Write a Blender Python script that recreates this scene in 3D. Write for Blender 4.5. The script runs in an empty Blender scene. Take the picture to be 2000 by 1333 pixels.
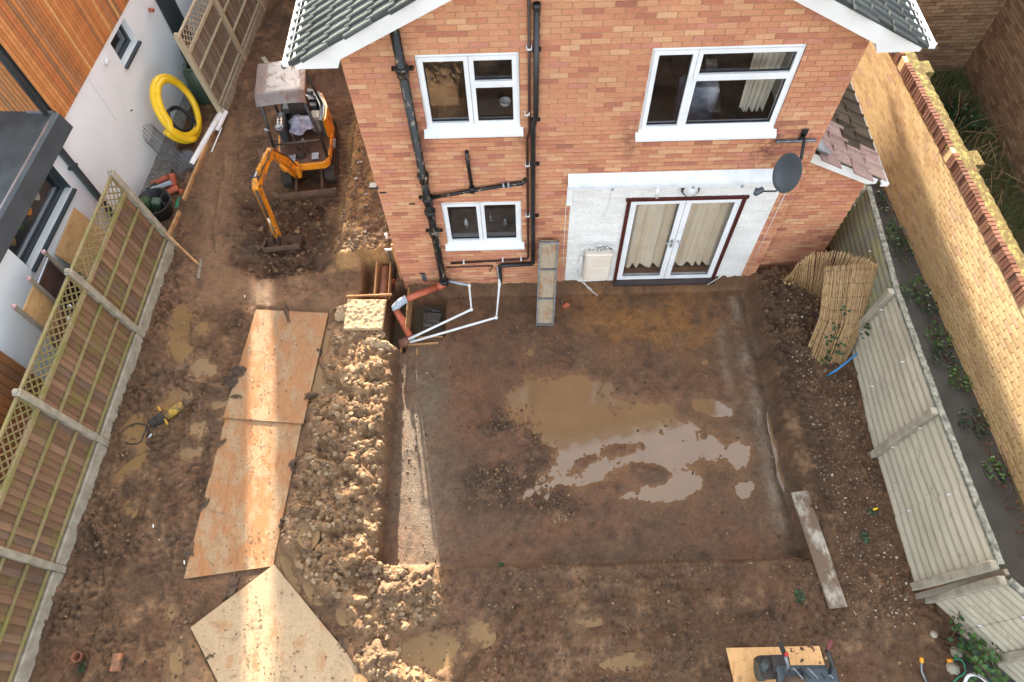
import bpy, math, random
import numpy as np
from mathutils import Vector, Matrix

random.seed(7)
RNG = np.random.default_rng(11)
SC = bpy.context.scene
COL = SC.collection

# ------------------------------------------------------------------ camera
CAM = np.array([2.029, -6.684, 9.715])
FPX = 1333.0                      # focal length in pixels of a 2000 px wide frame
_p, _y, _r = [math.radians(a) for a in (60.448, 1.945, -2.935)]
def _axes():
    cp, sp = math.cos(_p), math.sin(_p)
    f = np.array([0, cp, -sp]); u = np.array([0, sp, cp]); r = np.array([1.0, 0, 0])
    cy, sy = math.cos(_y), math.sin(_y)
    Z = np.array([[cy, -sy, 0], [sy, cy, 0], [0, 0, 1]])
    f, u, r = Z @ f, Z @ u, Z @ r
    cr, sr = math.cos(_r), math.sin(_r)
    return cr*r + sr*u, -sr*r + cr*u, f
RIGHT, UP, FWD = _axes()
cam_d = bpy.data.cameras.new('camera')
cam_d.sensor_width = 36.0
cam_d.lens = 36.0 * FPX / 2000.0
cam_d.clip_start = 0.05
cam_d.clip_end = 500
cam = bpy.data.objects.new('camera', cam_d)
COL.objects.link(cam)
cam.matrix_world = Matrix(((RIGHT[0], UP[0], -FWD[0], CAM[0]),
                           (RIGHT[1], UP[1], -FWD[1], CAM[1]),
                           (RIGHT[2], UP[2], -FWD[2], CAM[2]),
                           (0, 0, 0, 1)))
SC.camera = cam

# ------------------------------------------------------------------ sky, sun, exposure
SUN_EL = math.radians(15.7)
SUN_TAN = 0.165                   # sun stands behind the house, a little to the left
_sx, _sy = -SUN_TAN, 1.0
_n = math.hypot(_sx, _sy)
TO_SUN = Vector((_sx/_n*math.cos(SUN_EL), _sy/_n*math.cos(SUN_EL), math.sin(SUN_EL)))
world = bpy.data.worlds.new('World')
SC.world = world
world.use_nodes = True
wn = world.node_tree
bg = wn.nodes['Background']
sky = wn.nodes.new('ShaderNodeTexSky')
sky.sky_type = 'NISHITA'
sky.sun_disc = False
sky.sun_elevation = SUN_EL
sky.sun_rotation = math.atan2(_sx, _sy)
sky.air_density = 1.0
sky.dust_density = 3.5
sky.ozone_density = 0.6
hs = wn.nodes.new('ShaderNodeHueSaturation')      # milky, hazy sky
hs.inputs['Saturation'].default_value = 0.42
wn.links.new(sky.outputs['Color'], hs.inputs['Color'])
wn.links.new(hs.outputs['Color'], bg.inputs['Color'])
bg.inputs['Strength'].default_value = 0.15
sun_d = bpy.data.lights.new('sun', 'SUN')
sun_d.energy = 3.5
sun_d.angle = math.radians(0.55)
sun_d.color = (1.0, 0.90, 0.74)
sun = bpy.data.objects.new('sun', sun_d)
COL.objects.link(sun)
sun.rotation_euler = (-TO_SUN).to_track_quat('-Z', 'Y').to_euler()
SC.view_settings.view_transform = 'Standard'
SC.view_settings.look = 'None'
SC.view_settings.gamma = 1.0
SC.view_settings.exposure = 2.62
SC.render.engine = 'CYCLES'
SC.cycles.max_bounces = 7
SC.cycles.diffuse_bounces = 3
SC.cycles.glossy_bounces = 3
SC.cycles.transmission_bounces = 4
SC.cycles.transparent_max_bounces = 8
SC.cycles.caustics_reflective = False
SC.cycles.caustics_refractive = False
SC.cycles.use_denoising = True

# ------------------------------------------------------------------ measuring helpers
def U(px, py, z=None, y=None, x=None):
    """point of the place seen at a photo pixel, on a known plane"""
    d = FWD + RIGHT*(px-1000)/FPX - UP*(py-666.5)/FPX
    if z is not None: t = (z-CAM[2])/d[2]
    elif y is not None: t = (y-CAM[1])/d[1]
    else: t = (x-CAM[0])/d[0]
    return CAM + t*d
def PX(P):
    d = np.asarray(P, float) - CAM
    w = max(d @ FWD, 1e-6)
    return 1000 + FPX*(d @ RIGHT)/w, 666.5 - FPX*(d @ UP)/w
def in_view(P, m=0):
    a, b = PX(P)
    return -m < a < 2000+m and -m < b < 1333+m

# ------------------------------------------------------------------ mesh helpers
def rot(ax, a):
    c, s = math.cos(a), math.sin(a)
    if ax == 'x': return np.array([[1,0,0],[0,c,-s],[0,s,c]])
    if ax == 'y': return np.array([[c,0,s],[0,1,0],[-s,0,c]])
    return np.array([[c,-s,0],[s,c,0],[0,0,1]])

class MB:
    """collects shapes that become ONE mesh object"""
    def __init__(self):
        self.v = []; self.f = []; self.s = []; self.rnd = []
    def add(self, vs, fs, smooth=False, rnd=None):
        o = len(self.v)
        self.v.extend([tuple(float(c) for c in q) for q in vs])
        for q in fs:
            self.f.append(tuple(i+o for i in q)); self.s.append(smooth); self.rnd.append(rnd if rnd is not None else 0.5)
        return self
    def box(self, c, s, R=None, rnd=None):
        hx, hy, hz = s[0]/2, s[1]/2, s[2]/2
        vs = np.array([(-hx,-hy,-hz),(hx,-hy,-hz),(hx,hy,-hz),(-hx,hy,-hz),(-hx,-hy,hz),(hx,-hy,hz),(hx,hy,hz),(-hx,hy,hz)])
        if R is not None: vs = vs @ np.asarray(R).T
        vs = vs + np.asarray(c)
        return self.add(vs, [(0,3,2,1),(4,5,6,7),(0,1,5,4),(1,2,6,5),(2,3,7,6),(3,0,4,7)], rnd=rnd)
    def bbox(self, lo, hi, rnd=None):
        lo = np.asarray(lo, float); hi = np.asarray(hi, float)
        return self.box((lo+hi)/2, hi-lo, rnd=rnd)
    def cbox(self, c, s, b=0.01, R=None):
        """box with chamfered edges"""
        h = np.asarray(s, float)/2; b = min(b, h.min()*0.9)
        vs = []
        for sx in (-1,1):
            for sy in (-1,1):
                for sz in (-1,1):
                    q = np.array([sx,sy,sz])*h
                    for k in range(3):
                        w = q.copy()
                        for j in range(3):
                            if j != k: w[j] -= np.sign(w[j])*b
                        vs.append(w)
        vs = np.array(vs)
        def ix(sx,sy,sz,k): return (((sx>0)*2+(sy>0))*2+(sz>0))*3+k
        fs = []
        for k in range(3):
            for sg in (-1,1):
                cs = []
                for a, bb in ((-1,-1),(1,-1),(1,1),(-1,1)):
                    t = [0,0,0]; t[k] = sg; t[(k+1)%3] = a; t[(k+2)%3] = bb
                    cs.append(ix(*t, k))
                fs.append(tuple(cs) if sg > 0 else tuple(reversed(cs)))
        for k in range(3):
            a, bb = (k+1)%3, (k+2)%3
            for sa in (-1,1):
                for sb in (-1,1):
                    t0=[0,0,0]; t1=[0,0,0]
                    t0[k]=-1; t1[k]=1
                    t0[a]=t1[a]=sa; t0[bb]=t1[bb]=sb
                    q=[ix(*t0,a),ix(*t1,a),ix(*t1,bb),ix(*t0,bb)]
                    fs.append(tuple(q) if sa*sb<0 else tuple(reversed(q)))
        for sx in (-1,1):
            for sy in (-1,1):
                for sz in (-1,1):
                    q=[ix(sx,sy,sz,0),ix(sx,sy,sz,1),ix(sx,sy,sz,2)]
                    fs.append(tuple(q) if sx*sy*sz>0 else tuple(reversed(q)))
        if R is not None: vs = vs @ np.asarray(R).T
        return self.add(vs + np.asarray(c), fs)
    def bar(self, a, b, w, h, up=(0,0,1), ch=0):
        """square bar from a to b"""
        a = np.asarray(a, float); b = np.asarray(b, float)
        d = b-a; L = np.linalg.norm(d); d = d/L
        up = np.asarray(up, float)
        s = np.cross(d, up)
        if np.linalg.norm(s) < 1e-6: s = np.cross(d, (1,0,0))
        s /= np.linalg.norm(s); t = np.cross(s, d)
        R = np.stack([s, d, t], 1)
        return self.cbox((a+b)/2, (w, L, h), ch, R) if ch else self.box((a+b)/2, (w, L, h), R)
    def tube(self, pts, r, n=8, cap=True, closed=False):
        P = [np.asarray(q, float) for q in pts]; m = len(P)
        rr = r if hasattr(r, '__len__') else [r]*m
        vs = []; prev = None
        for i in range(m):
            if closed: d = P[(i+1)%m]-P[i-1]
            else: d = P[min(i+1,m-1)]-P[max(i-1,0)]
            d = d/max(np.linalg.norm(d),1e-9)
            if prev is None:
                s = np.cross(d,(0,0,1))
                if np.linalg.norm(s) < 1e-3: s = np.cross(d,(1,0,0))
            else:
                s = prev - d*(prev@d)
            s = s/np.linalg.norm(s); prev = s; t = np.cross(d,s)
            for k in range(n):
                a = 2*math.pi*k/n
                vs.append(P[i]+rr[i]*(math.cos(a)*s+math.sin(a)*t))
        fs = []
        for i in range(m if closed else m-1):
            j = (i+1)%m
            for k in range(n):
                fs.append((i*n+k, i*n+(k+1)%n, j*n+(k+1)%n, j*n+k))
        self.add(vs, fs, True)
        if cap and not closed:
            o = len(self.v)-m*n
            self.f.append(tuple(o+k for k in reversed(range(n)))); self.s.append(False); self.rnd.append(.5)
            self.f.append(tuple(o+(m-1)*n+k for k in range(n))); self.s.append(False); self.rnd.append(.5)
        return self
    def lathe(self, prof, c=(0,0,0), n=20, R=None):
        vs = []; m = len(prof)
        for r, z in prof:
            for k in range(n):
                a = 2*math.pi*k/n
                vs.append((r*math.cos(a), r*math.sin(a), z))
        vs = np.array(vs)
        if R is not None: vs = vs @ np.asarray(R).T
        fs = [(i*n+k, i*n+(k+1)%n, (i+1)*n+(k+1)%n, (i+1)*n+k) for i in range(m-1) for k in range(n)]
        return self.add(vs+np.asarray(c), fs, True)
    def prism(self, poly, ext):
        """polygon of 3-D points extruded along ext"""
        P = [np.asarray(q, float) for q in poly]; e = np.asarray(ext, float); n = len(P)
        vs = P + [q+e for q in P]
        fs = [tuple(reversed(range(n))), tuple(range(n, 2*n))]
        fs += [(i, (i+1)%n, (i+1)%n+n, i+n) for i in range(n)]
        return self.add(vs, fs)
    def grid(self, G, smooth=True, flip=False):
        """G: array (m,n,3)"""
        m, n = G.shape[:2]
        fs = []
        for i in range(m-1):
            for j in range(n-1):
                q = (i*n+j, i*n+j+1, (i+1)*n+j+1, (i+1)*n+j)
                fs.append(tuple(reversed(q)) if flip else q)
        return self.add(G.reshape(-1,3), fs, smooth)
    def sheet(self, G, t):
        """thick sheet from grid G, offset t along its mean normal"""
        m, n = G.shape[:2]
        du = np.gradient(G, axis=0); dv = np.gradient(G, axis=1)
        N = np.cross(du, dv); N /= np.maximum(np.linalg.norm(N, axis=2, keepdims=True), 1e-9)
        H = G + N*t
        self.grid(G, flip=False); self.grid(H, flip=True)
        for A, B2 in ((G[0],H[0]),(H[-1],G[-1]),(H[:,0],G[:,0]),(G[:,-1],H[:,-1])):
            self.grid(np.stack([A,B2]), smooth=False)
        return self
    def mesh(self, name):
        me = bpy.data.meshes.new(name)
        me.from_pydata(self.v, [], self.f)
        me.polygons.foreach_set('use_smooth', self.s)
        a = me.attributes.new('rnd', 'FLOAT', 'FACE')
        a.data.foreach_set('value', [float(r) for r in self.rnd])
        me.update()
        return me
    def build(self, name, mat, parent=None, loc=None, **tags):
        me = self.mesh(name)
        me.materials.append(mat)
        return link(name, me, parent, loc, **tags)

def link(name, me, parent=None, loc=None, rotz=None, label=None, cat=None, group=None, kind=None):
    o = bpy.data.objects.new(name, me)
    COL.objects.link(o)
    if parent is not None: o.parent = parent
    if loc is not None: o.location = loc
    if rotz is not None: o.rotation_euler = (0, 0, rotz)
    tag(o, label, cat, group, kind)
    return o
def tag(o, label=None, cat=None, group=None, kind=None):
    if label: o['label'] = label
    if cat: o['category'] = cat
    if group: o['group'] = group
    if kind: o['kind'] = kind
    return o
def empty(name, loc, label=None, cat=None, group=None, rotz=0.0):
    o = bpy.data.objects.new(name, None)
    COL.objects.link(o)
    o.empty_display_size = 0.1
    o.location = loc; o.rotation_euler = (0, 0, rotz)
    return tag(o, label, cat, group)

# ------------------------------------------------------------------ materials
def s2l(c):
    return tuple(((x/255.0)/12.92 if x/255.0 <= 0.04045 else ((x/255.0+0.055)/1.055)**2.4) for x in c)
def col(c, k=1.0):
    """srgb 0-255 triple -> linear rgba times k"""
    l = s2l(c)
    return (l[0]*k, l[1]*k, l[2]*k, 1.0)
class NT:
    def __init__(self, name):
        self.m = bpy.data.materials.new(name); self.m.use_nodes = True
        self.t = self.m.node_tree; self.b = self.t.nodes['Principled BSDF']; self._pos = None
    def n(self, typ, **k):
        x = self.t.nodes.new(typ)
        for a, v in k.items(): setattr(x, a, v)
        return x
    def l(self, a, b): self.t.links.new(a, b)
    def pos(self, scale=(1,1,1)):
        if self._pos is None: self._pos = self.n('ShaderNodeNewGeometry').outputs['Position']
        if scale == (1,1,1): return self._pos
        mp = self.n('ShaderNodeMapping'); mp.inputs['Scale'].default_value = scale
        self.l(self._pos, mp.inputs['Vector']); return mp.outputs['Vector']
    def noise(self, scale, detail=4, rough=0.55, stretch=(1,1,1), dist=0.0):
        x = self.n('ShaderNodeTexNoise'); x.inputs['Scale'].default_value = scale
        x.inputs['Detail'].default_value = detail; x.inputs['Roughness'].default_value = rough
        x.inputs['Distortion'].default_value = dist
        self.l(self.pos(stretch), x.inputs['Vector']); return x.outputs['Fac']
    def vor(self, scale, stretch=(1,1,1), out='Distance'):
        x = self.n('ShaderNodeTexVoronoi'); x.inputs['Scale'].default_value = scale
        self.l(self.pos(stretch), x.inputs['Vector']); return x.outputs[out]
    def ramp(self, fac, stops, interp='LINEAR'):
        x = self.n('ShaderNodeValToRGB'); x.color_ramp.interpolation = interp
        e = x.color_ramp.elements
        while len(e) < len(stops): e.new(0.5)
        for i, (p, c) in enumerate(stops):
            e[i].position = p; e[i].color = c if hasattr(c, '__len__') else (c, c, c, 1)
        self.l(fac, x.inputs['Fac']); return x.outputs['Color']
    def mix(self, fac, a, b, blend='MIX'):
        x = self.n('ShaderNodeMix', data_type='RGBA', blend_type=blend)
        for k, v in ((0, fac), (6, a), (7, b)):
            if hasattr(v, 'node'): self.l(v, x.inputs[k])
            else: x.inputs[k].default_value = v
        return x.outputs[2]
    def math(self, op, a, b=0.0):
        x = self.n('ShaderNodeMath', operation=op)
        for k, v in ((0, a), (1, b)):
            if hasattr(v, 'node'): self.l(v, x.inputs[k])
            else: x.inputs[k].default_value = v
        return x.outputs[0]
    def attr(self, name, out='Fac'):
        x = self.n('ShaderNodeAttribute', attribute_name=name); return x.outputs[out]
    def base(self, c):
        if hasattr(c, 'node'): self.l(c, self.b.inputs['Base Color'])
        else: self.b.inputs['Base Color'].default_value = c
    def rough(self, r):
        if hasattr(r, 'node'): self.l(r, self.b.inputs['Roughness'])
        else: self.b.inputs['Roughness'].default_value = r
    def bump(self, h, dist=0.01, strength=0.6, chain=None):
        x = self.n('ShaderNodeBump'); x.inputs['Distance'].default_value = dist
        x.inputs['Strength'].default_value = strength
        self.l(h, x.inputs['Height'])
        if chain is not None: self.l(chain, x.inputs['Normal'])
        self.l(x.outputs['Normal'], self.b.inputs['Normal']); return x.outputs['Normal']
    def spec(self, v): self.b.inputs['Specular IOR Level'].default_value = v
    def metal(self, v): self.b.inputs['Metallic'].default_value = v

def simple(name, c1, c2=None, scale=6.0, rough=0.6, bscale=60.0, bump=0.003, metal=0.0, stretch=(1,1,1), lo=0.35, hi=0.65, k=1.0, spec=0.5):
    t = NT(name)
    if c2 is None: c2 = tuple(x*0.8 for x in c1)
    f = t.noise(scale, 5, 0.6, stretch)
    t.base(t.ramp(f, [(lo, col(c1, k)), (hi, col(c2, k))]))
    t.rough(rough); t.metal(metal); t.spec(spec)
    if bump: t.bump(t.noise(bscale, 3, 0.6, stretch), bump, 0.5)
    return t.m

def brick_mat(name, stops, k=0.8, rough=0.88, lichen=None, stains=()):
    t = NT(name)
    c = t.ramp(t.attr('rnd'), [(p, col(q, k)) for p, q in stops])
    n1 = t.noise(26, 4, 0.65, (1,1,2.2))
    c = t.mix(0.38, c, t.ramp(n1, [(0.28, (0.62,0.56,0.53,1)), (0.5,(1,1,1,1)), (0.72, (1.4,1.36,1.3,1))]), 'MULTIPLY')
    n2 = t.noise(1.1, 3, 0.6)
    c = t.mix(0.35, c, t.ramp(n2, [(0.35, (0.72,0.70,0.68,1)), (0.65, (1.12,1.1,1.08,1))]), 'MULTIPLY')
    if lichen:
        c = t.mix(t.ramp(t.noise(lichen[1], 6, 0.7), [(lichen[2], 0.0), (lichen[2]+0.08, 1.0)]), c, col(lichen[0], 0.9))
    for (sx, sy, sz, sr) in stains:          # old water stains at sill ends and pipe feet
        d = t.n('ShaderNodeVectorMath', operation='DISTANCE'); t.l(t.pos((1,1,0.55)), d.inputs[0]); d.inputs[1].default_value = (sx, sy, sz*0.55)
        f = t.math('MULTIPLY', t.ramp(d.outputs['Value'], [(sr*0.15, 1.0), (sr, 0.0)]), t.ramp(t.noise(9, 5, 0.7), [(0.38, 0.0), (0.62, 0.85)]))
        c = t.mix(f, c, col((112,74,62), 0.9))
    t.base(c); t.rough(rough); t.spec(0.25)
    t.bump(t.noise(170, 4, 0.7), 0.004, 0.6)
    return t.m

M = {}
M['brick'] = brick_mat('brick_red', [(0.0,(172,114,94)),(0.05,(192,126,100)),(0.2,(206,141,109)),(0.5,(210,149,113)),(0.75,(213,156,119)),(0.9,(220,172,132)),(0.96,(206,142,119)),(1.0,(194,126,106))], 0.94, stains=[(2.10,0,3.33,.22),(3.50,0,3.20,.26),(5.40,0,3.18,.22),(0.80,0,3.36,.2),(5.30,0,2.95,.25),(2.10,0,0.98,.15),(0.7,0,0.2,.3)])
M['brick_white'] = brick_mat('painted_brick', [(0.0,(226,224,220)),(1.0,(238,236,232))], 1.0, 0.55)
M['brick_yellow'] = brick_mat('brick_yellow', [(0.0,(206,168,126)),(0.2,(220,186,136)),(0.5,(227,195,144)),(0.8,(232,202,152)),(0.95,(220,182,144)),(1.0,(208,172,142))], 1.0)
M['brick_far'] = brick_mat('brick_brown', [(0.0,(134,106,82)),(0.5,(156,126,98)),(1.0,(172,144,112))], 0.9)
M['coping'] = brick_mat('coping_red', [(0.0,(122,82,66)),(0.3,(140,94,76)),(0.7,(152,106,86)),(0.93,(150,108,90)),(1.0,(104,94,88))], 0.8, lichen=((176,166,92),9.0,0.62))
M['coping_top'] = brick_mat('coping_lichen', [(0.0,(112,86,60)),(0.6,(124,106,66)),(1.0,(134,118,72))], 0.8, lichen=((148,142,84),14.0,0.50))
M['mortar'] = simple('mortar', (202,156,120), (180,136,104), 9, 0.95, 120, 0.004, k=0.9)
M['mortar_white'] = simple('mortar_painted', (226,224,220), (214,212,206), 9, 0.7, 120, 0.002)
M['upvc'] = simple('upvc_white', (240,240,240), (226,228,228), 3, 0.28, 80, 0.0)
M['fascia'] = simple('fascia_white', (240,238,236), (228,226,222), 2.2, 0.4, 60, 0.0)
M['render'] = simple('white_render', (234,238,238), (226,231,232), 1.4, 0.9, 160, 0.003)
M['lead'] = simple('flashing', (226,228,229), (208,211,213), 5, 0.45, 14, 0.012, 0.12)
M['alu'] = simple('aluminium', (200,204,208), (176,180,186), 5, 0.3, 60, 0.0, 0.8)
M['galv'] = simple('galvanised', (150,154,158), (112,116,120), 12, 0.45, 60, 0.0, 0.7)
M['anthracite'] = simple('anthracite', (66,74,78), (54,62,66), 2.5, 0.38, 60, 0.0)
M['felt'] = simple('roof_felt', (74,80,82), (58,62,64), 3.5, 0.6, 120, 0.003)
M['black'] = simple('black_plastic', (30,31,32), (44,45,46), 5, 0.35, 60, 0.001)
M['rubber'] = simple('rubber_dark', (38,36,34), (64,54,46), 7, 0.8, 50, 0.006)
M['steel'] = simple('worn_steel', (92,84,78), (60,52,46), 9, 0.5, 40, 0.003, 0.5)
M['mud_steel'] = simple('muddy_steel', (104,78,58), (76,58,46), 8, 0.7, 60, 0.006, 0.1)
M['orange'] = simple('orange_paint', (228,146,30), (208,124,26), 4, 0.42, 60, 0.001)
M['clay_pipe'] = simple('terracotta', (188,98,66), (160,80,56), 8, 0.5, 80, 0.001)
M['grey_pvc'] = simple('grey_pvc', (168,176,184), (150,158,166), 8, 0.35, 80, 0.0)
M['white_pvc'] = simple('white_pvc', (238,238,236), (222,220,214), 6, 0.3, 80, 0.0)
M['brown_pvc'] = simple('brown_pvc', (74,46,34), (58,38,30), 6, 0.4, 80, 0.0)
M['timber'] = simple('raw_timber', (196,150,100), (160,116,74), 7, 0.75, 50, 0.003, stretch=(1,1,1))
M['red_frame'] = simple('brown_frame', (84,30,24), (66,24,20), 5, 0.5, 60, 0.001)
M['concrete'] = simple('concrete', (182,172,152), (150,140,120), 7, 0.9, 90, 0.006, k=0.85)
M['concrete_l'] = simple('concrete_lichen', (160,156,140), (92,92,80), 16, 0.9, 90, 0.008, k=0.85)
M['dish'] = simple('dish_grey', (84,92,98), (74,82,88), 3, 0.4, 60, 0.0)
M['cream'] = simple('cream_plastic', (232,220,204), (222,208,190), 4, 0.45, 60, 0.0)
M['interior'] = simple('room_wall', (176,166,150), (150,140,126), 2, 0.9, 60, 0.0)
M['carpet'] = simple('room_floor', (108,98,88), (84,76,68), 6, 0.95, 60, 0.0)
M['yellow_hose'] = simple('yellow_plastic', (246,206,40), (236,190,30), 6, 0.4, 60, 0.0)
M['green_plastic'] = simple('green_plastic', (62,82,66), (50,68,56), 4, 0.45, 60, 0.0)
M['blue_plastic'] = simple('blue_plastic', (58,140,190), (46,120,172), 5, 0.4, 60, 0.0)
M['clear_bag'] = simple('plastic_bag', (176,180,196), (120,124,142), 10, 0.28, 22, 0.02)
M['asphalt'] = simple('asphalt', (74,72,68), (58,57,54), 3, 0.9, 240, 0.004)
M['leaf'] = simple('leaf_green', (88,124,52), (60,96,40), 9, 0.5, 60, 0.0, k=0.8)
M['leaf_dark'] = simple('leaf_dark', (58,88,46), (44,68,38), 9, 0.5, 60, 0.0, k=0.8)
M['grass'] = simple('grass_blades', (84,104,52), (118,114,66), 3, 0.7, 60, 0.0, k=0.75)
M['twig'] = simple('twig', (112,76,54), (84,56,42), 8, 0.8, 60, 0.0)
M['straw'] = simple('dry_stalk', (168,142,96), (136,110,74), 8, 0.8, 60, 0.0)
M['red'] = simple('red_plastic', (190,40,44), (170,34,38), 5, 0.4, 60, 0.0)
M['hose_orange'] = simple('hose_connector', (240,160,40), (226,140,34), 5, 0.4, 60, 0.0)
M['hose_green'] = simple('hose_green', (46,128,98), (40,110,84), 5, 0.4, 60, 0.0)

def cloth(name, c1, c2):
    t = NT(name)
    t.base(t.ramp(t.noise(3, 3), [(0.35, col(c1)), (0.65, col(c2))])); t.rough(0.85)
    return t.m
M['curtain'] = cloth('curtain_cream', (244,230,208), (236,218,190))
M['curtain2'] = cloth('curtain_pale', (226,218,202), (198,188,170))

def glass():
    m = bpy.data.materials.new('window_glass'); m.use_nodes = True
    t = m.node_tree; t.nodes.clear()
    o = t.nodes.new('ShaderNodeOutputMaterial'); mx = t.nodes.new('ShaderNodeMixShader')
    tr = t.nodes.new('ShaderNodeBsdfTransparent'); gl = t.nodes.new('ShaderNodeBsdfGlossy'); fr = t.nodes.new('ShaderNodeLayerWeight')
    pw = t.nodes.new('ShaderNodeMath'); pw.operation = 'POWER'; pw.inputs[1].default_value = 4.0
    ad = t.nodes.new('ShaderNodeMath'); ad.operation = 'MULTIPLY_ADD'; ad.inputs[1].default_value = 0.80; ad.inputs[2].default_value = 0.09
    tr.inputs['Color'].default_value = (0.96, 0.96, 0.955, 1); gl.inputs['Roughness'].default_value = 0.02
    gl.inputs['Color'].default_value = (0.9, 0.92, 0.95, 1)
    fr.inputs['Blend'].default_value = 0.5
    t.links.new(fr.outputs['Facing'], pw.inputs[0]); t.links.new(pw.outputs[0], ad.inputs[0]); t.links.new(ad.outputs[0], mx.inputs[0]); t.links.new(tr.outputs[0], mx.inputs[1]); t.links.new(gl.outputs[0], mx.inputs[2])
    t.links.new(mx.outputs[0], o.inputs[0])
    return m
M['glass'] = glass()

def iron():
    t = NT('peeling_black_iron')
    f = t.noise(16, 6, 0.7, (1,1,0.35))
    t.base(t.ramp(f, [(0.56, col((24,24,25))), (0.60, col((120,104,84))), (0.66, col((170,156,130)))]))
    t.rough(0.38); t.bump(f, 0.004, 0.5)
    return t.m
M['iron'] = iron()

def tile_mat(name, c1, c2, c3, moss=None):
    t = NT(name)
    r = t.attr('rnd')
    c = t.ramp(r, [(0.0, col(c1)), (0.5, col(c2)), (1.0, col(c3))])
    c = t.mix(0.5, c, t.ramp(t.noise(18, 5, 0.7), [(0.35, (0.7,0.7,0.7,1)), (0.65, (1.3,1.3,1.3,1))]), 'MULTIPLY')
    if moss: c = t.mix(t.ramp(t.noise(22, 6, 0.75), [(0.60, 0.0), (0.66, 0.8)]), c, col(moss))
    t.base(c); t.rough(0.9); t.spec(0.12); t.bump(t.noise(120, 4, 0.7), 0.004, 0.6)
    return t.m
M['tile'] = tile_mat('roof_tile_grey', (72,74,72), (82,85,82), (90,94,90), (112,118,106))
M['tile_brown'] = tile_mat('roof_tile_brown', (66,58,48), (78,68,56), (88,78,64), (104,96,72))
M['tile_pink'] = tile_mat('roof_tile_pink', (146,122,114), (154,130,122), (162,140,130))

def clad_mat():
    t = NT('cedar_batten')
    c = t.ramp(t.attr('rnd'), [(0.0, col((150,108,76))), (0.2, col((176,116,70))), (0.45, col((196,124,70))), (0.7, col((206,140,84))), (0.85, col((184,104,62))), (0.95, col((166,140,104))), (1.0, col((214,160,100)))])
    c = t.mix(0.55, c, t.ramp(t.noise(9, 5, 0.65, (1,0.15,1)), [(0.3, (0.66,0.62,0.58,1)), (0.7, (1.2,1.18,1.12,1))]), 'MULTIPLY')
    t.base(c); t.rough(0.62); t.bump(t.noise(60, 4, 0.7, (1,0.1,1)), 0.003, 0.5)
    return t.m
M['clad'] = clad_mat()

def fence_mat(name, stops, algae, amt):
    t = NT(name)
    c = t.ramp(t.attr('rnd'), [(p, col(q, 0.9)) for p, q in stops])
    c = t.mix(0.55, c, t.ramp(t.noise(16, 5, 0.7, (1,1,0.12)), [(0.3, (0.6,0.58,0.56,1)), (0.7, (1.25,1.25,1.22,1))]), 'MULTIPLY')
    c = t.mix(t.ramp(t.noise(3.5, 5, 0.65), [(0.62-amt, 0.0), (0.80-amt, 0.85)]), c, col(algae, 0.8))
    t.base(c); t.rough(0.85); t.bump(t.noise(60, 4, 0.7, (1,1,0.1)), 0.004, 0.5)
    return t.m
M['fence_board'] = fence_mat('fence_board', [(0.0,(120,92,70)),(0.4,(142,108,82)),(0.8,(158,124,96)),(1.0,(128,104,88))], (132,126,62), 0.10)
M['fence_rail'] = fence_mat('fence_rail', [(0.0,(138,120,84)),(1.0,(160,142,104))], (140,134,72), 0.20)
M['fence_grey'] = fence_mat('fence_weathered', [(0.0,(118,106,92)),(0.5,(140,128,112)),(1.0,(156,146,128))], (150,146,100), -0.02)
M['fence_pale'] = fence_mat('fence_weathered_rail', [(0.0,(176,164,136)),(1.0,(196,186,158))], (160,160,110), 0.0)

def sheet_mat():
    t = NT('cement_sheet')
    f = t.noise(3.0, 6, 0.65, (1,0.25,1))
    c = t.ramp(f, [(0.3, col((160,150,130))), (0.55, col((184,174,152))), (0.75, col((150,140,116)))])
    d = t.noise(10, 6, 0.75, (1,0.4,1))
    c = t.mix(t.ramp(d, [(0.58, 0.0), (0.68, 0.55)]), c, col((88,84,70)))
    t.base(c); t.rough(0.9); t.bump(t.noise(90, 4, 0.7), 0.004, 0.5)
    return t.m
M['sheet'] = sheet_mat()
M['sheet_green'] = simple('cement_sheet_algae', (140,138,98), (128,126,116), 3.0, 0.9, 90, 0.004)

def ply_mat(name, wood1, wood2, mud, thr, k=1.0):
    t = NT(name)
    g = t.noise(5, 6, 0.6, (3.5,0.5,1), 0.6)
    c = t.ramp(g, [(0.3, col(wood1,k)), (0.5, col(wood2,k)), (0.75, col(wood1,k))])
    f = t.noise(2.6, 6, 0.68, (1.6,0.9,1))
    mm = t.ramp(f, [(thr, 0.0), (thr+0.13, 0.92)])
    c = t.mix(mm, c, t.ramp(t.noise(30, 5, 0.7), [(0.3, col(mud, 0.8)), (0.7, col(mud, 1.15))]))
    c = t.mix(t.ramp(t.noise(4.2, 7, 0.75, (0.8,1.4,1), 1.2), [(0.56, 0.0), (0.70, 0.75)]), c, col((112,86,64)))
    c = t.mix(t.ramp(t.noise(70, 4, 0.8), [(0.66, 0.0), (0.72, 0.5)]), c, col((112,88,66)))
    t.base(c)
    t.rough(t.ramp(f, [(thr, 0.5), (thr+0.1, 0.85)]))
    nb = t.bump(mm, 0.008, 0.6)
    t.bump(t.noise(110, 4, 0.7), 0.004, 0.6, nb)
    return t.m
M['ply'] = ply_mat('muddy_plywood', (142,94,54), (160,110,64), (160,134,102), 0.45)
M['ply_mud'] = ply_mat('plywood_mud_coated', (146,102,64), (160,116,74), (170,147,115), 0.33)
M['ply_clean'] = ply_mat('clean_plywood', (206,144,86), (226,176,116), (120,90,66), 0.60)
M['osb'] = ply_mat('osb_board', (186,140,92), (206,164,112), (160,120,80), 0.62)
M['board_mud'] = ply_mat('muddy_scaffold_board', (158,148,130), (176,166,148), (106,82,62), 0.37)
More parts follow.
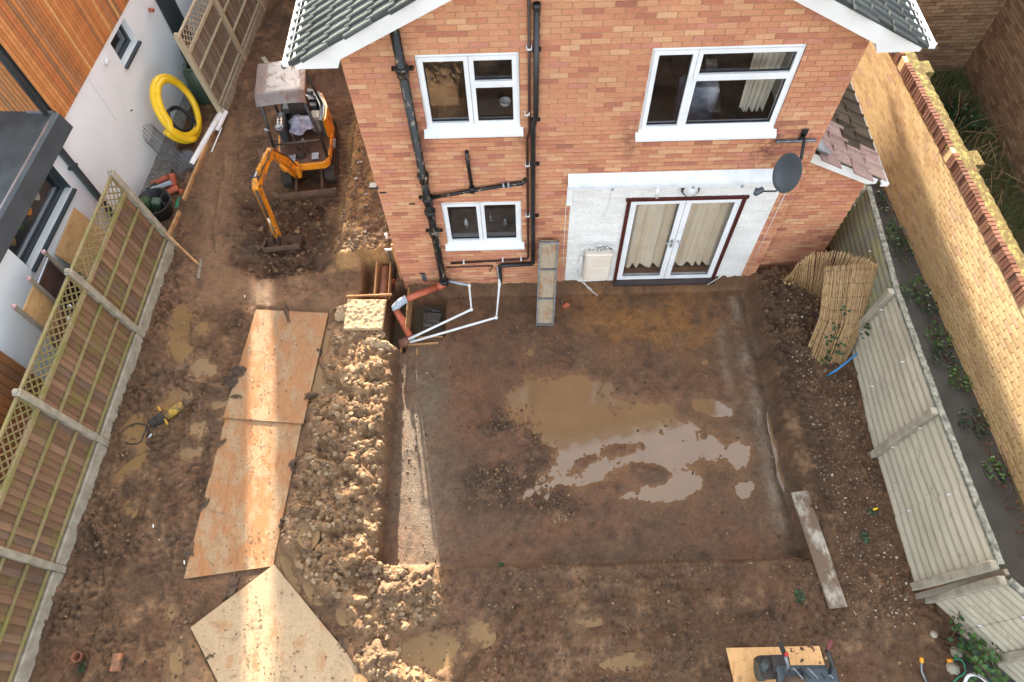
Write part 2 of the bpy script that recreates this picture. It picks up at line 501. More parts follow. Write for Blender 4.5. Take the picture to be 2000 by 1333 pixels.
def dirty(name, c1, mud, thr, rough=0.45):
    t = NT(name)
    f = t.noise(7, 7, 0.72)
    m_ = t.ramp(f, [(thr, 0.0), (thr+0.10, 0.9)])
    t.base(t.mix(m_, t.ramp(t.noise(3,3), [(0.35, col(c1)), (0.65, col(tuple(x*0.9 for x in c1)))]), col(mud)))
    t.rough(t.ramp(m_, [(0.0, rough), (1.0, 0.85)])); t.bump(m_, 0.004, 0.5)
    return t.m
M['orange'] = dirty('orange_paint_muddy', (226,146,32), (112,84,60), 0.53)
M['muddy_yellow'] = dirty('muddy_yellow', (196,154,54), (96,76,56), 0.44)
M['mortar_mix'] = simple('wet_mortar', (186,160,124), (164,138,104), 18, 0.88, 40, 0.02, k=0.9)
# ================================================================== GROUND
GX0, GX1, GY0, GY1, GS = -4.75, 7.55, -9.4, 8.9, 0.025
gx = np.arange(GX0, GX1+1e-6, GS); gy = np.arange(GY0, GY1+1e-6, GS)
X, Y = np.meshgrid(gx, gy, indexing='ij')

_NT = {}
def vnoise(x, y, s, seed):
    """smooth value noise, feature size s (metres)"""
    if seed not in _NT: _NT[seed] = np.random.default_rng(seed).random((257, 257))
    T = _NT[seed]
    u = x/s + 1000.37; v = y/s + 1000.71
    i = np.floor(u).astype(int); j = np.floor(v).astype(int)
    fx = u-i; fy = v-j
    fx = fx*fx*fx*(fx*(fx*6-15)+10); fy = fy*fy*fy*(fy*(fy*6-15)+10)
    i %= 256; j %= 256
    return (T[i,j]*(1-fx)+T[i+1,j]*fx)*(1-fy) + (T[i,j+1]*(1-fx)+T[i+1,j+1]*fx)*fy
def fbm(x, y, s, oct=4, gain=0.5, seed=1):
    a = 1.0; t = 0; n = 0
    for k in range(oct):
        t = t + a*(vnoise(x, y, s/2**k, seed+k)-0.5); n += a; a *= gain
    return t*2/n
def cells(x, y, s, seed):
    """distance to nearest cell point, in cell units"""
    rg = np.random.default_rng(seed)
    A = rg.random((256,256)); Bq = rg.random((256,256)); H = rg.random((256,256))
    u = x/s+700.1; v = y/s+700.3
    i = np.floor(u).astype(int); j = np.floor(v).astype(int)
    best = np.full(x.shape, 9.0); bh = np.zeros(x.shape)
    for di in (-1,0,1):
        for dj in (-1,0,1):
            ii = (i+di)%256; jj = (j+dj)%256
            d = (i+di+A[ii,jj]-u)**2 + (j+dj+Bq[ii,jj]-v)**2
            m = d < best
            best = np.where(m, d, best); bh = np.where(m, H[ii,jj], bh)
    return np.sqrt(best), bh
def blur(a, n):
    """box blur of n cells, twice"""
    for _ in range(2):
        for ax in (0,1):
            c = np.cumsum(np.pad(a, [(n+1,n) if k==ax else (0,0) for k in (0,1)], mode='edge'), axis=ax)
            sl0 = [slice(None)]*2; sl1 = [slice(None)]*2
            sl0[ax] = slice(2*n+1, None); sl1[ax] = slice(0, -(2*n+1))
            a = (c[tuple(sl0)]-c[tuple(sl1)])/(2*n+1)
    return a
WX = X + 0.10*fbm(X, Y, 0.55, 3, .5, 71); WY = Y + 0.10*fbm(X, Y, 0.55, 3, .5, 91)
def inpoly(poly, wob=1.0):
    px = X+(WX-X)*wob; py = Y+(WY-Y)*wob
    r = np.zeros(X.shape, bool); n = len(poly)
    for k in range(n):
        x0, y0 = poly[k][:2]; x1, y1 = poly[(k+1)%n][:2]
        if y0 == y1: continue
        c = ((y0 > py) != (y1 > py)) & (px < (x1-x0)*(py-y0)/(y1-y0)+x0)
        r ^= c
    return r.astype(float)
def pxpoly(pts, z=0.0, wob=1.0, soft=2):
    m = inpoly([U(a, b, z=z) for a, b in pts], wob)
    return blur(m, soft) if soft else m
def rect(x0, x1, y0, y1, wob=0.3, soft=1):
    return blur(inpoly([(x0,y0),(x1,y0),(x1,y1),(x0,y1)], wob), soft)
def lerp(a, b, t): return a*(1-t)+b*t

# region masks
pit = rect(-0.06, 5.95, -4.70, -0.04, 0.22, 1)
path_m = pxpoly([(398,235),(480,232),(465,330),(440,430),(440,500),(462,535),(560,552),(650,545),(745,528),(752,600),(640,606),(500,606),(380,602),(352,590),(372,500),(395,420),(392,320)], soft=6)
dig = pxpoly([(470,400),(520,385),(640,392),(652,440),(648,505),(640,535),(560,545),(505,548),(455,528),(462,470)], z=-0.15, soft=3)
ledge = rect(-1.22, 0.3, 0.42, 4.6, 0.5, 1)
rut = rect(-1.62, -1.25, 0.5, 6.0, 0.3, 3)
mound = pxpoly([(650,690),(700,672),(752,690),(752,900),(742,1010),(735,1085),(860,1108),(868,1190),(800,1235),(700,1245),(650,1170),(570,1105),(552,1060),(592,880),(612,760)], z=0.1, soft=4)
clod2 = pxpoly([(700,1262),(790,1255),(860,1320),(870,1400),(690,1400)], soft=4)
clod3 = pxpoly([(365,1225),(440,1320),(430,1400),(350,1400),(370,1290)], soft=4)
spill = pxpoly([(640,660),(690,600),(770,655),(765,700),(700,730),(640,720)], soft=4)
bank = rect(6.02, 7.6, -5.6, 0.3, 0.8, 5)
front = rect(-0.1, 7.0, -9.3, -4.75, 0.3, 2)
leftm = rect(-4.7, -2.45, -9.3, 0.1, 0.6, 4)
nowall = (X < -0.0) | (Y < 0)

# heights
n_big = fbm(X, Y, 1.6, 3, .5, 3); n_mid = fbm(X, Y, 0.32, 4, .55, 5); n_fin = fbm(X, Y, 0.09, 3, .6, 9)
ridg = 1-np.abs(fbm(X, Y, 0.26, 4, .6, 33))*2.2
c1, h1 = cells(WX, WY, 0.16, 21); c2, h2 = cells(X, Y, 0.075, 22); c3, h3 = cells(X+0.03*n_fin, Y, 0.038, 23)
lump = np.clip(1-c1*1.25, 0, 1)**0.7*h1
lump2 = np.clip(1-c2*1.25, 0, 1)**0.7*h2
lump3 = np.clip(1-c3*1.25, 0, 1)**0.7*h3
patch = np.clip(0.5+1.6*fbm(X, Y, 0.75, 3, .6, 141), 0, 1); patch2 = np.clip(0.5+1.8*fbm(X, Y, 0.42, 3, .6, 151), 0.05, 1)
rough_h = 0.040*n_mid + 0.024*n_fin + patch*(0.052*lump + 0.046*lump2 + 0.028*lump3) + 0.018*lump3 + 0.010*fbm(X,Y,0.055,2,.6,193)
H = 0.03*n_big + rough_h*1.15
H = lerp(H, 0.012*n_big + 0.007*n_fin + 0.010*n_mid, np.clip(path_m, 0, 1))
H = lerp(H, H+0.02*lump2, leftm)
# excavated slab area: flat, thinly muddy
H_pit = -0.295 + 0.006*n_big + 0.006*n_mid + 0.004*n_fin
dark_clods = pxpoly([(895,860),(935,800),(965,800),(1000,830),(1060,865),(1080,930),(1140,985),(1200,1010),(1075,1015),(960,990),(880,995),(875,900)], z=-0.3, soft=8)
dark_clods = np.clip(dark_clods*(0.25+1.3*np.clip(0.5+1.7*fbm(X,Y,0.5,4,.6,181),0,1)), 0, 1)
H_pit = H_pit + dark_clods*(0.045*lump + 0.050*lump2 + 0.030*lump3 + 0.02*n_mid)
midr = pxpoly([(860,690),(1400,640),(1460,740),(1300,790),(1000,760),(880,800)], z=-0.3, soft=12)
H_pit = H_pit + midr*(0.020*lump2*patch + 0.014*n_mid) + patch*0.010*lump3
kerb = rect(5.62, 5.80, -4.3, -0.2, 0.4, 2) + 0.7*rect(5.30,5.40,-3.6,-0.4,0.6,2)
H_pit = H_pit + 0.035*kerb*np.clip(0.6+n_mid, 0, 1)
chan = rect(5.80, 5.98, -4.0, -0.2, 0.4, 2)
H_pit = H_pit - 0.05*chan
H = lerp(H, H_pit, pit)
# mound of spoil beside the slab
streak = 1-np.abs(fbm((X*0.8+Y*0.6)*1.0, (X*-0.6+Y*0.8)*0.35, 0.22, 4, .6, 161))*2.4
mnd = 0.09 + 0.11*n_big + 0.07*np.clip(ridg, 0, 1) + 0.06*np.clip(streak,0,1) + patch2*(0.17*lump + 0.065*lump2 + 0.034*lump3) + 0.12*n_mid + 0.045*n_fin + 0.016*fbm(X,Y,0.05,2,.6,191)
H = np.where(pit > 0.5, H, lerp(H, mnd, np.clip(mound, 0, 1)))
for mk, am in ((clod2, 0.8), (clod3, 0.6), (spill, 0.45)):
    H = np.where(pit > 0.5, H, lerp(H, am*mnd, np.clip(mk, 0, 1)))
# digger's hole, ledge by the house, ruts
H = lerp(H, -0.24 + 0.11*n_mid + 0.12*lump + 0.06*lump2 + 0.03*lump3 + 0.05*np.clip(ridg,0,1), np.clip(dig, 0, 1))
H = lerp(H, 0.25 + 0.05*n_mid + 0.05*lump2 + 0.03*lump3 - 0.02*np.abs(n_big), ledge)
bar_t = 0.5+0.5*np.sin(Y*2*math.pi/0.11)
H = lerp(H, -0.05 + 0.018*bar_t + 0.02*n_mid, np.clip(rut, 0, 1))
rut2 = pxpoly([(410,1128),(360,1128),(360,1260),(400,1333),(330,1420),(300,1420),(330,1200)], soft=4)
H = lerp(H, -0.02 + 0.02*(0.5+0.5*np.sin((Y*0.9+X*0.35)*2*math.pi/0.13)) + 0.015*n_mid, np.clip(rut2,0,1))
# bank on the right, rising to the fence
H = H + np.clip(bank,0,1)*(0.05 + 0.05*np.clip((X-6.1)/1.0,0,1) + 0.02*lump2 + 0.012*lump3)
H = H + rect(6.0, 7.5, -0.7, 0.4, 0.5, 6)*0.12
# step down into the drain trench by the house corner
drain = rect(-0.26, 0.02, -1.15, -0.02, 0.15, 1)
H = lerp(H, -0.62, drain)
manhole = rect(0.09, 0.66, -0.86, -0.10, 0.08, 1)
H = lerp(H, -0.56 + 0.01*n_mid, manhole)
pipe_tr = rect(-0.72, -0.22, -0.34, 0.45, 0.2, 1)
H = lerp(H, -0.30 + 0.02*n_mid, pipe_tr)
# under the plywood sheets the mud is pressed flat
press = pxpoly([(498,600),(645,605),(592,830),(540,1110),(725,1340),(450,1400),(372,1228),(420,1150),(358,1132)], wob=0.0, soft=1)
H = lerp(H, np.minimum(H*0.25, 0.0)-0.012, np.clip(press*1.3,0,1))

# wheel and track ruts
def rutline(pts, w, depth, pitch, z=0.0):
    global H
    P = [U(a,b_,z=z)[:2] for a,b_ in pts]
    for (p,q) in zip(P,P[1:]):
        d = q-p; L = np.linalg.norm(d); d = d/L
        s = (X-p[0])*d[0]+(Y-p[1])*d[1]; t = -(WX-p[0])*d[1]+(WY-p[1])*d[0]
        m = np.exp(-(t/w)**4)*((s>-0.05)&(s<L+0.05))
        berm = np.exp(-((np.abs(t)-1.35*w)/(0.4*w))**2)*((s>0)&(s<L))
        H = H*(1-m*0.75) + m*(-depth+0.010*np.sin(s*2*math.pi/pitch)) + berm*0.018*patch2
for pts_ in ([(150,1333),(215,1150),(300,960),(395,760)], [(300,1333),(340,1140),(400,960)], [(905,1333),(1010,1190),(1200,1150),(1420,1150)], [(1120,1333),(1300,1230),(1500,1190)], [(560,560),(700,560)], [(430,300),(410,480)], [(460,300),(445,480)]):
    rutline(pts_, 0.07, 0.035, 0.09)

# puddles: hollows shaped in the ground, water lies in them
def ell(cx, cy, rx, ry, a=0.0, n=20):
    ca, sa = math.cos(a), math.sin(a)
    return [(cx+rx*math.cos(t)*ca-ry*math.sin(t)*sa, cy+rx*math.cos(t)*sa+ry*math.sin(t)*ca) for t in np.linspace(0,2*math.pi,n,endpoint=False)]
PM = []
WATER = []      # (mask, level)
big = np.zeros(X.shape)
for pg in ([(985,775),(1040,748),(1085,735),(1160,738),(1190,760),(1215,785),(1300,788),(1320,802),(1300,815),(1340,822),(1390,845),(1420,885),(1412,905),(1380,900),(1330,898),(1240,905),(1190,925),(1140,945),(1100,960),(1120,975),(1240,965),(1330,925),(1375,930),(1370,955),(1330,972),(1130,982),(1090,940),(1062,905),(1085,882),(1062,868),(1020,842),(990,820)],
           ell(1443,885,20,38), ell(1455,958,22,16,-.4), ell(1300,890,75,28,-.1), ell(1050,960,40,22,-.6), ell(1085,1010,45,12,-.2), ell(1395,800,45,14,.2), ell(1010,935,25,14)):
    big = np.maximum(big, inpoly([U(a,b,z=-0.3) for a,b in pg], 0.55))
big = blur(big, 3)
H = np.where(pit > 0.3, H - big*0.034 + 0.012*big*np.clip(lump2*1.6+n_mid*0.7, -0.5, 2), H)
isl = np.zeros(X.shape)
for pg in (ell(1215,880,45,10,-.15), ell(1140,905,30,14,-.4), ell(1265,925,38,18,.3), ell(1185,958,45,7,-.1), ell(1090,970,18,20), ell(1368,852,14,9), ell(1290,840,14,5)):
    isl = np.maximum(isl, inpoly([U(a,b,z=-0.3) for a,b in pg], 0.6))
H = H + blur(isl,2)*(0.026+0.020*lump2+0.01*lump3)*(pit>0.5)
for pg_ in ([(960,760),(1075,765),(1080,820),(985,820)], [(880,700),(960,690),(975,760),(890,770)], [(1180,660),(1330,650),(1340,690),(1190,700)]):
    tm = pxpoly(pg_, z=-0.3, soft=5)*(pit>0.5)
    H = H + tm*0.013*(0.5+0.5*np.sin((X+0.15*Y)*2*math.pi/0.085))*(0.4+patch2)
small_px = [(355,652,20,44,0),(398,645,14,12,0),(345,690,16,12,.3),(402,722,26,18,.2),(432,790,34,11,0),(255,995,11,14,0),(224,1026,9,9,0),
            (318,812,18,28,0),(345,785,26,18,-.6),(268,848,22,30,.2),(255,915,52,9,-.75),(602,1042,17,24,0),(375,886,25,11,0),(392,840,22,14,.4),
            (636,668,13,34,.15),(618,752,16,38,.25),(640,762,24,14,0),(688,742,18,12,0),(712,888,18,12,0),(830,1275,62,36,0),(1238,1296,52,16,0),(565,1110,10,40,-.35),
            (612,1155,12,24,-.5),(672,1200,12,18,0),(338,1200,12,16,0),(350,1290,14,34,.1),(1130,1215,40,9,0),(935,1240,26,20,.3),(1395,1120,0,0,0),(690,1290,0,0,0)]
for cx, cy, rx, ry, a in small_px:
    if rx == 0: continue
    m = blur(inpoly([U(q,w,z=-0.01) for q,w in ell(cx,cy,rx*1.1,ry*1.1,a)], 0.35), 2)
    sel = m > 0.5
    if not sel.any(): continue
    lv = np.percentile(H[sel], 22) - 0.004
    H = lerp(H, np.minimum(H, lv-0.022+0.018*np.clip(lump2+n_mid,-1,1.2)), np.clip(m,0,1))
    WATER.append((cx, cy, rx, ry, a, lv)); PM.append((m, lv))
rivchan = pxpoly([(1500,690),(1535,690),(1555,800),(1560,950),(1515,950),(1505,830)], z=-0.3, soft=4)
H = H - rivchan*0.03
# keep the ground off the house and extension footprints, fall away at the sheet's rim
inside = (X > 0.02) & (X < 7.1) & (Y > 0.03)
H = np.where(inside, -0.45, H)
H[0,:] = H[-1,:] = -0.5; H[:,0] = H[:,-1] = -0.5

# base colours (real, un-lit colours of the different soils)
def C(c, k=1.0): return np.array(s2l(c))*k
K = 0.84
brown = C((116,92,68),K); dark = C((80,64,49),K); pale = C((160,132,100),K); clay = C((158,116,66),K); redm = C((128,95,70),K); grey = C((122,113,96),K); yel = C((184,150,98),K)
def L3(a, b, t): return a*(1-t[...,None]) + b*t[...,None]
CO = np.zeros(X.shape+(3,)) + brown
t = np.clip(0.5+0.9*fbm(X,Y,0.5,5,.6,51),0,1)
CO = L3(CO, dark, t*0.6)
CO = L3(CO, redm, np.clip(0.2+1.2*fbm(X,Y,0.9,4,.6,61),0,1)*0.7)
CO = L3(CO, C((138,110,80),K)+0*CO, np.clip(path_m,0,1)*0.85)
pitc = np.clip(pit,0,1)
CO = L3(CO, L3(redm+0*CO, C((110,89,69),K)+0*CO, np.clip(0.5+1.2*fbm(X,Y,0.7,4,.6,66),0,1)), pitc)
claym = pxpoly([(1120,570),(1400,570),(1420,650),(1300,700),(1150,650)], z=-0.3, soft=14)*pitc
CO = L3(CO, clay+0*CO, np.clip(claym*(0.55+1.4*fbm(X,Y,0.4,4,.6,68)),0,0.9))
edge = pxpoly([(780,665),(860,665),(870,1100),(1560,1085),(1520,1000),(1450,700),(1440,580),(1485,580),(1540,900),(1600,1100),(1560,1120),(760,1125)], z=-0.3, soft=8)*pitc
CO = L3(CO, grey+0*CO, np.clip(edge*(0.65+0.9*fbm(X,Y,0.35,5,.65,69)),0,0.85))
CO = L3(CO, C((158,146,128),K)+0*CO, np.clip(kerb*pitc*(0.4+1.2*n_mid),0,0.8))
CO = L3(CO, dark*0.95+0*CO, np.clip(dark_clods*pitc*0.75,0,1))
mm = np.clip(mound+clod2+clod3+spill,0,1)*(pit<0.5)
CO = L3(CO, C((164,136,102),K)+0*CO, mm*0.85)
CO = L3(CO, yel+0*CO, np.clip(ledge*(0.35+1.3*fbm(X,Y,0.4,4,.6,77)),0,0.85)*(Y<4.6))
CO = L3(CO, yel+0*CO, np.clip(np.maximum(rect(-1.32,-1.06,0.4,4.4,0.6,2), rect(-1.3,0.0,0.32,0.62,0.6,2))*(0.65+1.0*n_mid),0,1))
CO = L3(CO, dark*0.9+0*CO, np.clip(dig,0,1)*0.55)
CO = L3(CO, C((108,84,62),K)+0*CO, np.clip(bank,0,1)*0.7)
CO = L3(CO, dark*0.8+0*CO, np.clip(rect(5.98,6.45,-4.4,-0.3,0.8,5),0,1)*0.55)
CO = L3(CO, pale+0*CO, np.clip(1.6*fbm(X,Y,0.28,5,.65,171)-0.25,0,0.55)*(1-pitc*0.6))
CO = L3(CO, dark*0.85+0*CO, np.clip(1.7*fbm(X,Y,0.22,5,.65,173)-0.30,0,0.6))
CO = CO*(1+0.25*n_fin[...,None])
lvl = np.where(pit>0.5, -0.3055, 0)
marg = np.clip((0.020-(H-lvl))/0.016,0,1)*(pit>0.5)*np.clip(blur(big,8)*2.2,0,1)
CO = L3(CO, C((150,116,80),K)+0*CO, marg*0.8)
for m_, lv_ in PM:
    mg = np.clip((0.022-(H-lv_))/0.018,0,1)*np.clip(blur(m_,5)*2.0,0,1)*(H<lv_+0.03)
    CO = L3(CO, C((140,112,76),K)+0*CO, mg*0.8); marg = np.maximum(marg, mg)
wet = np.clip(0.35+0.9*fbm(X,Y,0.8,4,.6,81),0,1)*0.7
wet = np.maximum(wet, blur(big,5)*0.9); wet = lerp(wet, 0.75, pitc*0.6); wet = lerp(wet, 0.12, mm*0.8); wet = lerp(wet, 0.15, np.clip(bank,0,1)); wet = lerp(wet,0.55,np.clip(path_m,0,1)); wet = np.maximum(wet, marg)

def hmesh(name, Xg, Yg, Hg):
    m, n = Xg.shape
    me = bpy.data.meshes.new(name)
    co = np.stack([Xg,Yg,Hg],-1).reshape(-1,3).astype(np.float32)
    idx = np.arange(m*n).reshape(m,n)
    q = np.stack([idx[:-1,:-1],idx[1:,:-1],idx[1:,1:],idx[:-1,1:]],-1).reshape(-1,4)
    me.vertices.add(len(co)); me.vertices.foreach_set('co', co.ravel())
    me.loops.add(q.size); me.loops.foreach_set('vertex_index', q.ravel().astype(np.int32))
    me.polygons.add(len(q)); me.polygons.foreach_set('loop_start', (np.arange(len(q))*4).astype(np.int32))
    me.polygons.foreach_set('use_smooth', np.ones(len(q), bool))
    me.update(calc_edges=True)
    return me
me = hmesh('garden_mud', X, Y, H)
a = me.color_attributes.new('Col', 'FLOAT_COLOR', 'POINT')
CO = CO*np.array([1.13,1.0,0.91])
a.data.foreach_set('color', np.concatenate([np.clip(CO,0.004,1), np.ones(X.shape+(1,))],-1).reshape(-1).astype(np.float32))
a = me.attributes.new('wet', 'FLOAT', 'POINT')
a.data.foreach_set('value', wet.reshape(-1).astype(np.float32))
def mud_mat():
    t = NT('wet_mud')
    c = t.attr('Col', 'Color')
    c = t.mix(0.75, c, t.ramp(t.noise(22, 6, 0.7), [(0.26, (0.5,0.47,0.44,1)), (0.5, (1,1,1,1)), (0.74, (1.45,1.42,1.36,1))]), 'MULTIPLY')
    c = t.mix(0.5, c, t.ramp(t.noise(5, 5, 0.65), [(0.3, (0.75,0.72,0.70,1)), (0.7, (1.2,1.2,1.2,1))]), 'MULTIPLY')
    st = t.math('MULTIPLY', t.ramp(t.vor(48), [(0.07, 1.0), (0.12, 0.0)]), t.ramp(t.noise(5, 3), [(0.58, 0.0), (0.68, 0.8)]))
    c = t.mix(st, c, col((184,164,140), 0.9))
    t.base(c)
    w = t.attr('wet')
    wn_ = t.math('ADD', w, t.math('MULTIPLY', t.math('SUBTRACT', t.noise(12, 4, 0.6), 0.5), 0.9))
    t.rough(t.ramp(wn_, [(0.2, 0.9), (0.55, 0.55), (0.95, 0.26)]))
    t.spec(0.45)
    b1 = t.bump(t.noise(45, 6, 0.72), 0.030, 0.9)
    t.bump(t.noise(210, 4, 0.7), 0.006, 0.7, b1)
    return t.m
me.materials.append(mud_mat())
link('garden_mud', me, kind='structure')

def ground_z(x, y):
    i = int(round((x-GX0)/GS)); j = int(round((y-GY0)/GS))
    return float(H[min(max(i,0),len(gx)-1), min(max(j,0),len(gy)-1)])

def water_mat(name, c1, c2):
    t = NT(name)
    t.base(t.ramp(t.noise(1.6, 4, 0.6), [(0.35, col(c1,0.8)), (0.65, col(c2,0.8))]))
    t.rough(0.03); t.spec(1.0)
    t.bump(t.noise(16, 3, 0.6), 0.004, 0.16)
    return t.m
M['water2'] = None
M['water'] = water_mat('muddy_water', (156,122,86), (146,114,80))
M['water2'] = water_mat('muddy_water_brown', (150,118,80), (136,108,72)); M['water2'].node_tree.nodes['Principled BSDF'].inputs['Specular IOR Level'].default_value = 0.22
def puddle(poly, z, name='puddle', mat='water'):
    b = MB(); c = np.mean([q[:2] for q in poly], axis=0)
    b.add([(q[0]-c[0], q[1]-c[1], 0) for q in poly], [tuple(range(len(poly)))])
    return b.build(name, M[mat], None, (c[0], c[1], z), kind='structure')
puddle([(0.4,-4.3),(5.7,-4.3),(5.7,-0.9),(0.4,-0.9)], -0.3055)
puddle([(5.5,-4.2),(6.25,-4.2),(6.25,-1.0),(5.5,-1.0)], -0.338)
for cx, cy, rx, ry, a, lv in WATER:
    puddle([U(q,w,z=lv)[:2] for q,w in ell(cx,cy,rx*1.35,ry*1.35,a)], lv-0.004, mat='water2')

# outer ground: far sheet and the alley, gravel and yard surfaces
b = MB(); b.add([(-60,-40,0),(60,-40,0),(60,80,0),(-60,80,0)], [(0,1,2,3)])
b.build('ground', simple('far_soil', (120,104,84), (96,88,66), 0.8, 0.95, 30, 0.01, k=0.8), None, (0,0,-0.52), kind='structure')
b = MB()
G = np.stack(np.meshgrid(np.linspace(7.45,9.3,40), np.linspace(-7.5,9.5,140), indexing='ij'), -1)
Z = -0.012 + 0.012*fbm(G[...,0],G[...,1],0.8,3,.5,44)
b.grid(np.concatenate([G,Z[...,None]],-1), flip=True)
b.build('alley_path', M['asphalt'], kind='structure')
b = MB(); b.add([(-12,-8,0),(-4.3,-8,0),(-3.9,9,0),(-12,9,0)], [(0,1,2,3)])
t = NT('grey_gravel')
t.base(t.ramp(t.vor(55, out='Color'), [(0.2, col((92,90,86))), (0.5, col((136,132,124))), (0.8, col((168,162,150)))]))
t.rough(0.9); t.bump(t.vor(55), 0.02, 1.0)
b.build('gravel_strip', t.m, None, (0,0,-0.045), kind='structure')
b = MB()
G = np.stack(np.meshgrid(np.linspace(9.0,16,60), np.linspace(-6,10,120), indexing='ij'), -1)
Z = 0.06*fbm(G[...,0],G[...,1],1.2,4,.5,45)
b.grid(np.concatenate([G,Z[...,None]],-1), flip=True)
b.build('grass_ground', simple('rough_turf', (92,94,56), (112,92,66), 2.2, 0.95, 40, 0.02, k=0.75), kind='structure')

# loose stones and crumbs lying on the mud (too many to count)
def pebbles(name, n, sampler, smin, smax, mat, zfun=ground_z, squash=0.7):
    rg = np.random.default_rng(len(name)*17+n)
    ph = (1+5**.5)/2
    base = np.array([(-1,ph,0),(1,ph,0),(-1,-ph,0),(1,-ph,0),(0,-1,ph),(0,1,ph),(0,-1,-ph),(0,1,-ph),(ph,0,-1),(ph,0,1),(-ph,0,-1),(-ph,0,1)])/1.9
    F0 = np.array([(0,11,5),(0,5,1),(0,1,7),(0,7,10),(0,10,11),(1,5,9),(5,11,4),(11,10,2),(10,7,6),(7,1,8),(3,9,4),(3,4,2),(3,2,6),(3,6,8),(3,8,9),(4,9,5),(2,4,11),(6,2,10),(8,6,7),(9,8,1)])
    V = []; F = []; rn = []
    for i in range(n):
        x, y = sampler(rg)
        s = smin + (smax-smin)*rg.random()**3
        v = base*(1+0.75*(rg.random((12,1))-0.5))*(1+0.3*(rg.random((12,3))-0.5))
        v = v*np.array([1,0.6+0.5*rg.random(),squash])*s
        v = v @ rot('z', rg.random()*6.28).T @ rot('x', rg.random()*0.8).T
        V.append(v+np.array([x,y,zfun(x,y)+s*0.2])); F.append(F0+12*i); rn += [rg.random()]*20
    V = np.concatenate(V); F = np.concatenate(F)
    mb = MB(); mb.v = V.tolist(); mb.f = F.tolist(); mb.s = [False]*len(F); mb.rnd = rn
    return mb
def stone_mat():
    t = NT('loose_stone')
    t.base(t.ramp(t.attr('rnd'), [(0.0, col((78,60,46),.85)), (0.35, col((104,82,62),.85)), (0.75, col((132,106,80),.85)), (0.93, col((166,142,112),.85)), (1.0, col((204,196,180),.85))]))
    t.rough(0.8); t.bump(t.noise(140,3), 0.003, 0.5)
    return t.m
M['stone'] = stone_mat()
def smp_all(rg):
    while True:
        x = rg.uniform(-4.3, 7.0); y = rg.uniform(-6.6, 4.5)
        if x > -0.05 and y > -0.1: continue
        if 0 < x < 5.9 and -4.6 < y < 0 and rg.random() < 0.85: continue
        return x, y
def rough_at(x, y):
    i = int((x-GX0)/GS); j = int((y-GY0)/GS)
    return patch[i,j]*(1-min(1,path_m[i,j]))*(1-min(1,press[i,j]))
def smp_rough(rg):
    while True:
        x, y = smp_all(rg)
        if rg.random() < rough_at(x,y)**1.5+0.03: return x, y
SOILC = NT('soil_crumb')
SOILC.base(SOILC.ramp(SOILC.attr('rnd'), [(0.0, col((72,54,38),.85)), (0.5, col((104,79,55),.85)), (0.9, col((132,103,72),.85)), (1.0, col((164,134,98),.85))]))
SOILC.rough(0.7); SOILC.bump(SOILC.noise(120,3), 0.004, 0.5)
b = pebbles('mud_crumbs', 7000, smp_rough, 0.004, 0.030, None)
b.build('mud_crumbs', SOILC.m, kind='stuff', label='crumbs and small clods strewn over the rough mud', cat='soil')
b = pebbles('pale_stones', 700, smp_all, 0.004, 0.018, None)
b.build('pale_stones', M['stone'], kind='stuff', label='small stones strewn over the mud', cat='stones')
def smp_dc(rg):
    while True:
        x = rg.uniform(0.8,3.2); y = rg.uniform(-4.2,-1.8)
        if dark_clods[int((x-GX0)/GS), int((y-GY0)/GS)] > 0.4+0.4*rg.random(): return x, y
b = pebbles('slab_clods', 1300, smp_dc, 0.005, 0.026, None)
b.build('slab_clods', SOILC.m, kind='stuff', label='dark clods churned up on the left of the slab puddle', cat='soil')
def smp_pit(rg):
    while True:
        x = rg.uniform(0.1,5.8); y = rg.uniform(-4.6,-0.15); i = int((x-GX0)/GS); j = int((y-GY0)/GS)
        if H[i,j] > -0.303 and rg.random() < 0.08+patch[i,j]**2: return x, y
b = pebbles('slab_crumbs', 2600, smp_pit, 0.003, 0.015, None)
b.build('slab_crumbs', SOILC.m, kind='stuff', label='fine crumbs of mud on the slab floor', cat='soil')
def smp_dig(rg):
    while True:
        x = rg.uniform(-2.8,-1.2); y = rg.uniform(0.2,2.4)
        if dig[int((x-GX0)/GS), int((y-GY0)/GS)] > 0.3: return x, y
b = pebbles('hole_clods', 500, smp_dig, 0.01, 0.06, None)
b.build('hole_clods', SOILC.m, kind='stuff', label='dark clods in the hole under the digger bucket', cat='soil')
b = pebbles('bank_gravel', 5000, lambda rg: (6.25+0.8*rg.random()**0.8, rg.uniform(-5.6,-0.3)), 0.005, 0.022, None)
b.build('bank_gravel', M['stone'], kind='stuff', label='brown shingle and litter on the bank below the cement sheet fence', cat='gravel')
def smp_front(rg): return rg.uniform(0.3,6.6), rg.uniform(-6.5,-4.75)
b = pebbles('front_gravel', 2400, smp_front, 0.005, 0.026, None)
b.build('front_gravel', SOILC.m, kind='stuff', label='stony crumbs in the mud in front of the slab', cat='gravel')
b = pebbles('ledge_gravel', 1800, lambda rg: (rg.uniform(-1.2,-0.05), rg.uniform(0.5,3.4)), 0.006, 0.032, None)
b.build('ledge_gravel', M['stone'], kind='stuff', label='stony rubble on the earth ledge beside the brick house', cat='gravel')
def smp_m(rg):
    while True:
        x = rg.uniform(-1.5,0.9); y = rg.uniform(-6.3,-0.6)
        i = int((x-GX0)/GS); j = int((y-GY0)/GS)
        if mm[i,j] > 0.6: return x, y
MCLOD = NT('mound_clod')
MCLOD.base(MCLOD.ramp(MCLOD.attr('rnd'), [(0.0, col((112,90,66),.85)), (0.5, col((150,122,92),.85)), (1.0, col((176,150,116),.85))])); MCLOD.rough(.9); MCLOD.bump(MCLOD.noise(90,4,.7), 0.01, 0.6)
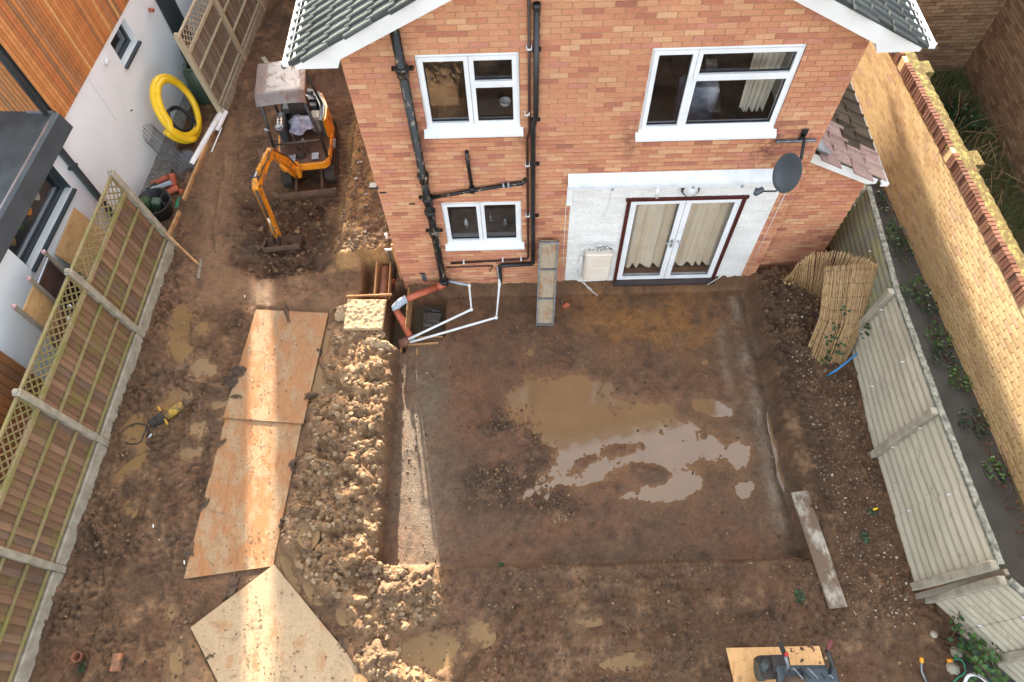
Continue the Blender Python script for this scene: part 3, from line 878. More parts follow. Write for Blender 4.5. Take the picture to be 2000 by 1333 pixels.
b = pebbles('mound_clods', 2600, smp_m, 0.005, 0.052, None)
b.build('mound_clods', MCLOD.m, kind='stuff', label='crumbly clods of dug soil on the spoil mound', cat='soil')
b = pebbles('grey_gravel', 5000, lambda rg: (rg.uniform(-5.15,-4.25), rg.uniform(0.2,4.6)), 0.006, 0.02, None, zfun=lambda x,y: -0.045)
b.build('grey_gravel', simple('grey_chips', (150,146,138), (96,94,90), 40, 0.85, 60, 0.0), kind='stuff', label='grey gravel chippings along the white house', cat='gravel')
# ================================================================== BRICK WORK
def brick_field(L, z0, z1, openings=(), lim=None, ulen=0.2285, h=0.075, seed=1, u0=0.0):
    """list of bricks (ua, ub, za, zb) in a wall's own plane"""
    rg = random.Random(seed); out = []
    nc = int(math.ceil((z1-z0)/h))
    for k in range(nc):
        za, zb = z0+k*h+0.005, z0+(k+1)*h-0.005
        if zb > z1+0.05: break
        lo, hi = (u0, u0+L) if lim is None else lim((za+zb)/2)
        if hi-lo < 0.1: continue
        edges = [u0 - (ulen/2 if k % 2 else 0)]
        while edges[-1] < u0+L: edges.append(edges[-1]+ulen)
        for a, b in zip(edges, edges[1:]):
            a2, b2 = max(a, lo)+0.005, min(b, hi)-0.005
            if b2-a2 < 0.03: continue
            segs = [(a2, b2, za, zb)]
            for (oa, ob, oz0, oz1) in openings:
                ns = []
                for (p, q, r, s) in segs:
                    if q <= oa or p >= ob or s <= oz0 or r >= oz1: ns.append((p,q,r,s)); continue
                    if p < oa-0.02: ns.append((p, oa, r, s))
                    if q > ob+0.02: ns.append((ob, q, r, s))
                    pp, qq = max(p,oa), min(q,ob)
                    if r < oz0-0.02: ns.append((pp,qq,r,oz0))
                    if s > oz1+0.02: ns.append((pp,qq,oz1,s))
                segs = ns
            out += segs
    return out

def lay_bricks(parent, bricks, O, ang, mat_of, depth=0.05, jit=1.0, n_single=300, seed=3, joined_name='brickwork', side=-1, want=None, taper=False):
    """bricks as parts; the ones that show largest singly, the rest as one part. Local frame: u along wall,
    outward normal = -Y of the frame rotated by ang; bricks are children of parent (frame given in world)"""
    rg = random.Random(seed); R = rot('z', ang); O = np.asarray(O, float)
    def w(u, n, z): return O + R @ np.array([u, n, 0]) + np.array([0,0,z])
    items = []
    for (a, b, c, d) in bricks:
        P = w((a+b)/2, 0, (c+d)/2)
        full = abs(b-a-0.2185) < 0.004 and abs(d-c-0.065) < 0.004
        x, y = PX(P)
        vis = full and 8 < x < 1992 and 8 < y < 1325 and (want is None or want(P, x, y))
        dist = np.linalg.norm(P-CAM)
        items.append((dist if vis else 1e9, a, b, c, d, P))
    items.sort(key=lambda q: q[0])
    pm = parent.matrix_world.copy() if parent else Matrix()
    off = np.array(parent['_o']) if parent and '_o' in parent else np.zeros(3)
    protos = {}
    singles = [q for q in items[:n_single] if q[0] < 1e8]
    rest = items[len(singles):] if singles else items
    for (dist, a, b, c, d, P) in singles:
        m = mat_of((a+b)/2, (c+d)/2)
        r = rg.randrange(14); key = (m.name, r)
        if key not in protos:
            mb = MB()
            rr = (r+0.5)/14
            mb.cbox((0, depth/2, 0), (0.2185, depth, 0.065), 0.004)
            mb.rnd = [rr]*len(mb.f)
            protos[key] = mb.mesh('brick'); protos[key].materials.append(m)
        o = bpy.data.objects.new('brick', protos[key]); COL.objects.link(o)
        o.parent = parent
        p = P - off + R @ np.array([0, -0.002-0.005*jit*rg.random(), 0])
        o.location = p
        o.rotation_euler = (jit*rg.uniform(-.012,.012), jit*rg.uniform(-.006,.006), ang+jit*rg.uniform(-.012,.012))
    groups = {}
    for (dist, a, b, c, d, P) in rest:
        m = mat_of((a+b)/2, (c+d)/2)
        mb = groups.setdefault(m.name, (m, MB()))[1]
        R2 = R @ rot('z', jit*rg.uniform(-.012,.012)) @ rot('x', jit*rg.uniform(-.012,.012))
        mb.box(P - off + R @ np.array([0, depth/2-0.002-0.005*jit*rg.random(), 0]), (b-a, depth, d-c), R2, rnd=rg.random())
    for nm, (m, mb) in groups.items():
        mb.build(joined_name, m, parent, kind='stuff')

# ================================================================== THE BRICK HOUSE
HW, HD = 6.0, 15.7
EAVE0 = 4.67; PITCH = 0.51
house = empty('brick_house', (0,0,0), 'red brick house with white windows, gable roof and black pipes', 'house')
OPEN = dict(ul=(0.85,2.05,3.40,4.575), ur=(3.57,5.315,3.25,4.575), k=(0.86,2.04,1.02,2.06), d=(3.59,5.325,-0.02,2.06))
def gable(z):
    k = max(0.0, (z-4.78)/PITCH)
    return (k, HW-k)
PAINT = (2.76, 5.77, -0.075, 2.45)
bw = brick_field(HW, -0.375, 6.35, list(OPEN.values())+[PAINT], gable)
bw += [q for q in brick_field(HW, -0.075, 2.45, list(OPEN.values()), lambda z: PAINT[:2])]
rear = MB()
zc = sorted({-0.6, 6.4}|{o[2] for o in OPEN.values()}|{o[3] for o in OPEN.values()}|{4.78}|{4.78+0.12*k for k in range(1,14)})
for z0, z1 in zip(zc, zc[1:]):
    lo, hi = gable((z0+z1)/2)
    if hi <= lo: continue
    xs = [lo, hi]
    blk = [o for o in OPEN.values() if o[2] < (z0+z1)/2 < o[3]]
    xs = sorted(set(xs+[v for o in blk for v in o[:2]]))
    for a, b2 in zip(xs, xs[1:]):
        if any(o[0] <= (a+b2)/2 <= o[1] for o in blk): continue
        rear.bbox((a,0.004,z0),(b2,0.24,z1))
def wallmat(u, z):
    if 2.76 < u < 5.77 and -0.08 < z < 2.45 and not (abs(z-1.42) < 0.03 and u < 2.86): return M['brick_white']
    return M['brick']
wall_rear = rear.build('rear_wall', M['mortar'], house)
def hidden_by_things(P, x, y):
    return P[2] < 4.80 + (0.47*P[0] if P[0] < 3 else 0.47*(6-P[0])) and not (770 < x < 800)
lay_bricks(wall_rear, bw, (0,0,0), 0.0, wallmat, want=hidden_by_things)
# painted patch: mortar behind is painted too
b = MB()
for (x0,x1,z0,z1) in ((2.76,3.59,-0.07,2.44),(5.325,5.77,-0.07,2.44),(3.59,5.325,2.06,2.44)):
    b.bbox((x0,-0.0015,z0),(x1,0.003,z1))
b.build('painted_joint', M['mortar_white'], wall_rear)
# side and front walls
for nm, x0, x1 in (('side_wall',0.012,0.24),('side_wall',5.76,5.988)):
    b = MB(); b.bbox((x0,0.24,-0.6),(x1,HD,4.78)); sw = b.build(nm, M['mortar'], house)
    if x0 < 1: lay_bricks(sw, brick_field(6.0, -0.225, 4.75, seed=4), (0,6.0,0), -math.pi/2, lambda u,z: M['brick'], n_single=0)
    else: lay_bricks(sw, brick_field(4.0, 2.4, 4.75, seed=5), (6,0,0), math.pi/2, lambda u,z: M['brick'], n_single=0)
b = MB(); b.bbox((0.24,HD-0.24,-0.6),(5.76,HD,4.78)); b.prism([(0.02,HD-0.2,4.78),(5.98,HD-0.2,4.78),(3,HD-0.2,6.3)], (0,0.2,0))
b.bbox((5.99,8.9,-0.5),(6.50,HD+.2,4.70)); b.build('front_wall', M['mortar'], house)  # box here is an added, unseen side block that shades the yellow wall
# rooms behind the windows
def room(x0,x1,y0,y1,z0,z1):
    b = MB()
    t = 0.04
    b.bbox((x0,y1,z0),(x1,y1+t,z1)); b.bbox((x0-t,y0,z0),(x0,y1,z1)); b.bbox((x1,y0,z0),(x1+t,y1,z1)); b.bbox((x0,y0,z1),(x1,y1,z1+t))
    r = b.build('room_lining', M['interior'], house)
    b = MB(); b.bbox((x0,y0,z0-t),(x1,y1,z0)); b.build('room_floor', M['carpet'], r)
room(0.3,2.7,0.26,3.6,2.78,5.1); room(2.85,5.7,0.26,4.0,2.78,5.1); room(0.3,2.7,0.26,3.4,-0.02,2.45); room(2.85,5.7,0.26,4.2,-0.02,2.45)

def frame_rect(mb, x0,x1,z0,z1,t,y0,y1):
    mb.bbox((x0,y0,z0),(x1,y1,z0+t)); mb.bbox((x0,y0,z1-t),(x1,y1,z1))
    mb.bbox((x0,y0,z0+t),(x0+t,y1,z1-t)); mb.bbox((x1-t,y0,z0+t),(x1,y1,z1-t))
def pane(par, x0,x1,z0,z1,y):
    b = MB(); b.bbox((x0,y,z0),(x1,y+0.008,z1)); return b.build('pane', M['glass'], par)
def sash(par, x0,x1,z0,z1, proud, t=0.055):
    b = MB(); y0 = 0.012-proud
    frame_rect(b, x0,x1,z0,z1,t,y0,0.06)
    o = b.build('sash', M['upvc'], par)
    g = MB(); frame_rect(g, x0+t,x1-t,z0+t,z1-t,0.012,0.02,0.045); g.build('gasket', M['black'], par)
    pane(par, x0+t+.004,x1-t-.004,z0+t+.004,z1-t-.004,0.032)
def window(o, sill, cells, label):
    x0,x1,z0,z1 = o; zs = z0+sill
    b = MB(); frame_rect(b, x0+.004,x1-.004,zs,z1-.004,0.045,0.018,0.09)
    for c in cells:
        pass
    w = b.build('window', M['upvc'], house, label=label)
    for (a,b_,c,d,proud) in cells: sash(w, a,b_,c,d,proud)
    m = MB()
    m.prism([(x0-0.035,-0.085,z0-0.012),(x0-0.035,-0.085,z0+0.02),(x0-0.035,0.02,zs),(x0-0.035,0.02,z0+0.0)], (x1-x0+0.07,0,0))
    m.build('sill', M['upvc'], w)
    # reveal lining inside
    m = MB(); frame_rect(m, x0,x1,z0,z1,0.012,0.10,0.255); m.build('reveal', M['upvc'], w)
    return w
x0,x1,z0,z1 = OPEN['ul']; s = 0.09; mid = 1.46
window(OPEN['ul'], s, [(x0+.03,mid,z0+s+.03,z1-.03,.022),(mid+.005,x1-.03,z0+s+.03+0.62,z1-.03,.022),(mid+.005,x1-.03,z0+s+.03,z0+s+.655,.004)], 'square white bedroom window with a dark interior')
x0,x1,z0,z1 = OPEN['ur']; mid = 4.10
window(OPEN['ur'], s, [(x0+.03,mid,z0+s+.03,z1-.03,.022),(mid+.005,x1-.03,z0+s+.03+0.78,z1-.03,.022),(mid+.005,x1-.03,z0+s+.03,z0+s+.815,.004)], 'wide white upper window with a pale curtain inside')
x0,x1,z0,z1 = OPEN['k']; mid = 1.43
window(OPEN['k'], 0.08, [(x0+.03,mid,z0+.11,z1-.03,.022),(mid+.005,x1-.03,z0+.11,z1-.03,.004)], 'low white kitchen window with two panes')

# patio door
x0,x1,z0,z1 = OPEN['d']
b = MB(); b.bbox((x0,-0.03,z0),(x0+.055,0.1,z1)); b.bbox((x1-.055,-0.03,z0),(x1,0.1,z1)); b.bbox((x0-.02,-0.035,z1-.045),(x1+.02,0.1,z1+.012))
door = b.build('patio_door', M['red_frame'], house, label='white double patio door in a dark brown frame')
b = MB(); b.bbox((x0+.0,-0.10,z0-.07),(x1,0.06,z0+.0)); b.build('threshold', simple('threshold_dark',(70,58,54),(56,48,46),6,0.5), door)
mx = (x0+x1)/2
for a, c in ((x0+.06,mx-.004),(mx+.004,x1-.06)):
    b = MB(); t = 0.085
    frame_rect(b, a,c,z0+.015,z1-.05,t,-0.012,0.05)
    lf = b.build('door_leaf', M['upvc'], door)
    pane(lf, a+t,c-t,z0+.015+t,z1-.05-t,0.022)
    g = MB(); frame_rect(g, a+t,c-t,z0+.015+t,z1-.05-t,0.01,0.0,0.02); g.build('gasket', M['galv'], lf)
b = MB(); b.cbox((mx-.045,-0.03,1.0),(0.03,0.02,0.2),0.006); b.tube([(mx-.045,-0.035,1.05),(mx-.045,-0.07,1.05),(mx-.15,-0.07,1.05)],0.011); b.tube([(mx+.045,-0.02,1.05),(mx+.045,-0.06,1.05),(mx+.13,-0.06,1.05)],0.011)
b.build('handle', M['alu'], door)

def curtain(x0,x1,z0,z1,y,amp,waves,mat,label,seed=1,ragged=0.0,taper=0.0):
    rg = np.random.default_rng(seed)
    nu, nv = int(waves*14), 12
    u = np.linspace(0,1,nu); v = np.linspace(0,1,nv)
    ph = 2*math.pi*waves*u + 1.1*np.sin(2*math.pi*u*1.7+seed) + 0.5*np.sin(2*math.pi*u*3.1+2*seed)
    G = np.zeros((nu,nv,3))
    lowz = z0 + ragged*(0.5+0.5*np.sin(ph+1.0))*1.0
    for j in range(nv):
        wd = 1-taper*v[j]
        G[:,j,0] = x0+(x1-x0)*(0.5+(u-0.5)*wd)+0.012*np.sin(ph*0.5)*v[j]
        G[:,j,1] = y+amp*(0.55+0.45*v[j])*np.sin(ph)
        G[:,j,2] = z1+(lowz-z1)*v[j]
    b = MB(); b.sheet(G, 0.004)
    c = np.array([(x0+x1)/2, y, z0]); b.v = [tuple(np.array(q)-c) for q in b.v]
    return b.build('curtain', mat, None, tuple(c), label=label, cat='curtain')
curtain(3.68,4.40,0.14,2.02,0.17,0.045,4.0,M['curtain'],'cream curtain hanging behind the left patio door leaf',2,0.012)
curtain(4.50,5.24,0.16,2.02,0.17,0.042,5.0,M['curtain'],'cream curtain hanging behind the right patio door leaf',5,0.01)
curtain(4.86,5.28,3.34,4.56,0.33,0.035,5,M['curtain2'],'pale curtain gathered at the right of the wide upper window',3,0.03,0.25)
curtain(3.60,3.72,3.34,4.56,0.33,0.03,2,M['curtain2'],'pale curtain edge at the left of the wide upper window',4,0.02,0.1)

# ---- things seen through the panes
def jar(name, p, r, h, mat, label, cat, n=14, prof=None):
    b = MB(); pr = prof or [(0,0),(r,0),(r,h*0.62),(r*0.45,h*0.8),(r*0.45,h),(0,h)]
    b.lathe(pr, (0,0,0), n); return b.build(name, mat, None, p, label=label, cat=cat)
b = MB(); b.bbox((0.9,0.26,1.0),(2.0,0.75,1.03)); b.build('worktop', simple('worktop',(150,140,128),(120,112,104),8,0.4), house)
jar('glass_jar',(1.78,0.36,1.03),0.055,0.22,M['galv'],'tall pale jar on the kitchen worktop behind the right pane','jar')
jar('bottle',(1.15,0.38,1.03),0.035,0.2,M['white_pvc'],'white washing-up bottle on the worktop behind the left kitchen pane','bottle')
jar('green_pot',(1.95,0.40,1.03),0.045,0.1,M['hose_green'],'small green pot at the right end of the kitchen worktop','pot',prof=[(0,0),(.035,0),(.045,.1),(.04,.1),(.03,.02),(0,.02)])
b = MB(); b.tube([(0,0,0),(0,0,.2),(0,-.02,.26),(0,-.08,.28),(0,-.14,.25),(0,-.15,.2)],0.012); b.lathe([(0,0),(.03,0),(.025,.03),(0,.03)])
b.build('kitchen_tap', M['alu'], None, (1.55,0.5,1.03), label='chrome swan-neck tap behind the kitchen window', cat='tap')
b = MB(); b.lathe([(0,0),(.05,0),(.07,.03),(.075,.07),(.068,.07),(.06,.03),(0,.02)]); b.build('white_bowl', M['white_pvc'], None, (1.86,0.42,3.46), label='white bowl inside the square bedroom window', cat='bowl')
b = MB(); b.bbox((1.5,.28,3.42),(2.0,.55,3.46)); b.build('window_shelf', M['carpet'], house)
b = MB(); b.cbox((0,0,.22),(.42,.3,.44),.02); b.cbox((0.02,0,.5),(.3,.26,.12),.03); b.build('cardboard_box', simple('cardboard',(176,130,84),(150,110,70),5,0.8), None, (1.15,0.62,3.3-.52+.0), label='brown cardboard box inside the square bedroom window', cat='box')
b = MB(); b.cbox((0,0,.35),(.5,.35,.7),.05); b.build('laundry_heap', cloth('laundry',(190,192,200),(90,96,120)), None, (4.45,0.75,2.78), label='heap of pale and blue laundry inside the wide upper window', cat='laundry')

# ---- barge boards, boxed eaves, soffits
def ztop(x): return 4.70+PITCH*(x+0.45)      # top edge of the barge board
b = MB()
prof = [(-0.43,4.67),(0.04,4.67),(0.09,4.78),(3.0,ztop(3.0)-0.19),(3.0,ztop(3.0)),(-0.43,4.715)]
b.prism([(x,-0.30,z) for x,z in prof], (0,0.025,0)); b.build('barge_board', M['fascia'], house)
b = MB(); b.prism([(6-x,-0.30,z) for x,z in reversed(prof)], (0,0.025,0)); b.build('barge_board', M['fascia'], house)
for s in (0,1):
    b = MB()
    fx = (lambda x: x) if s == 0 else (lambda x: 6-x)
    xa, xb = sorted((fx(-0.43), fx(0.035)))
    b.bbox((xa,-0.272,4.668),(xb,HD+.2,4.69))
    xa, xb = sorted((fx(-0.43), fx(-0.41))); b.bbox((xa,-0.272,4.69),(xb,HD+.2,4.80))
    xa, xb = sorted((fx(0.03), fx(0.045))); b.bbox((xa,-0.272,4.69),(xb,-0.002,4.80))
    b.prism([(fx(0.05),-0.27,4.80),(fx(3.0),-0.27,6.29),(fx(3.0),-0.27,6.31),(fx(0.05),-0.27,4.82)], (0,0.27,0))
    b.build('soffit', M['fascia'], house)
    g = MB(); gxp = fx(-0.515)
    n = 9; ring = [(gxp+0.030*math.cos(math.pi+math.pi*k/(n-1)), 4.78+0.045*math.sin(math.pi+math.pi*k/(n-1))) for k in range(n)]
    G = np.array([[(x,y,z) for x,z in ring] for y in (-0.32, HD+.2)]); g.sheet(G, 0.004)
    g.add([(x,-0.32,z) for x,z in ring]+[(gxp,-0.32,4.78)], [tuple(range(n))]); g.bbox((gxp-.034,-.335,4.73),(gxp+.034,-.318,4.79))
    g.build('gutter', M['fascia'], house)

# ---- roof tiles
def tiles(parent, xa, za, slope_dir, pitch, y0, y1, ncourse, mat_of, expo=0.295, wid=0.15, seed=2, limit=290):
    """broken-bond interlocking tiles; slope_dir +1: rises with x"""
    rg = random.Random(seed); a = math.atan(pitch); ca, sa = math.cos(a), math.sin(a)
    base = {}
    def tile_mb(r):
        mb = MB(); t = 0.022
        prof = [(-wid/2,0),(-wid/2,0.040),(-wid/2+.022,0.046),(-wid/2+.045,0.040),(-wid/2+.06,0.024),(wid/2-.004,0.020),(wid/2-.004,0)]
        P = []
        for (yy, zz) in prof: P.append((-0.03, yy, zz))
        mb.prism(P, (expo+0.07, 0, 0)); mb.rnd = [r]*len(mb.f)
        return mb
    lst = []
    for c in range(ncourse):
        n = int((y1-y0)/wid)+2
        for k in range(n):
            yc = y0 + (k+0.5)*wid - (wid/2 if c % 2 else 0)
            if yc-wid/2 > y1: continue
            s = c*expo
            P = np.array([xa+slope_dir*s*ca, yc, za+s*sa])
            lst.append((c,k,P,in_view(P+np.array([0,0,.03]),25)))
    vis = sorted([q for q in lst if q[3]], key=lambda q: np.linalg.norm(q[2]-CAM))[:limit]
    ids = {id(q) for q in vis}
    Rb = rot('y', -a-0.035)
    if slope_dir < 0: Rb = rot('z', math.pi) @ rot('y', -a-0.035)
    far = MB(); M3 = Matrix([list(r) for r in Rb]).to_4x4()
    for q in lst:
        c, k, P, v = q
        m = mat_of(c, k); r = rg.randrange(8)
        if id(q) in ids:
            key = (m.name, r)
            if key not in base:
                base[key] = tile_mb((r+.5)/8).mesh('roof_tile'); base[key].materials.append(m)
            o = bpy.data.objects.new('roof_tile', base[key]); COL.objects.link(o); o.parent = parent
            mw = Matrix.Translation(Vector(P)) @ Matrix.Rotation(rg.uniform(-.01,.01),4,'Z') @ M3
            o.matrix_local = mw
        else:
            mb = tile_mb((r+.5)/8); V = np.array(mb.v) @ Rb.T + P
            far.add(V, mb.f, rnd=(r+.5)/8)
    if far.v:
        far.build('roof_tiling', mat_of(0,9), parent, kind='stuff')
b = MB(); b.prism([(-0.47,-0.295,4.70),(3.0,-0.295,ztop(3.0)),(6.47,-0.295,4.70),(6.47,-0.295,4.73),(3.0,-0.295,ztop(3.0)+.035),(-0.47,-0.295,4.73)], (0,HD+.6,0))
roof = b.build('roof', M['tile'], house)
tiles(roof, -0.53, 4.705, 1, PITCH, -0.325, HD+.25, 14, lambda c,k: M['tile'])
tiles(roof, 6.53, 4.705, -1, PITCH, -0.325, HD+.25, 14, lambda c,k: M['tile'], seed=8)
b = MB()
for k in range(38): b.tube([(3.0,-0.33+k*.45,6.50),(3.0,-0.33+k*.45+.44,6.50)], 0.12, 10)
b.build('ridge_tiles', M['tile'], roof, kind='stuff')
b = MB(); b.bbox((2.6,5.2,5.9),(3.4,5.9,7.6)); b.bbox((2.55,5.15,7.6),(3.45,5.95,7.7)); b.build('chimney', M['brick'], roof)

# ---- lean-to extension on the right
EY = 0.13
b = MB(); b.prism([(5.99,EY+.004,-0.5),(7.04,EY+.004,-0.5),(7.04,EY+.004,2.24),(5.99,EY+.004,2.74)], (0,8.5,0))
ext = b.build('extension_wall', M['mortar'], house)
lay_bricks(ext, brick_field(1.05, -0.30, 2.74, (), lambda z: (6.0, 7.05 if z < 2.22 else 7.05-(z-2.22)/0.48), u0=6.0, seed=6), (0,EY,0), 0.0, lambda u,z: M['brick'], n_single=0)
def ezt(x): return 2.88-0.49*(x-6.0)
b = MB(); b.prism([(6.002,EY-.12,ezt(6.0)-.02),(7.10,EY-.12,ezt(7.10)-.02),(7.10,EY-.12,ezt(7.10)-.12),(6.98,EY-.12,ezt(7.10)-.13),(6.002,EY-.12,ezt(6.0)-.19)], (0,0.022,0))
b.build('barge_board', M['fascia'], house)
b = MB(); b.prism([(6.01,EY-.13,ezt(6.01)-.022),(7.14,EY-.13,ezt(7.14)-.022),(7.14,EY-.13,ezt(7.14)),(6.01,EY-.13,ezt(6.01))], (0,8.6,0))
lean = b.build('lean_to_roof', M['tile_brown'], house)
def pk(c, k):
    lim = 4 - (c % 2) if c > 1 else 2
    return M['tile_pink'] if k < (2 if c <= 1 else 3) + (1 if c == 3 else 0) else M['tile_brown']
tiles(lean, 7.17, ezt(7.17)+.002, -1, 0.49, EY-.14, 8.7, 4, pk, expo=0.30, wid=0.26, seed=9)
b = MB()
n = 9; ring = [(7.20+0.05*math.cos(math.pi+math.pi*k/(n-1)), ezt(7.2)-.02+0.05*math.sin(math.pi+math.pi*k/(n-1))) for k in range(n)]
b.sheet(np.array([[(x,y,z) for x,z in ring] for y in (EY-.16, 8.7)]), 0.004)
b.bbox((7.145,EY-.175,ezt(7.2)-.07),(7.255,EY-.158,ezt(7.2)-.015)); b.build('gutter', M['fascia'], house)
b = MB(); b.cbox((6.06,EY-.02,2.93),(0.13,0.26,0.05),.012, rot('y',.35)); b.cbox((6.12,EY-.10,2.90),(0.2,0.12,0.05),.012, rot('y',.45)); b.build('lead_saddle', M['galv'], lean)

# ---- lead flashing box over the painted wall
b = MB()
G = []
for i, x in enumerate(np.linspace(2.70,5.70,60)):
    row = []
    for (y,z) in ((-0.004,2.60),(-0.03,2.545),(-0.075,2.50),(-0.105,2.46),(-0.108,2.40)):
        row.append((x, y+0.004*math.sin(i*1.3+z*9)*(y<-0.01), z+0.006*math.sin(i*0.9+y*40)*(y<-0.01)))
    G.append(row)
b.sheet(np.array(G), -0.006); b.build('lead_flashing', M['lead'], house)
b = MB(); b.bbox((2.73,-0.10,2.36),(5.66,-0.012,2.40)); b.bbox((2.70,-0.03,1.96),(2.78,-0.004,2.36)); b.build('fascia_strip', M['fascia'], house)
b = MB()
for x in (3.33, 4.46, 5.15): b.cbox((x,-0.105,2.37),(0.035,0.03,0.05),.006)
b.build('clip', M['grey_pvc'], house)
b = MB(); b.tube([(3.96,-0.12,2.40),(3.96,-0.14,2.34),(3.97,-0.14,2.22)],0.028,10); b.build('pipe_stub', M['white_pvc'], house)

# ---- soil stack, downpipes and waste pipes
SX = 0.70
b = MB(); b.tube([(SX,-0.085,5.25),(SX,-0.085,0.26),(SX,-0.10,0.16),(SX,-0.12,0.08)],0.055,14)
soil = b.build('soil_pipe', M['iron'], house, label='thick black cast iron soil pipe with peeling paint')
for z in (4.45,2.70,2.24,1.95,1.50,0.16):
    b = MB(); b.lathe([(0.055,-.10),(.07,-.09),(.072,-.02),(.085,.0),(.085,.035),(.072,.05),(.058,.055)], (SX,-0.085,z), 16)
    b.build('collar', M['iron'], soil)
for z in (4.43,2.22,1.47):
    b = MB(); b.bbox((SX-.13,-0.05,z-.02),(SX+.13,0.0,z+.015)); b.build('bracket', M['iron'], soil)
b = MB(); b.tube([(SX+.05,-.085,2.27),(1.35,-.06,2.37),(1.80,-.055,2.45)],0.028,10); b.tube([(1.80,-.055,2.45),(2.06,-.055,2.49),(2.10,-.03,2.51),(2.10,0.02,2.51)],0.033,10)
b.tube([(1.33,0.01,3.08),(1.33,-.05,3.07),(1.35,-.06,2.38)],0.026,10); b.lathe([(0.027,-.05),(.042,-.045),(.042,.045),(.027,.05)],(1.35,-.06,2.39),12)
b.build('waste_pipe', M['iron'], house, label='black branched waste pipe between the left windows')
b = MB(); 
for x in (1.80,1.87): b.lathe([(0.034,-.012),(.042,-.012),(.042,.012),(.034,.012)],(x,-.055,2.452+.1*(x-1.8)),12, rot('y',math.pi/2-.15))
b.build('clip', M['grey_pvc'], house)
b = MB(); b.tube([(2.245,-.06,5.20),(2.245,-.06,3.68),(2.21,-.06,3.52),(2.215,-.06,0.62),(2.20,-.06,0.58),(1.70,-.06,0.55),(1.665,-.06,0.52),(1.66,-.06,0.10)],0.034,12); b.lathe([(.035,0),(.045,.005),(.045,.07),(.035,.075)],(2.245,-.06,5.14),12)
dp = b.build('downpipe', M['black'], house, label='black plastic downpipe with an offset down the middle of the wall')
for z in (4.62,3.60,2.82,1.75):
    b = MB(); b.bbox((2.17,-.055,z),(2.30,0,z+.025)); b.build('bracket', M['black'], dp)
b = MB(); b.tube([(2.165,-.035,5.6),(2.165,-.035,3.4),(2.135,-.035,3.3),(2.135,-.035,0.72),(2.11,-.035,0.68),(0.86,-.035,0.61)],0.017,8)
bp = b.build('overflow_pipe', M['brown_pvc'], house, label='thin brown pipe running beside the black downpipe')
b = MB()
for (x,z) in ((2.165,4.66),(2.135,3.72),(2.135,2.83),(2.135,1.78)): b.bbox((x-.028,-.06,z-.02),(x+.028,-.052,z+.0)); b.bbox((x-.032,-.06,z-.02),(x-.022,-.005,z+.03)); b.bbox((x+.022,-.06,z-.02),(x+.032,-.005,z+.03))
for x in (1.08,1.72,2.02): b.bbox((x-.012,-.058,0.60+.05*(x-.86)),(x+.012,-.004,0.66+.05*(x-.86)))
b.build('clip', M['white_pvc'], bp)
b = MB(); b.tube([(0.78,-.02,0.48),(1.55,-.02,0.50)],0.012,8); b.tube([(1.55,-.02,.50),(1.52,-.04,.44),(1.50,-.05,.38)],0.01,6); b.build('thin_pipe', M['brown_pvc'], house)
b = MB(); b.bbox((0.33,-.02,0.10),(0.40,-.004,0.30)); b.build('vent_cover', M['galv'], house)
b = MB(); b.cbox((5.655,-.03,3.135),(0.52,0.06,0.035),.008, rot('y',-.01)); b.build('vent_pipe', M['galv'], house)
for (x,z) in ((0.40,2.05),(0.62,0.85),(0.30,0.30),(0.02,2.30)):
    b = MB(); b.bbox((x,-.012,z),(x+.09,-.0065,z+.028)); b.build('air_slot', M['black'], house)
b = MB(); b.bbox((-0.10,-.03,2.42),(0.02,.06,2.455)); b.build('side_bracket', M['black'], house)

# ---- fittings hung on the wall: things of their own
o = empty('satellite_dish', (5.72,-0.02,2.95), 'dark grey satellite dish on an arm above the painted wall', 'satellite dish')
dn = np.array([-0.88,-0.42,0.20]); dn /= np.linalg.norm(dn)
sx_ = np.cross((0,0,1),dn); sx_ /= np.linalg.norm(sx_); ux_ = np.cross(dn,sx_)
Rd = np.stack([sx_,ux_,dn],1)
b = MB(); prof = [(0.0001,0.0),(.08,.006),(.16,.022),(.22,.042),(.275,.066)]
cD = np.array([-.14,-.36,-0.03])
S = np.array([[.78,0,0],[0,1.05,0],[0,0,1]])
m2 = MB(); m2.lathe(prof+[(.28,.064),(.275,.055),(.22,.032),(.16,.012),(.08,-.004),(.0001,-.01)], (0,0,0), 28)
V = (np.array(m2.v) @ S.T) @ Rd.T + cD
b.add(V, m2.f, True); b.build('reflector', M['dish'], o)
b = MB(); b.tube([(0,0,.28),(-.02,-.12,.30),(-.05,-.30,.16),tuple(cD-dn*.02)],0.022,8); b.cbox((0,-.01,.28),(.08,.02,.2),.005); b.build('mount', M['black'], o)
b = MB(); lo = cD+Rd@np.array([0,-.32,.05]); hi = lo+np.array([-.26,-.05,.06]); b.tube([cD+Rd@np.array([0,-.28,.03]),lo,hi],0.012,8); b.build('feed_arm', M['black'], o)
b = MB(); b.cbox(hi,(.15,.07,.09),.02,rot('z',.5)); b.tube([hi,hi+np.array([-.05,.02,.0])],.04,10); b.build('receiver', M['dish'], o)
o = empty('wall_lamp', (4.45,-0.01,2.27), 'round bulkhead lamp with dark rim above the patio door', 'lamp')
Rl = rot('x', math.pi/2-.12)
b = MB(); b.lathe([(0.0001,0),(.125,0),(.13,.03),(.125,.06),(.112,.07),(.108,.055)],(0,-.005,0),24,Rl); b.build('rim', M['black'], o)
b = MB(); b.lathe([(.11,.05),(.10,.085),(.06,.115),(.0001,.126)],(0,-.005,0),24,Rl); b.build('lamp_glass', simple('frosted_glass',(222,222,220),(190,190,188),16,0.15), o)
o = empty('meter_box', (3.27,-0.01,0.53), 'cream plastic meter box low on the white painted wall', 'meter box')
b = MB(); b.cbox((0,-.07,0),(.44,.13,.72),.02); b.build('case', M['cream'], o)
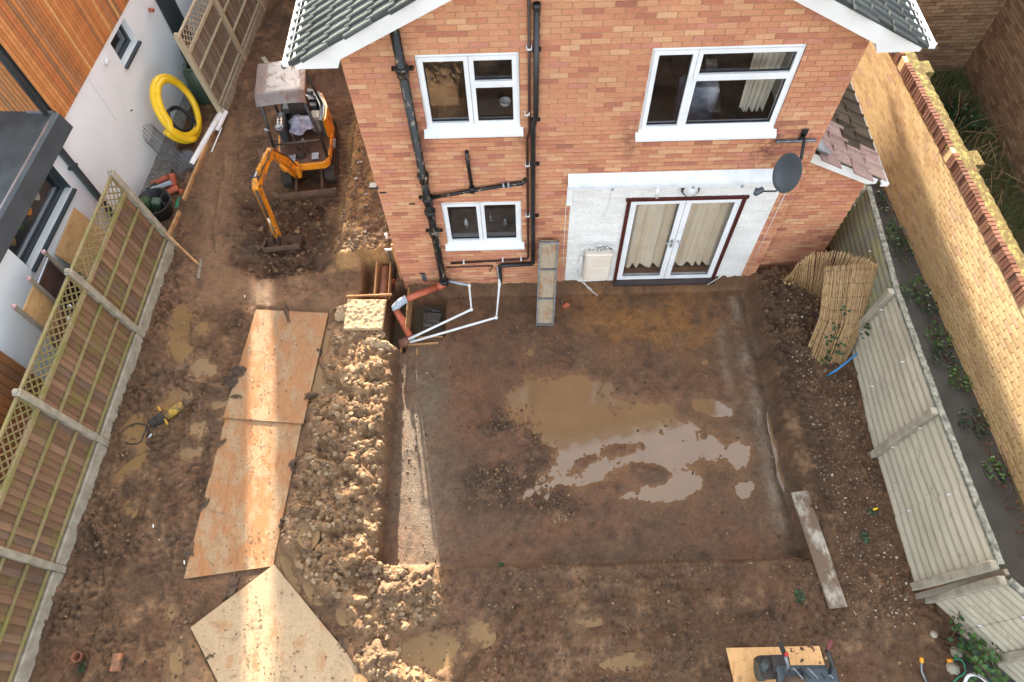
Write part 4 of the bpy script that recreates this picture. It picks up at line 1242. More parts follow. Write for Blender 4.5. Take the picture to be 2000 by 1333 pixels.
b = MB(); b.cbox((0,-.142,-.02),(.38,.012,.60),.005); b.cbox((0,-.15,.02),(.28,.006,.006),.001); b.build('lid', M['cream'], o)
b = MB()
rg = random.Random(5)
for k in range(9):
    a0 = rg.uniform(-.2,.2); r = rg.uniform(.06,.17)
    b.tube([(a0+r*math.cos(t)*1.2, -.06-.03*rg.random(), .40+abs(r*math.sin(t))*1.1) for t in np.linspace(0,math.pi,12)],0.0055,5)
b.build('cable_tangle', M['white_pvc'], o)
b = MB()
for k in range(5):
    a0 = rg.uniform(-.12,.12); r = rg.uniform(.04,.11)
    b.tube([(a0+r*math.cos(t)*1.2, -.05-.03*rg.random(), .40+abs(r*math.sin(t))*1.1) for t in np.linspace(0,math.pi,12)],0.006,5)
b.build('cable_tangle', M['black'], o)
b = MB(); b.tube([(-.24,-.02,.30),(-.30,-.03,.05),(-.36,-.03,-.12),(-.30,-.06,-.35),(-.20,-.10,-.48),(-.05,-.16,-.58)],.006,5); b.tube([(-.24,-.02,.1),(-.28,-.05,-.3),(-.12,-.14,-.56),(.05,-.22,-.68)],.006,5)
b.cbox((-.27,-.03,.12),(.06,.05,.14),.01); b.cbox((.24,-.03,-.24),(.04,.04,.1),.01); b.build('cable', M['white_pvc'], o)
b = MB(); b.tube([(3.33,-.012,2.36),(3.34,-.012,2.0),(3.27,-.012,1.72),(3.27,-.012,1.66)],.0045,5); b.tube([(5.47,-.03,0.22),(5.40,-.05,.06),(5.2,-.12,-.06)],.006,5); b.tube([(5.86,-.012,2.4),(5.85,-.012,0.05)],.004,5); b.tube([(2.70,-.012,2.0),(2.71,-.012,-.02)],.004,5)
b.build('wall_cable', M['white_pvc'], house)
# ================================================================== WHITE NEIGHBOUR HOUSE
wh = empty('white_house', (-5.25,1.8,0), 'white rendered house with cedar battens above and a dark flat roof', 'house', rotz=-0.078)
WIN_L = (-2.35,-0.72,1.42,2.12); WIN_U = (2.02,2.74,1.60,2.06)
b = MB()
vs = sorted({-3.7, 3.85, WIN_L[0], WIN_L[1], WIN_U[0], WIN_U[1]}); zs = sorted({-0.1, 2.17, WIN_L[2], WIN_L[3], WIN_U[2], WIN_U[3]})
for a, c in zip(vs, vs[1:]):
    for d, e in zip(zs, zs[1:]):
        cv, cz = (a+c)/2, (d+e)/2
        if any(w[0] < cv < w[1] and w[2] < cz < w[3] for w in (WIN_L, WIN_U)): continue
        b.bbox((-0.25,a,d),(0,c,e))
wall = b.build('rendered_wall', M['render'], wh)
b = MB(); b.bbox((-0.25,4.45,-0.1),(0,9.6,2.17)); b.build('rendered_wall', M['render'], wh)
b = MB(); b.bbox((-0.30,3.85,-0.1),(0.03,4.12,2.6)); b.bbox((-0.30,4.14,-0.1),(0.015,4.45,2.6)); b.build('grey_panel', M['anthracite'], wh)
b = MB(); b.bbox((-0.0008,1.05,1.2),(0.0012,1.056,2.1)); b.build('render_joint', simple('joint',(176,178,178),(166,168,168),4,.9), wh)
b = MB(); b.bbox((-5.5,-0.06,2.17),(-0.03,9.6,5.6)); b.bbox((-5.5,-6,-0.1),(-0.3,9.6,2.2)); core = b.build('core', M['anthracite'], wh)
# cedar battens, each its own piece
rg = random.Random(12); protos = {}
def batten(par, loc, hgt, w, rz, r):
    key = (round(hgt,2), r)
    if key not in protos:
        mb = MB(); mb.box((0,0,hgt/2),(0.022,w,hgt)); mb.rnd = [r]*6; protos[key] = mb.mesh('batten'); protos[key].materials.append(M['clad'])
    o = bpy.data.objects.new('batten', protos[key]); COL.objects.link(o); o.parent = par; o.location = loc; o.rotation_euler = (0,0,rz)
v = -0.02
cl = MB().bbox((-0.03,-0.06,2.18),(0.0,7.4,2.19)).build('cladding', M['clad'], wh)
while v < 5.6:
    batten(cl, (0.013+rg.random()*.004, v+.033, 2.165), 3.1, 0.068, rg.uniform(-.02,.02), round(rg.random()*10)/10); v += 0.0805
n = -0.10
while n > -2.2:
    batten(cl, (n, -0.075-rg.random()*.004, 2.40), 3.0, 0.068, math.pi/2, round(rg.random()*6)/10); n -= 0.0805
b = MB(); b.tube([(0.0,-0.16,5.2),(0.0,-0.16,2.46)],0.042,12); b.build('downpipe', M['anthracite'], wh)
# flat roof with deep fascia
b = MB(); b.bbox((-3.5,-6.0,2.36),(0.10,-0.08,2.42)); fr = b.build('flat_roof', M['felt'], wh)
b = MB(); b.prism([(0.10,-0.10,2.44),(0.16,-0.10,2.41),(0.22,-0.10,2.14),(0.02,-0.10,2.12),(0.02,-0.10,2.3)][::-1], (0,-5.9,0)); b.build('fascia', M['anthracite'], fr)
b = MB(); b.bbox((0.085,-6.0,2.42),(0.115,-0.09,2.452)); b.bbox((-0.35,-0.12,2.42),(0.115,-0.085,2.452)); b.build('drip_edge', M['alu'], fr)
b = MB(); b.bbox((0.04,-0.52,0.0),(0.10,-0.42,2.12)); b.bbox((0.0,-0.54,1.62),(0.11,-0.40,1.66)); b.build('downpipe', M['anthracite'], wh)
def nwin(w, label):
    v0,v1,z0,z1 = w
    b = MB()
    b.bbox((-0.20,v0,z0),(-0.13,v1,z0+.05)); b.bbox((-0.20,v0,z1-.05),(-0.13,v1,z1)); b.bbox((-0.20,v0,z0+.05),(-0.13,v0+.05,z1-.05)); b.bbox((-0.20,v1-.05,z0+.05),(-0.13,v1,z1-.05))
    f = b.build('window', M['anthracite'], wh, label=label)
    b = MB(); b.bbox((-0.165,v0+.05,z0+.05),(-0.157,v1-.05,z1-.05)); b.build('pane', M['glass'], f)
    b = MB(); b.prism([(-0.14,v0-.01,z0+.005),(0.05,v0-.01,z0-.03),(0.05,v0-.01,z0-.07),(-0.14,v0-.01,z0-.04)],(0,v1-v0+.02,0)); b.build('sill', M['anthracite'], f)
    for va in (v1-.004, v0+.001):
        b = MB(); b.bbox((-0.13,va,z0),(-0.0,va+.003,z1)); b.build('reveal', M['anthracite'] if v0 < 0 else M['render'], f)
nwin(WIN_L, 'low wide dark-framed window under the flat roof'); nwin(WIN_U, 'small dark-framed window in the white wall')
for k,(v,c) in enumerate(((-2.0,'straw'),(-1.7,'leaf'),(-1.4,'hose_orange'),(-1.1,'curtain2'),(-.9,'leaf_dark'))):
    b = MB(); b.lathe([(0,0),(.06,0),(.08,.12),(.11,.2),(.09,.3),(0,.34)],(-0.38,v,1.42),12); b.build('window_ornament', M[c], wh)
b = MB(); b.bbox((-0.6,WIN_L[0],1.36),(-0.26,WIN_L[1],1.42)); b.build('inner_sill', M['render'], wh)
b = MB(); b.tube([(0,1.66,1.98),(0.07,1.66,1.98)],0.05,14); b.build('vent', M['white_pvc'], wh)
b = MB(); b.tube([(0,3.52,1.68),(0.09,3.52,1.66)],0.035,12); b.build('pipe_stub', M['clay_pipe'], wh)
b = MB(); b.tube([(0,1.52,1.02),(0.03,1.52,1.02)],0.012,8); b.build('bolt', M['steel'], wh)
# brown boarded part at the near end
b = MB(); b.bbox((-0.2,-8.0,-0.1),(0.0,-3.7,2.1)); bb = b.build('boarded_wall', M['black'], wh)
rg = random.Random(3)
for k in range(30):
    batten(bb, (0.012+.004*rg.random(), -3.745-k*.13, -0.05), 2.12, 0.12, rg.uniform(-.01,.01), round(rg.random()*3)/10)

# ================================================================== LEFT FENCES
def lath(name, par, a, c, w, t, mat, r=None):
    mb = MB(); mb.bar(a, c, w, t, up=(1,0,0)); mb.rnd = [random.random() if r is None else r]*len(mb.f); mb.build(name, mat, par)
def closeboard(name, origin, rotz, lean, spans, label, m_board, m_rail, bw_, trellis, post_ends, gb_h=0.24, seed=1, ht=1.50, gb=True, post_mat=None):
    rgf = random.Random(seed)
    f = empty(name, origin, label, 'fence', rotz=rotz); f.rotation_euler = (0, lean, rotz)
    vpos = [0]
    for s_ in spans: vpos.append(vpos[-1]+s_)
    top = ht+0.36 if trellis else ht+.03
    for k, v in enumerate(vpos):
        if not post_ends[k]: continue
        b = MB(); b.cbox((0.035,v,top/2-.1),(0.105,0.095,top+.27),.012); b.cbox((0.035,v,top+.05),(0.08,0.07,.05),.02); b.build('post', post_mat or M['concrete'], f)
    protos = {}
    for k in range(len(spans)):
        a, c = sorted((vpos[k], vpos[k+1])); a += .05; c -= .05
        if gb:
            b = MB(); G = []
            b.cbox((0.045,(a+c)/2,gb_h/2-.06),(0.06,c-a,gb_h+.10),.012); b.build('gravel_board', M['concrete'], f)
        v = a
        while v < c-.02:
            w = min(bw_, c-v)
            r = rgf.randrange(10)
            key = (r, round(w,3))
            if key not in protos:
                mb = MB(); mb.box((0,0,(ht-gb_h)/2),(0.013,w*1.12,ht-gb_h)); mb.rnd = [r/9.0]*6
                protos[key] = mb.mesh('board'); protos[key].materials.append(m_board)
            o = bpy.data.objects.new('board', protos[key]); COL.objects.link(o); o.parent = f
            o.location = (0.0, v+w/2, gb_h); o.rotation_euler = (0, 0, 0.14+rgf.uniform(-.03,.03)); v += w
        zr = [gb_h+.05, gb_h+(ht-gb_h)*.345, gb_h+(ht-gb_h)*.68, ht-.02]
        for j, z in enumerate(zr):
            hh = 0.038 if j < 3 else 0.075
            b = MB(); b.cbox((0.035,(a+c)/2,z+rgf.uniform(-.008,.008)),(0.045,c-a,hh),.006); b.rnd = [rgf.random()]*len(b.f); b.build('rail', m_rail, f)
        if trellis:
            z0, z1 = ht+.02, ht+.32
            b = MB(); b.cbox((0.03,(a+c)/2,z1+.018),(0.045,c-a,.04),.006); b.rnd=[.5]*len(b.f); b.build('trellis_rail', m_rail, f)
            h_ = z1-z0; st = 0.135; v = a-h_
            while v < c:
                p0, p1 = (v, z0), (v+h_, z1)
                if p0[0] < a: p0 = (a, z0+a-v)
                if p1[0] > c: p1 = (c, z0+c-v)
                if p1[0]-p0[0] > .02: lath('lath', f, (0.022,p0[0],p0[1]), (0.022,p1[0],p1[1]), 0.022, 0.007, m_rail, rgf.random())
                q0, q1 = (v, z1), (v+h_, z0)
                if q0[0] < a: q0 = (a, z1-(a-v))
                if q1[0] > c: q1 = (c, z1-(c-v))
                if q1[0]-q0[0] > .02: lath('lath', f, (0.030,q0[0],q0[1]), (0.030,q1[0],q1[1]), 0.022, 0.007, m_rail, rgf.random())
                v += st
            for v in (a+.015, c-.015): lath('trellis_stile', f, (0.03,v,z0), (0.03,v,z1), 0.03, 0.03, m_rail, .5)
    return f
closeboard('closeboard_fence', (-4.25,0.95,0), -0.042, -0.085, [-1.90,-1.90,-1.86,-1.86,-1.86], 'brown closeboard fence with mossy rails, trellis top and concrete posts', M['fence_board'], M['fence_rail'], 0.105, True, [1,1,1,1,1,1], seed=3)
closeboard('weathered_fence', (-4.02,4.22,0), -0.070, -0.06, [1.72,1.72,1.3], 'pale weathered slatted fence with trellis top beside the digger', M['fence_grey'], M['fence_pale'], 0.07, True, [1,1,1,1], seed=5, gb_h=0.2, post_mat=M['fence_pale'])
# low edging boards and stacked plastic gutters where the fence is missing
def plank(name, a, c, w, t, mat, label, cat, group=None, up=(0,0,1), ch=.004, r=.5):
    a = np.asarray(a,float); c = np.asarray(c,float); o = a.copy()
    b = MB(); b.bar(a-o, c-o, w, t, up=up, ch=ch); b.rnd=[r]*len(b.f)
    return b.build(name, mat, None, tuple(o), label=label, cat=cat, group=group)
plank('edging_board', (-4.06,4.10,0.03), (-4.27,1.98,0.02), 0.05, 0.16, M['timber'], 'long low timber edging board beside the white gutters', 'edging board')
plank('edging_board', (-4.29,1.70,0.02), (-4.38,0.98,0.02), 0.045, 0.14, M['timber'], 'short low timber edging board in front of the black tub', 'edging board')
plank('stake', (-4.36,1.05,0.55), (-3.68,0.50,0.02), 0.035, 0.03, M['timber'], 'thin timber stake leaning against the fence end', 'stake')
plank('batten_offcut', (-3.66,0.62,0.02), (-3.62,0.20,0.02), 0.05, 0.03, M['fence_grey'], 'short grey batten lying on the smooth mud path', 'batten')
plank('timber_offcut', (-3.45,5.95,0.05), (-3.20,5.55,0.05), 0.09, 0.05, M['fence_pale'], 'short pale timber offcut beside the weathered fence', 'timber offcut')
def gutter_len(a, c, r, label):
    a = np.asarray(a,float); c = np.asarray(c,float); d = (c-a)/np.linalg.norm(c-a); s = np.cross(d,(0,0,1)); s/=np.linalg.norm(s)
    b = MB(); n = 8
    G = np.array([[q+s*r*math.cos(math.pi*k/(n-1))+np.array([0,0,r*math.sin(math.pi*k/(n-1))]) for k in range(n)] for q in (a*0, c-a)])
    b.sheet(G, -0.006); b.build('plastic_gutter', M['white_pvc'], None, tuple(a), label=label, cat='gutter', group='white plastic gutters by the edging')
gutter_len((-3.98,4.30,0.12), (-4.30,2.82,0.10), 0.055, 'long white plastic gutter lying by the yellow hose')
gutter_len((-3.90,4.25,0.10), (-3.99,3.72,0.09), 0.045, 'short white plastic gutter under the weathered fence end')
plank('white_strip', (-3.93,3.85,0.06), (-4.00,3.20,0.05), 0.025, 0.02, M['white_pvc'], 'thin white plastic strip lying by the edging board', 'plastic strip')

# ================================================================== STORED THINGS BY THE WHITE WALL
def coil(name, c, normal, R0, r, turns, mat, label, cat, wob=0.05, seed=1, n=10, sq=1.0):
    rg = np.random.default_rng(seed); nrm = np.asarray(normal,float); nrm/=np.linalg.norm(nrm)
    e1 = np.cross(nrm,(0,0,1)); e1/=np.linalg.norm(e1); e2 = np.cross(nrm,e1)
    pts = []
    for k in range(int(turns*36)):
        t = 2*math.pi*k/36; tt = k/36
        R = R0*(1-0.10*(tt%2)+wob*math.sin(t*0.37+seed))
        pts.append(e1*R*math.cos(t)+e2*R*sq*math.sin(t)+nrm*(r*1.7*math.floor(tt)*0.5+r*0.9*(tt%1)+wob*.3*math.sin(1.7*t)))
    b = MB(); b.tube(pts, r, n); return b.build(name, mat, None, tuple(c), label=label, cat=cat)
coil('hose_coil', tuple(U(341,212,z=.62)), (0.94,-0.04,0.30), 0.60, 0.062, 2.2, M['yellow_hose'], 'big coil of thick yellow hose leaning on the white wall', 'hose', 0.03, 2, 12, 1.05)
coil('cable_coil', tuple(U(350,236,z=.34)), (0.7,-0.1,0.6), 0.27, 0.017, 5.3, M['black'], 'coil of thin black cable inside the yellow hose', 'cable', 0.12, 5, 7)
def butt(p, h, r, label):
    o = empty('water_butt', p, label, 'water butt', 'dark green water butts by the fence')
    b = MB(); b.lathe([(0.0001,0),(r*.9,0),(r*1.0,.05),(r*1.05,h*.5),(r*.95,h*.85),(r*.62,h*.97),(r*.60,h),(r*.52,h),(r*.50,h*.9),(r*.85,h*.6),(r*.8,.05),(0.0001,.04)],(0,0,0),26); b.build('barrel', M['green_plastic'], o)
    b = MB(); b.lathe([(r*.60,h-.05),(r*.70,h-.045),(r*.70,h+.01),(r*.55,h+.015)],(0,0,0),26); b.build('rim', M['green_plastic'], o)
butt((-4.42,4.80,-.04), 0.86, 0.24, 'nearer dark green water butt with an open top'); butt((-4.55,5.36,-.04), 0.95, 0.26, 'farther dark green water butt half hidden by the fence')
# roll of wire mesh
o = empty('wire_mesh_roll', (-4.72,2.95,0.0), 'roll of grey wire mesh leaning on the white wall', 'wire mesh')
b = MB()
ax0 = np.array([-.42,.45,.42]); ax1 = np.array([.42,-.35,.10]); d = (ax1-ax0)/np.linalg.norm(ax1-ax0); s = np.cross(d,(0,0,1)); s/=np.linalg.norm(s); t = np.cross(s,d)
for k in range(22):
    c = ax0+(ax1-ax0)*k/21
    b.tube([c+0.15*(1+.25*math.sin(a))*(math.cos(a)*s+math.sin(a)*t) for a in np.linspace(0,2*math.pi,14,endpoint=False)],0.0035,4,closed=True)
for k in range(18):
    a = 2*math.pi*k/18; q = 0.15*(1+.25*math.sin(a))*(math.cos(a)*s+math.sin(a)*t); b.tube([ax0+q, ax1+q],0.0035,4)
b.build('mesh', M['galv'], o, kind='stuff')
b = MB(); b.lathe([(0.0001,0),(.13,.02),(.17,.10),(.14,.2),(0.0001,.24)],(0,0,0),12); b.build('grey_sack', simple('sack',(96,100,106),(76,80,86),8,.7,14,.03), None, (-4.45,3.05,-.04), label='small grey bag lying between hose and mesh roll', cat='bag')
# tub with plant pots
o = empty('black_tub', (-4.66,1.72,-.04), 'large black plastic tub holding pots', 'tub')
b = MB(); b.lathe([(0.0001,0),(.22,0),(.30,.34),(.325,.36),(.32,.375),(.295,.36),(.215,.02),(0.0001,.02)],(0,0,0),26); b.build('bucket', M['black'], o)
b = MB(); b.cbox((0,0,.12),(.16,.16,.24),.02,rot('y',.25)); b.build('plant_pot', M['green_plastic'], None, (-4.62,1.72,.12), label='square green plant pot sticking out of the tub', cat='plant pot')
b = MB(); b.tube([(0,0,0),(.02,0,.3)],[.09,.075],12)
for k in range(6): b.lathe([(.09,0),(.1,.01),(.09,.02)],(.003*k,0,.05*k),12)
b.build('ribbed_pot', M['leaf_dark'], None, (-4.80,1.72,.10), label='ribbed dark green pot in the black tub', cat='plant pot')
b = MB()
for k in range(4): b.tube([(.09*math.cos(a)+.01*k, .09*math.sin(a), .02*k+.1*math.sin(a)*.5) for a in np.linspace(0,2*math.pi,16,endpoint=False)],.013,6,closed=True)
b.build('black_tube_coil', M['black'], None, (-4.47,1.78,.26), label='coiled black tube in the tub', cat='tube')
def drain_piece(p, L, r, ang, tilt, mat, label, bend=False):
    b = MB(); d = np.array([math.cos(ang)*math.cos(tilt), math.sin(ang)*math.cos(tilt), math.sin(tilt)])
    pts = [-d*L/2, d*L/2] if not bend else [-d*L/2, d*0, d*L*.3+np.array([0,0,L*.35])]
    b.tube(pts, r, 14, cap=False); b.tube(pts, r*.85, 14, cap=True)
    e = pts[0]; b.tube([e, e+(np.asarray(pts[1])-e)*.2], r*1.18, 14)
    return b.build('drain_pipe', mat, None, p, label=label, cat='pipe', group='clay drain pieces by the white wall')
drain_piece((-4.80,2.42,.10),.34,.06,0.4,.2,M['clay_pipe'],'terracotta drain pipe piece nearest the mesh roll')
drain_piece((-4.52,2.34,.12),.30,.06,1.2,.7,M['clay_pipe'],'terracotta drain elbow standing among the pipe pieces',True)
drain_piece((-4.62,2.14,.08),.46,.055,0.5,.1,M['clay_pipe'],'terracotta drain pipe lying beside the black tub')
drain_piece((-4.70,2.24,.16),.40,.045,0.35,.15,M['grey_pvc'],'grey drain pipe lying on the terracotta pieces')
drain_piece((-4.92,2.28,.08),.2,.06,0.9,.1,M['black'],'short black pipe end by the white wall')
drain_piece((-4.38,2.20,.02),.10,.05,1.4,1.2,M['clay_pipe'],'small terracotta socket lying on the gravel')
b = MB(); b.cbox((0,0,.03),(.06,.34,.05),.01); b.build('green_tray', M['green_plastic'], None, (-4.42,1.98,-.04), rot and None) if False else b.build('green_tray', M['hose_green'], None, (-4.40,1.98,-.03), label='thin green plastic tray beside the tub', cat='tray')
plank('paving_slab', (-4.80,1.28,-.02), (-4.42,1.28,-.02), 0.34, 0.04, M['concrete'], 'grey paving slab on the gravel below the tub', 'slab')

# rack of boards behind the trellis
o = empty('board_rack', (-5.02,-1.0,0), 'post rack holding brown boards behind the trellis', 'rack')
for v,hh in ((0.50,1.76),(-0.02,1.82),(-0.53,1.88)):
    b = MB(); b.cbox((0,v,hh/2),(.05,.06,hh),.006); p_ = b.build('post', M['fence_grey'], o)
    b = MB(); b.lathe([(.0001,0),(.035,0),(.03,.04),(.0001,.045)],(0,v,hh),10); b.build('cap', simple('pink_cap',(190,150,150),(176,136,136),5,.6), p_)
for z in (1.18,1.66):
    b = MB(); b.cbox((0.0,.24,z),(.035,.46,.045),.008); b.build('rail', M['alu'], o)
b = MB(); b.bbox((-.03,0.03,.1),(-.015,.47,1.62)); b.build('panel', simple('brown_panel',(78,52,42),(64,44,38),4,.7), o)
b = MB(); b.bbox((-.03,-.51,.5),(-.01,-.05,1.70)); b.build('panel', M['osb'], o)
b = MB(); b.bbox((-.01,-.62,.1),(.01,-.02,1.05)); b.build('panel', simple('brown_board',(150,102,66),(126,86,58),5,.7), o)
b = MB(); b.prism([(0,0,0),(0.02,0,0),(-.27,0,1.2),(-.29,0,1.2)],(0,.95,0)); b.build('plywood_sheet', M['osb'], None, (-5.05,-.10,0), label='orange plywood sheet leaning on the white wall', cat='plywood')
for k,(v,z) in enumerate(((-1.10,1.36),(-1.28,1.30))):
    b = MB(); b.lathe([(.0001,0),(.03,.01),(.03,.07),(.0001,.08)],(0,0,0),10); b.build('white_insulator', M['white_pvc'], None, (-4.78,v,z-.2), label=('upper' if k==0 else 'lower')+' small white fitting behind the trellis', cat='fitting')
# ================================================================== YELLOW BOUNDARY WALL
YA = 0.052; YO = (8.84, 0.0, 0.0)
yw = empty('boundary_wall', (0,0,0), 'sunlit yellow brick garden wall with red coping across the alley', 'wall')
Ry = rot('z', YA)
def yl(n, v, z): return np.array(YO) + Ry @ np.array([n, v, 0]) + np.array([0,0,z])
Y0, Y1, YH = -6.5, 10.2, 1.53
b = MB(); b.box(yl(0.12,(Y0+Y1)/2,YH/2-.1), (0.20,Y1-Y0,YH+.18), Ry); core = b.build('wall_core', M['mortar'], yw)
# frame for brick laying: u runs from far to near, outward normal to -x
ang = YA - math.pi/2
bk = brick_field(Y1-Y0, -0.07, YH, (), None, seed=9)
lay_bricks(core, bk, yl(0.0, Y1, 0), ang, lambda u,z: M['brick_yellow'], n_single=300, seed=14, jit=0.3)
PIERS = (3.05, 0.93, -1.95, -4.4, 5.2, 7.4)
rg = random.Random(21); protos = {}
v = Y0
near = []
while v < Y1:
    at_pier = any(abs(v-(p+.18)) < .09 for p in PIERS)
    P = yl(0.10, v, YH+.112)
    if not at_pier:
        near.append((P, v))
    v += 0.0755
far = MB()
for P, v in near:
    r = rg.randrange(9)
    if in_view(P, 10):
        if r not in protos:
            mb = MB(); mb.cbox((0,0,0),(0.24,0.066,0.214),.006); mb.rnd=[(r+.5)/9]*len(mb.f); protos[r] = mb.mesh('coping_brick'); protos[r].materials.append(M['coping'])
        o = bpy.data.objects.new('coping_brick', protos[r]); COL.objects.link(o); o.parent = yw
        o.location = P + np.array([rg.uniform(-.006,.006),0,rg.uniform(-.004,.004)]); o.rotation_euler = (0, rg.uniform(-.015,.015), YA+rg.uniform(-.03,.03))
    else: far.box(P,(0.24,0.066,0.214),Ry,rnd=(r+.5)/9)
if far.v: far.build('coping', M['coping'], yw, kind='stuff')
for p in PIERS:
    b = MB(); b.box(yl(0.10,p+.18,YH+.105),(0.23,.16,.205),Ry); b.rnd=[.6]*len(b.f); b.build('coping_infill', M['brick_yellow'], yw)
    b = MB(); b.box(yl(0.30,p,YH/2),(0.20,0.30,YH+.16),Ry); b.rnd=[.5]*6; pr = b.build('pier', M['brick_yellow'], yw)
    b = MB(); b.cbox(yl(0.31,p,YH+.13),(0.22,0.31,0.10),.01,Ry); b.build('pier_cap', M['coping_top'], pr)
# lichen crust along the top of the coping (uneven real thickness)
b = MB()
vv = np.linspace(Y0, Y1, 420); G = np.zeros((7, len(vv), 3))
for i, n in enumerate(np.linspace(0.045,0.235,7)):
    for j, v in enumerate(vv):
        e = 0.006+0.016*abs(math.sin(v*83.2+i*1.7))*(0.3+0.7*vnoise(np.array(v*3.0),np.array(n*20.0),0.4,5)) if 0 < i < 6 else -0.01
        G[i,j] = yl(n+.01*math.sin(v*31+i), v, YH+.214+e)
b.grid(G, flip=False); b.build('lichen', M['coping_top'], yw)

# weeds along the foot of the wall
def leaf_clump(n, spread, h, size, seed, flat=0.5):
    rg = np.random.default_rng(seed); b = MB()
    for k in range(n):
        a = rg.random()*6.28; r = spread*math.sqrt(rg.random()); z = h*rg.random()**1.3*(1-0.6*r/spread)+.01
        s = size*(0.6+0.8*rg.random()); c = np.array([r*math.cos(a), r*math.sin(a)*1.2, z])
        R = rot('z', rg.random()*6.28) @ rot('x', rg.uniform(-flat,flat)*1.4) @ rot('y', rg.uniform(-flat,flat)*1.4)
        L = np.array([(0,-.5,0),(.28,-.2,.05),(.32,.15,.07),(0,.55,0),(-.32,.15,.07),(-.28,-.2,.05)])*s
        b.add(L @ R.T + c, [(0,1,2,3),(0,3,4,5)], rnd=rg.random())
    return b
def stems(n, spread, h, r, seed):
    rg = np.random.default_rng(seed); b = MB()
    for k in range(n):
        a = rg.random()*6.28; q = np.array([math.cos(a),math.sin(a),0])*spread*rg.random()
        b.tube([q*.1, q*.6+np.array([0,0,h*.5]), q+np.array([0,0,h*(.6+.5*rg.random())])], [r,r*.8,r*.4], 4)
    return b
WEED = [(3.1,.16,.30),(2.2,.13,.22),(1.55,.12,.2),(0.85,.16,.26),(0.50,.2,.24),(-.35,.16,.26),(-.62,.13,.2),(-1.25,.16,.22),(-1.65,.11,.2),(-2.05,.12,.2),(-2.75,.13,.24),(4.2,.15,.26),(3.6,.12,.22),(-3.5,.1,.18)]
wd = ['beside the lean-to roof, farthest','next below the farthest','third from the far end','opposite the lean-to gutter','just below the gutter end','opposite the reed screen top','small, below the screen top','opposite the middle of the reed screen','opposite the first fence post','a little below the first fence post','opposite the blue pipe','hidden behind the roof edge','behind the roof, larger','nearest the camera']
for k,(v,h,s) in enumerate(WEED):
    p = yl(-0.14-.05*(k%3), v, -0.01)
    o = empty('weed_plant', tuple(p), 'green weed at the foot of the yellow wall, '+wd[k], 'weed', 'weeds along the yellow wall')
    leaf_clump(int(70*s/.2), s, h, .05, 100+k, .7).build('foliage', M['leaf'] if k%2 else M['leaf_dark'], o)
    stems(7, s*.6, h*.8, .004, 50+k).build('stem', M['twig'], o)
def smp_al(rg):
    v = rg.uniform(-6,6); return tuple(yl(-.02-.28*rg.random()**2, v, 0)[:2])
b = pebbles('alley_litter', 1500, smp_al, .006, .03, None, zfun=lambda x,y: -.01, squash=.3)
b.build('leaf_litter', simple('leaf_litter',(120,86,60),(78,58,44),20,.9,60,0.0), kind='stuff', label='dead leaves and grit along the foot of the yellow wall', cat='litter')

# ================================================================== YARD BEYOND THE WALL
fh = empty('brown_brick_house', (11.15,4.98,0), 'brown brick house corner beyond the yellow wall', 'house')
b = MB(); b.bbox((-1.75,0.012,-.2),(0.0,0.3,5.0)); b.bbox((0.012,-9,-.2),(4,0.3,5.0)); fw = b.build('house_wall', M['mortar'], fh)
fw['_o'] = (11.15,4.98,0.0)
lay_bricks(fw, brick_field(1.75, 0, 2.8, seed=31), (9.4,4.98,0), 0.0, lambda u,z: M['brick_far'], n_single=0)
lay_bricks(fw, brick_field(4.4, 0, 3.0, seed=32), (11.15,4.98,0), -math.pi/2, lambda u,z: M['brick_far'], n_single=0)
rgg = np.random.default_rng(41); b = MB()
for k in range(16000):
    x = rgg.uniform(9.15, 11.2)+0.0; y = rgg.uniform(-2.5, 4.9)
    if rgg.random() > 0.35+0.65*vnoise(np.array(x),np.array(y),.5,8): continue
    h = rgg.uniform(.06,.24); a = rgg.random()*6.28; w = .006
    d = np.array([math.cos(a),math.sin(a),0]); s = np.array([-d[1],d[0],0])*w; z0 = 0.0
    p = np.array([x,y,z0]); b.add([p-s,p+s,p+d*h*.35+s*.6+np.array([0,0,h*.7]),p+d*h*.35-s*.6+np.array([0,0,h*.7]),p+d*h*.8+np.array([0,0,h])],[(0,1,2,3),(3,2,4)])
b.build('grass', M['grass'], kind='stuff', label='rough uncut grass behind the yellow wall', cat='grass')
rgg = np.random.default_rng(43); b = MB()
for k in range(60):
    p = np.array([rgg.uniform(9.6,11.0), rgg.uniform(1.2,3.2), 0]); d = np.array([rgg.uniform(-.5,.5),rgg.uniform(-.5,.5),rgg.uniform(.2,.7)])
    b.tube([p,p+d*.6,p+d+np.array([d[0]*.5,d[1]*.5,-.12])],.006,4)
b.build('dry_stalks', M['straw'], kind='stuff', label='tangle of dry bramble stalks in the grass', cat='brambles')
o = empty('ivy_bush', (10.55,3.5,0), 'dark green bush against the brown brick house', 'bush')
leaf_clump(500,.45,.5,.07,77,1.0).build('foliage', M['leaf_dark'], o); stems(12,.4,.6,.008,78).build('stem', M['twig'], o)
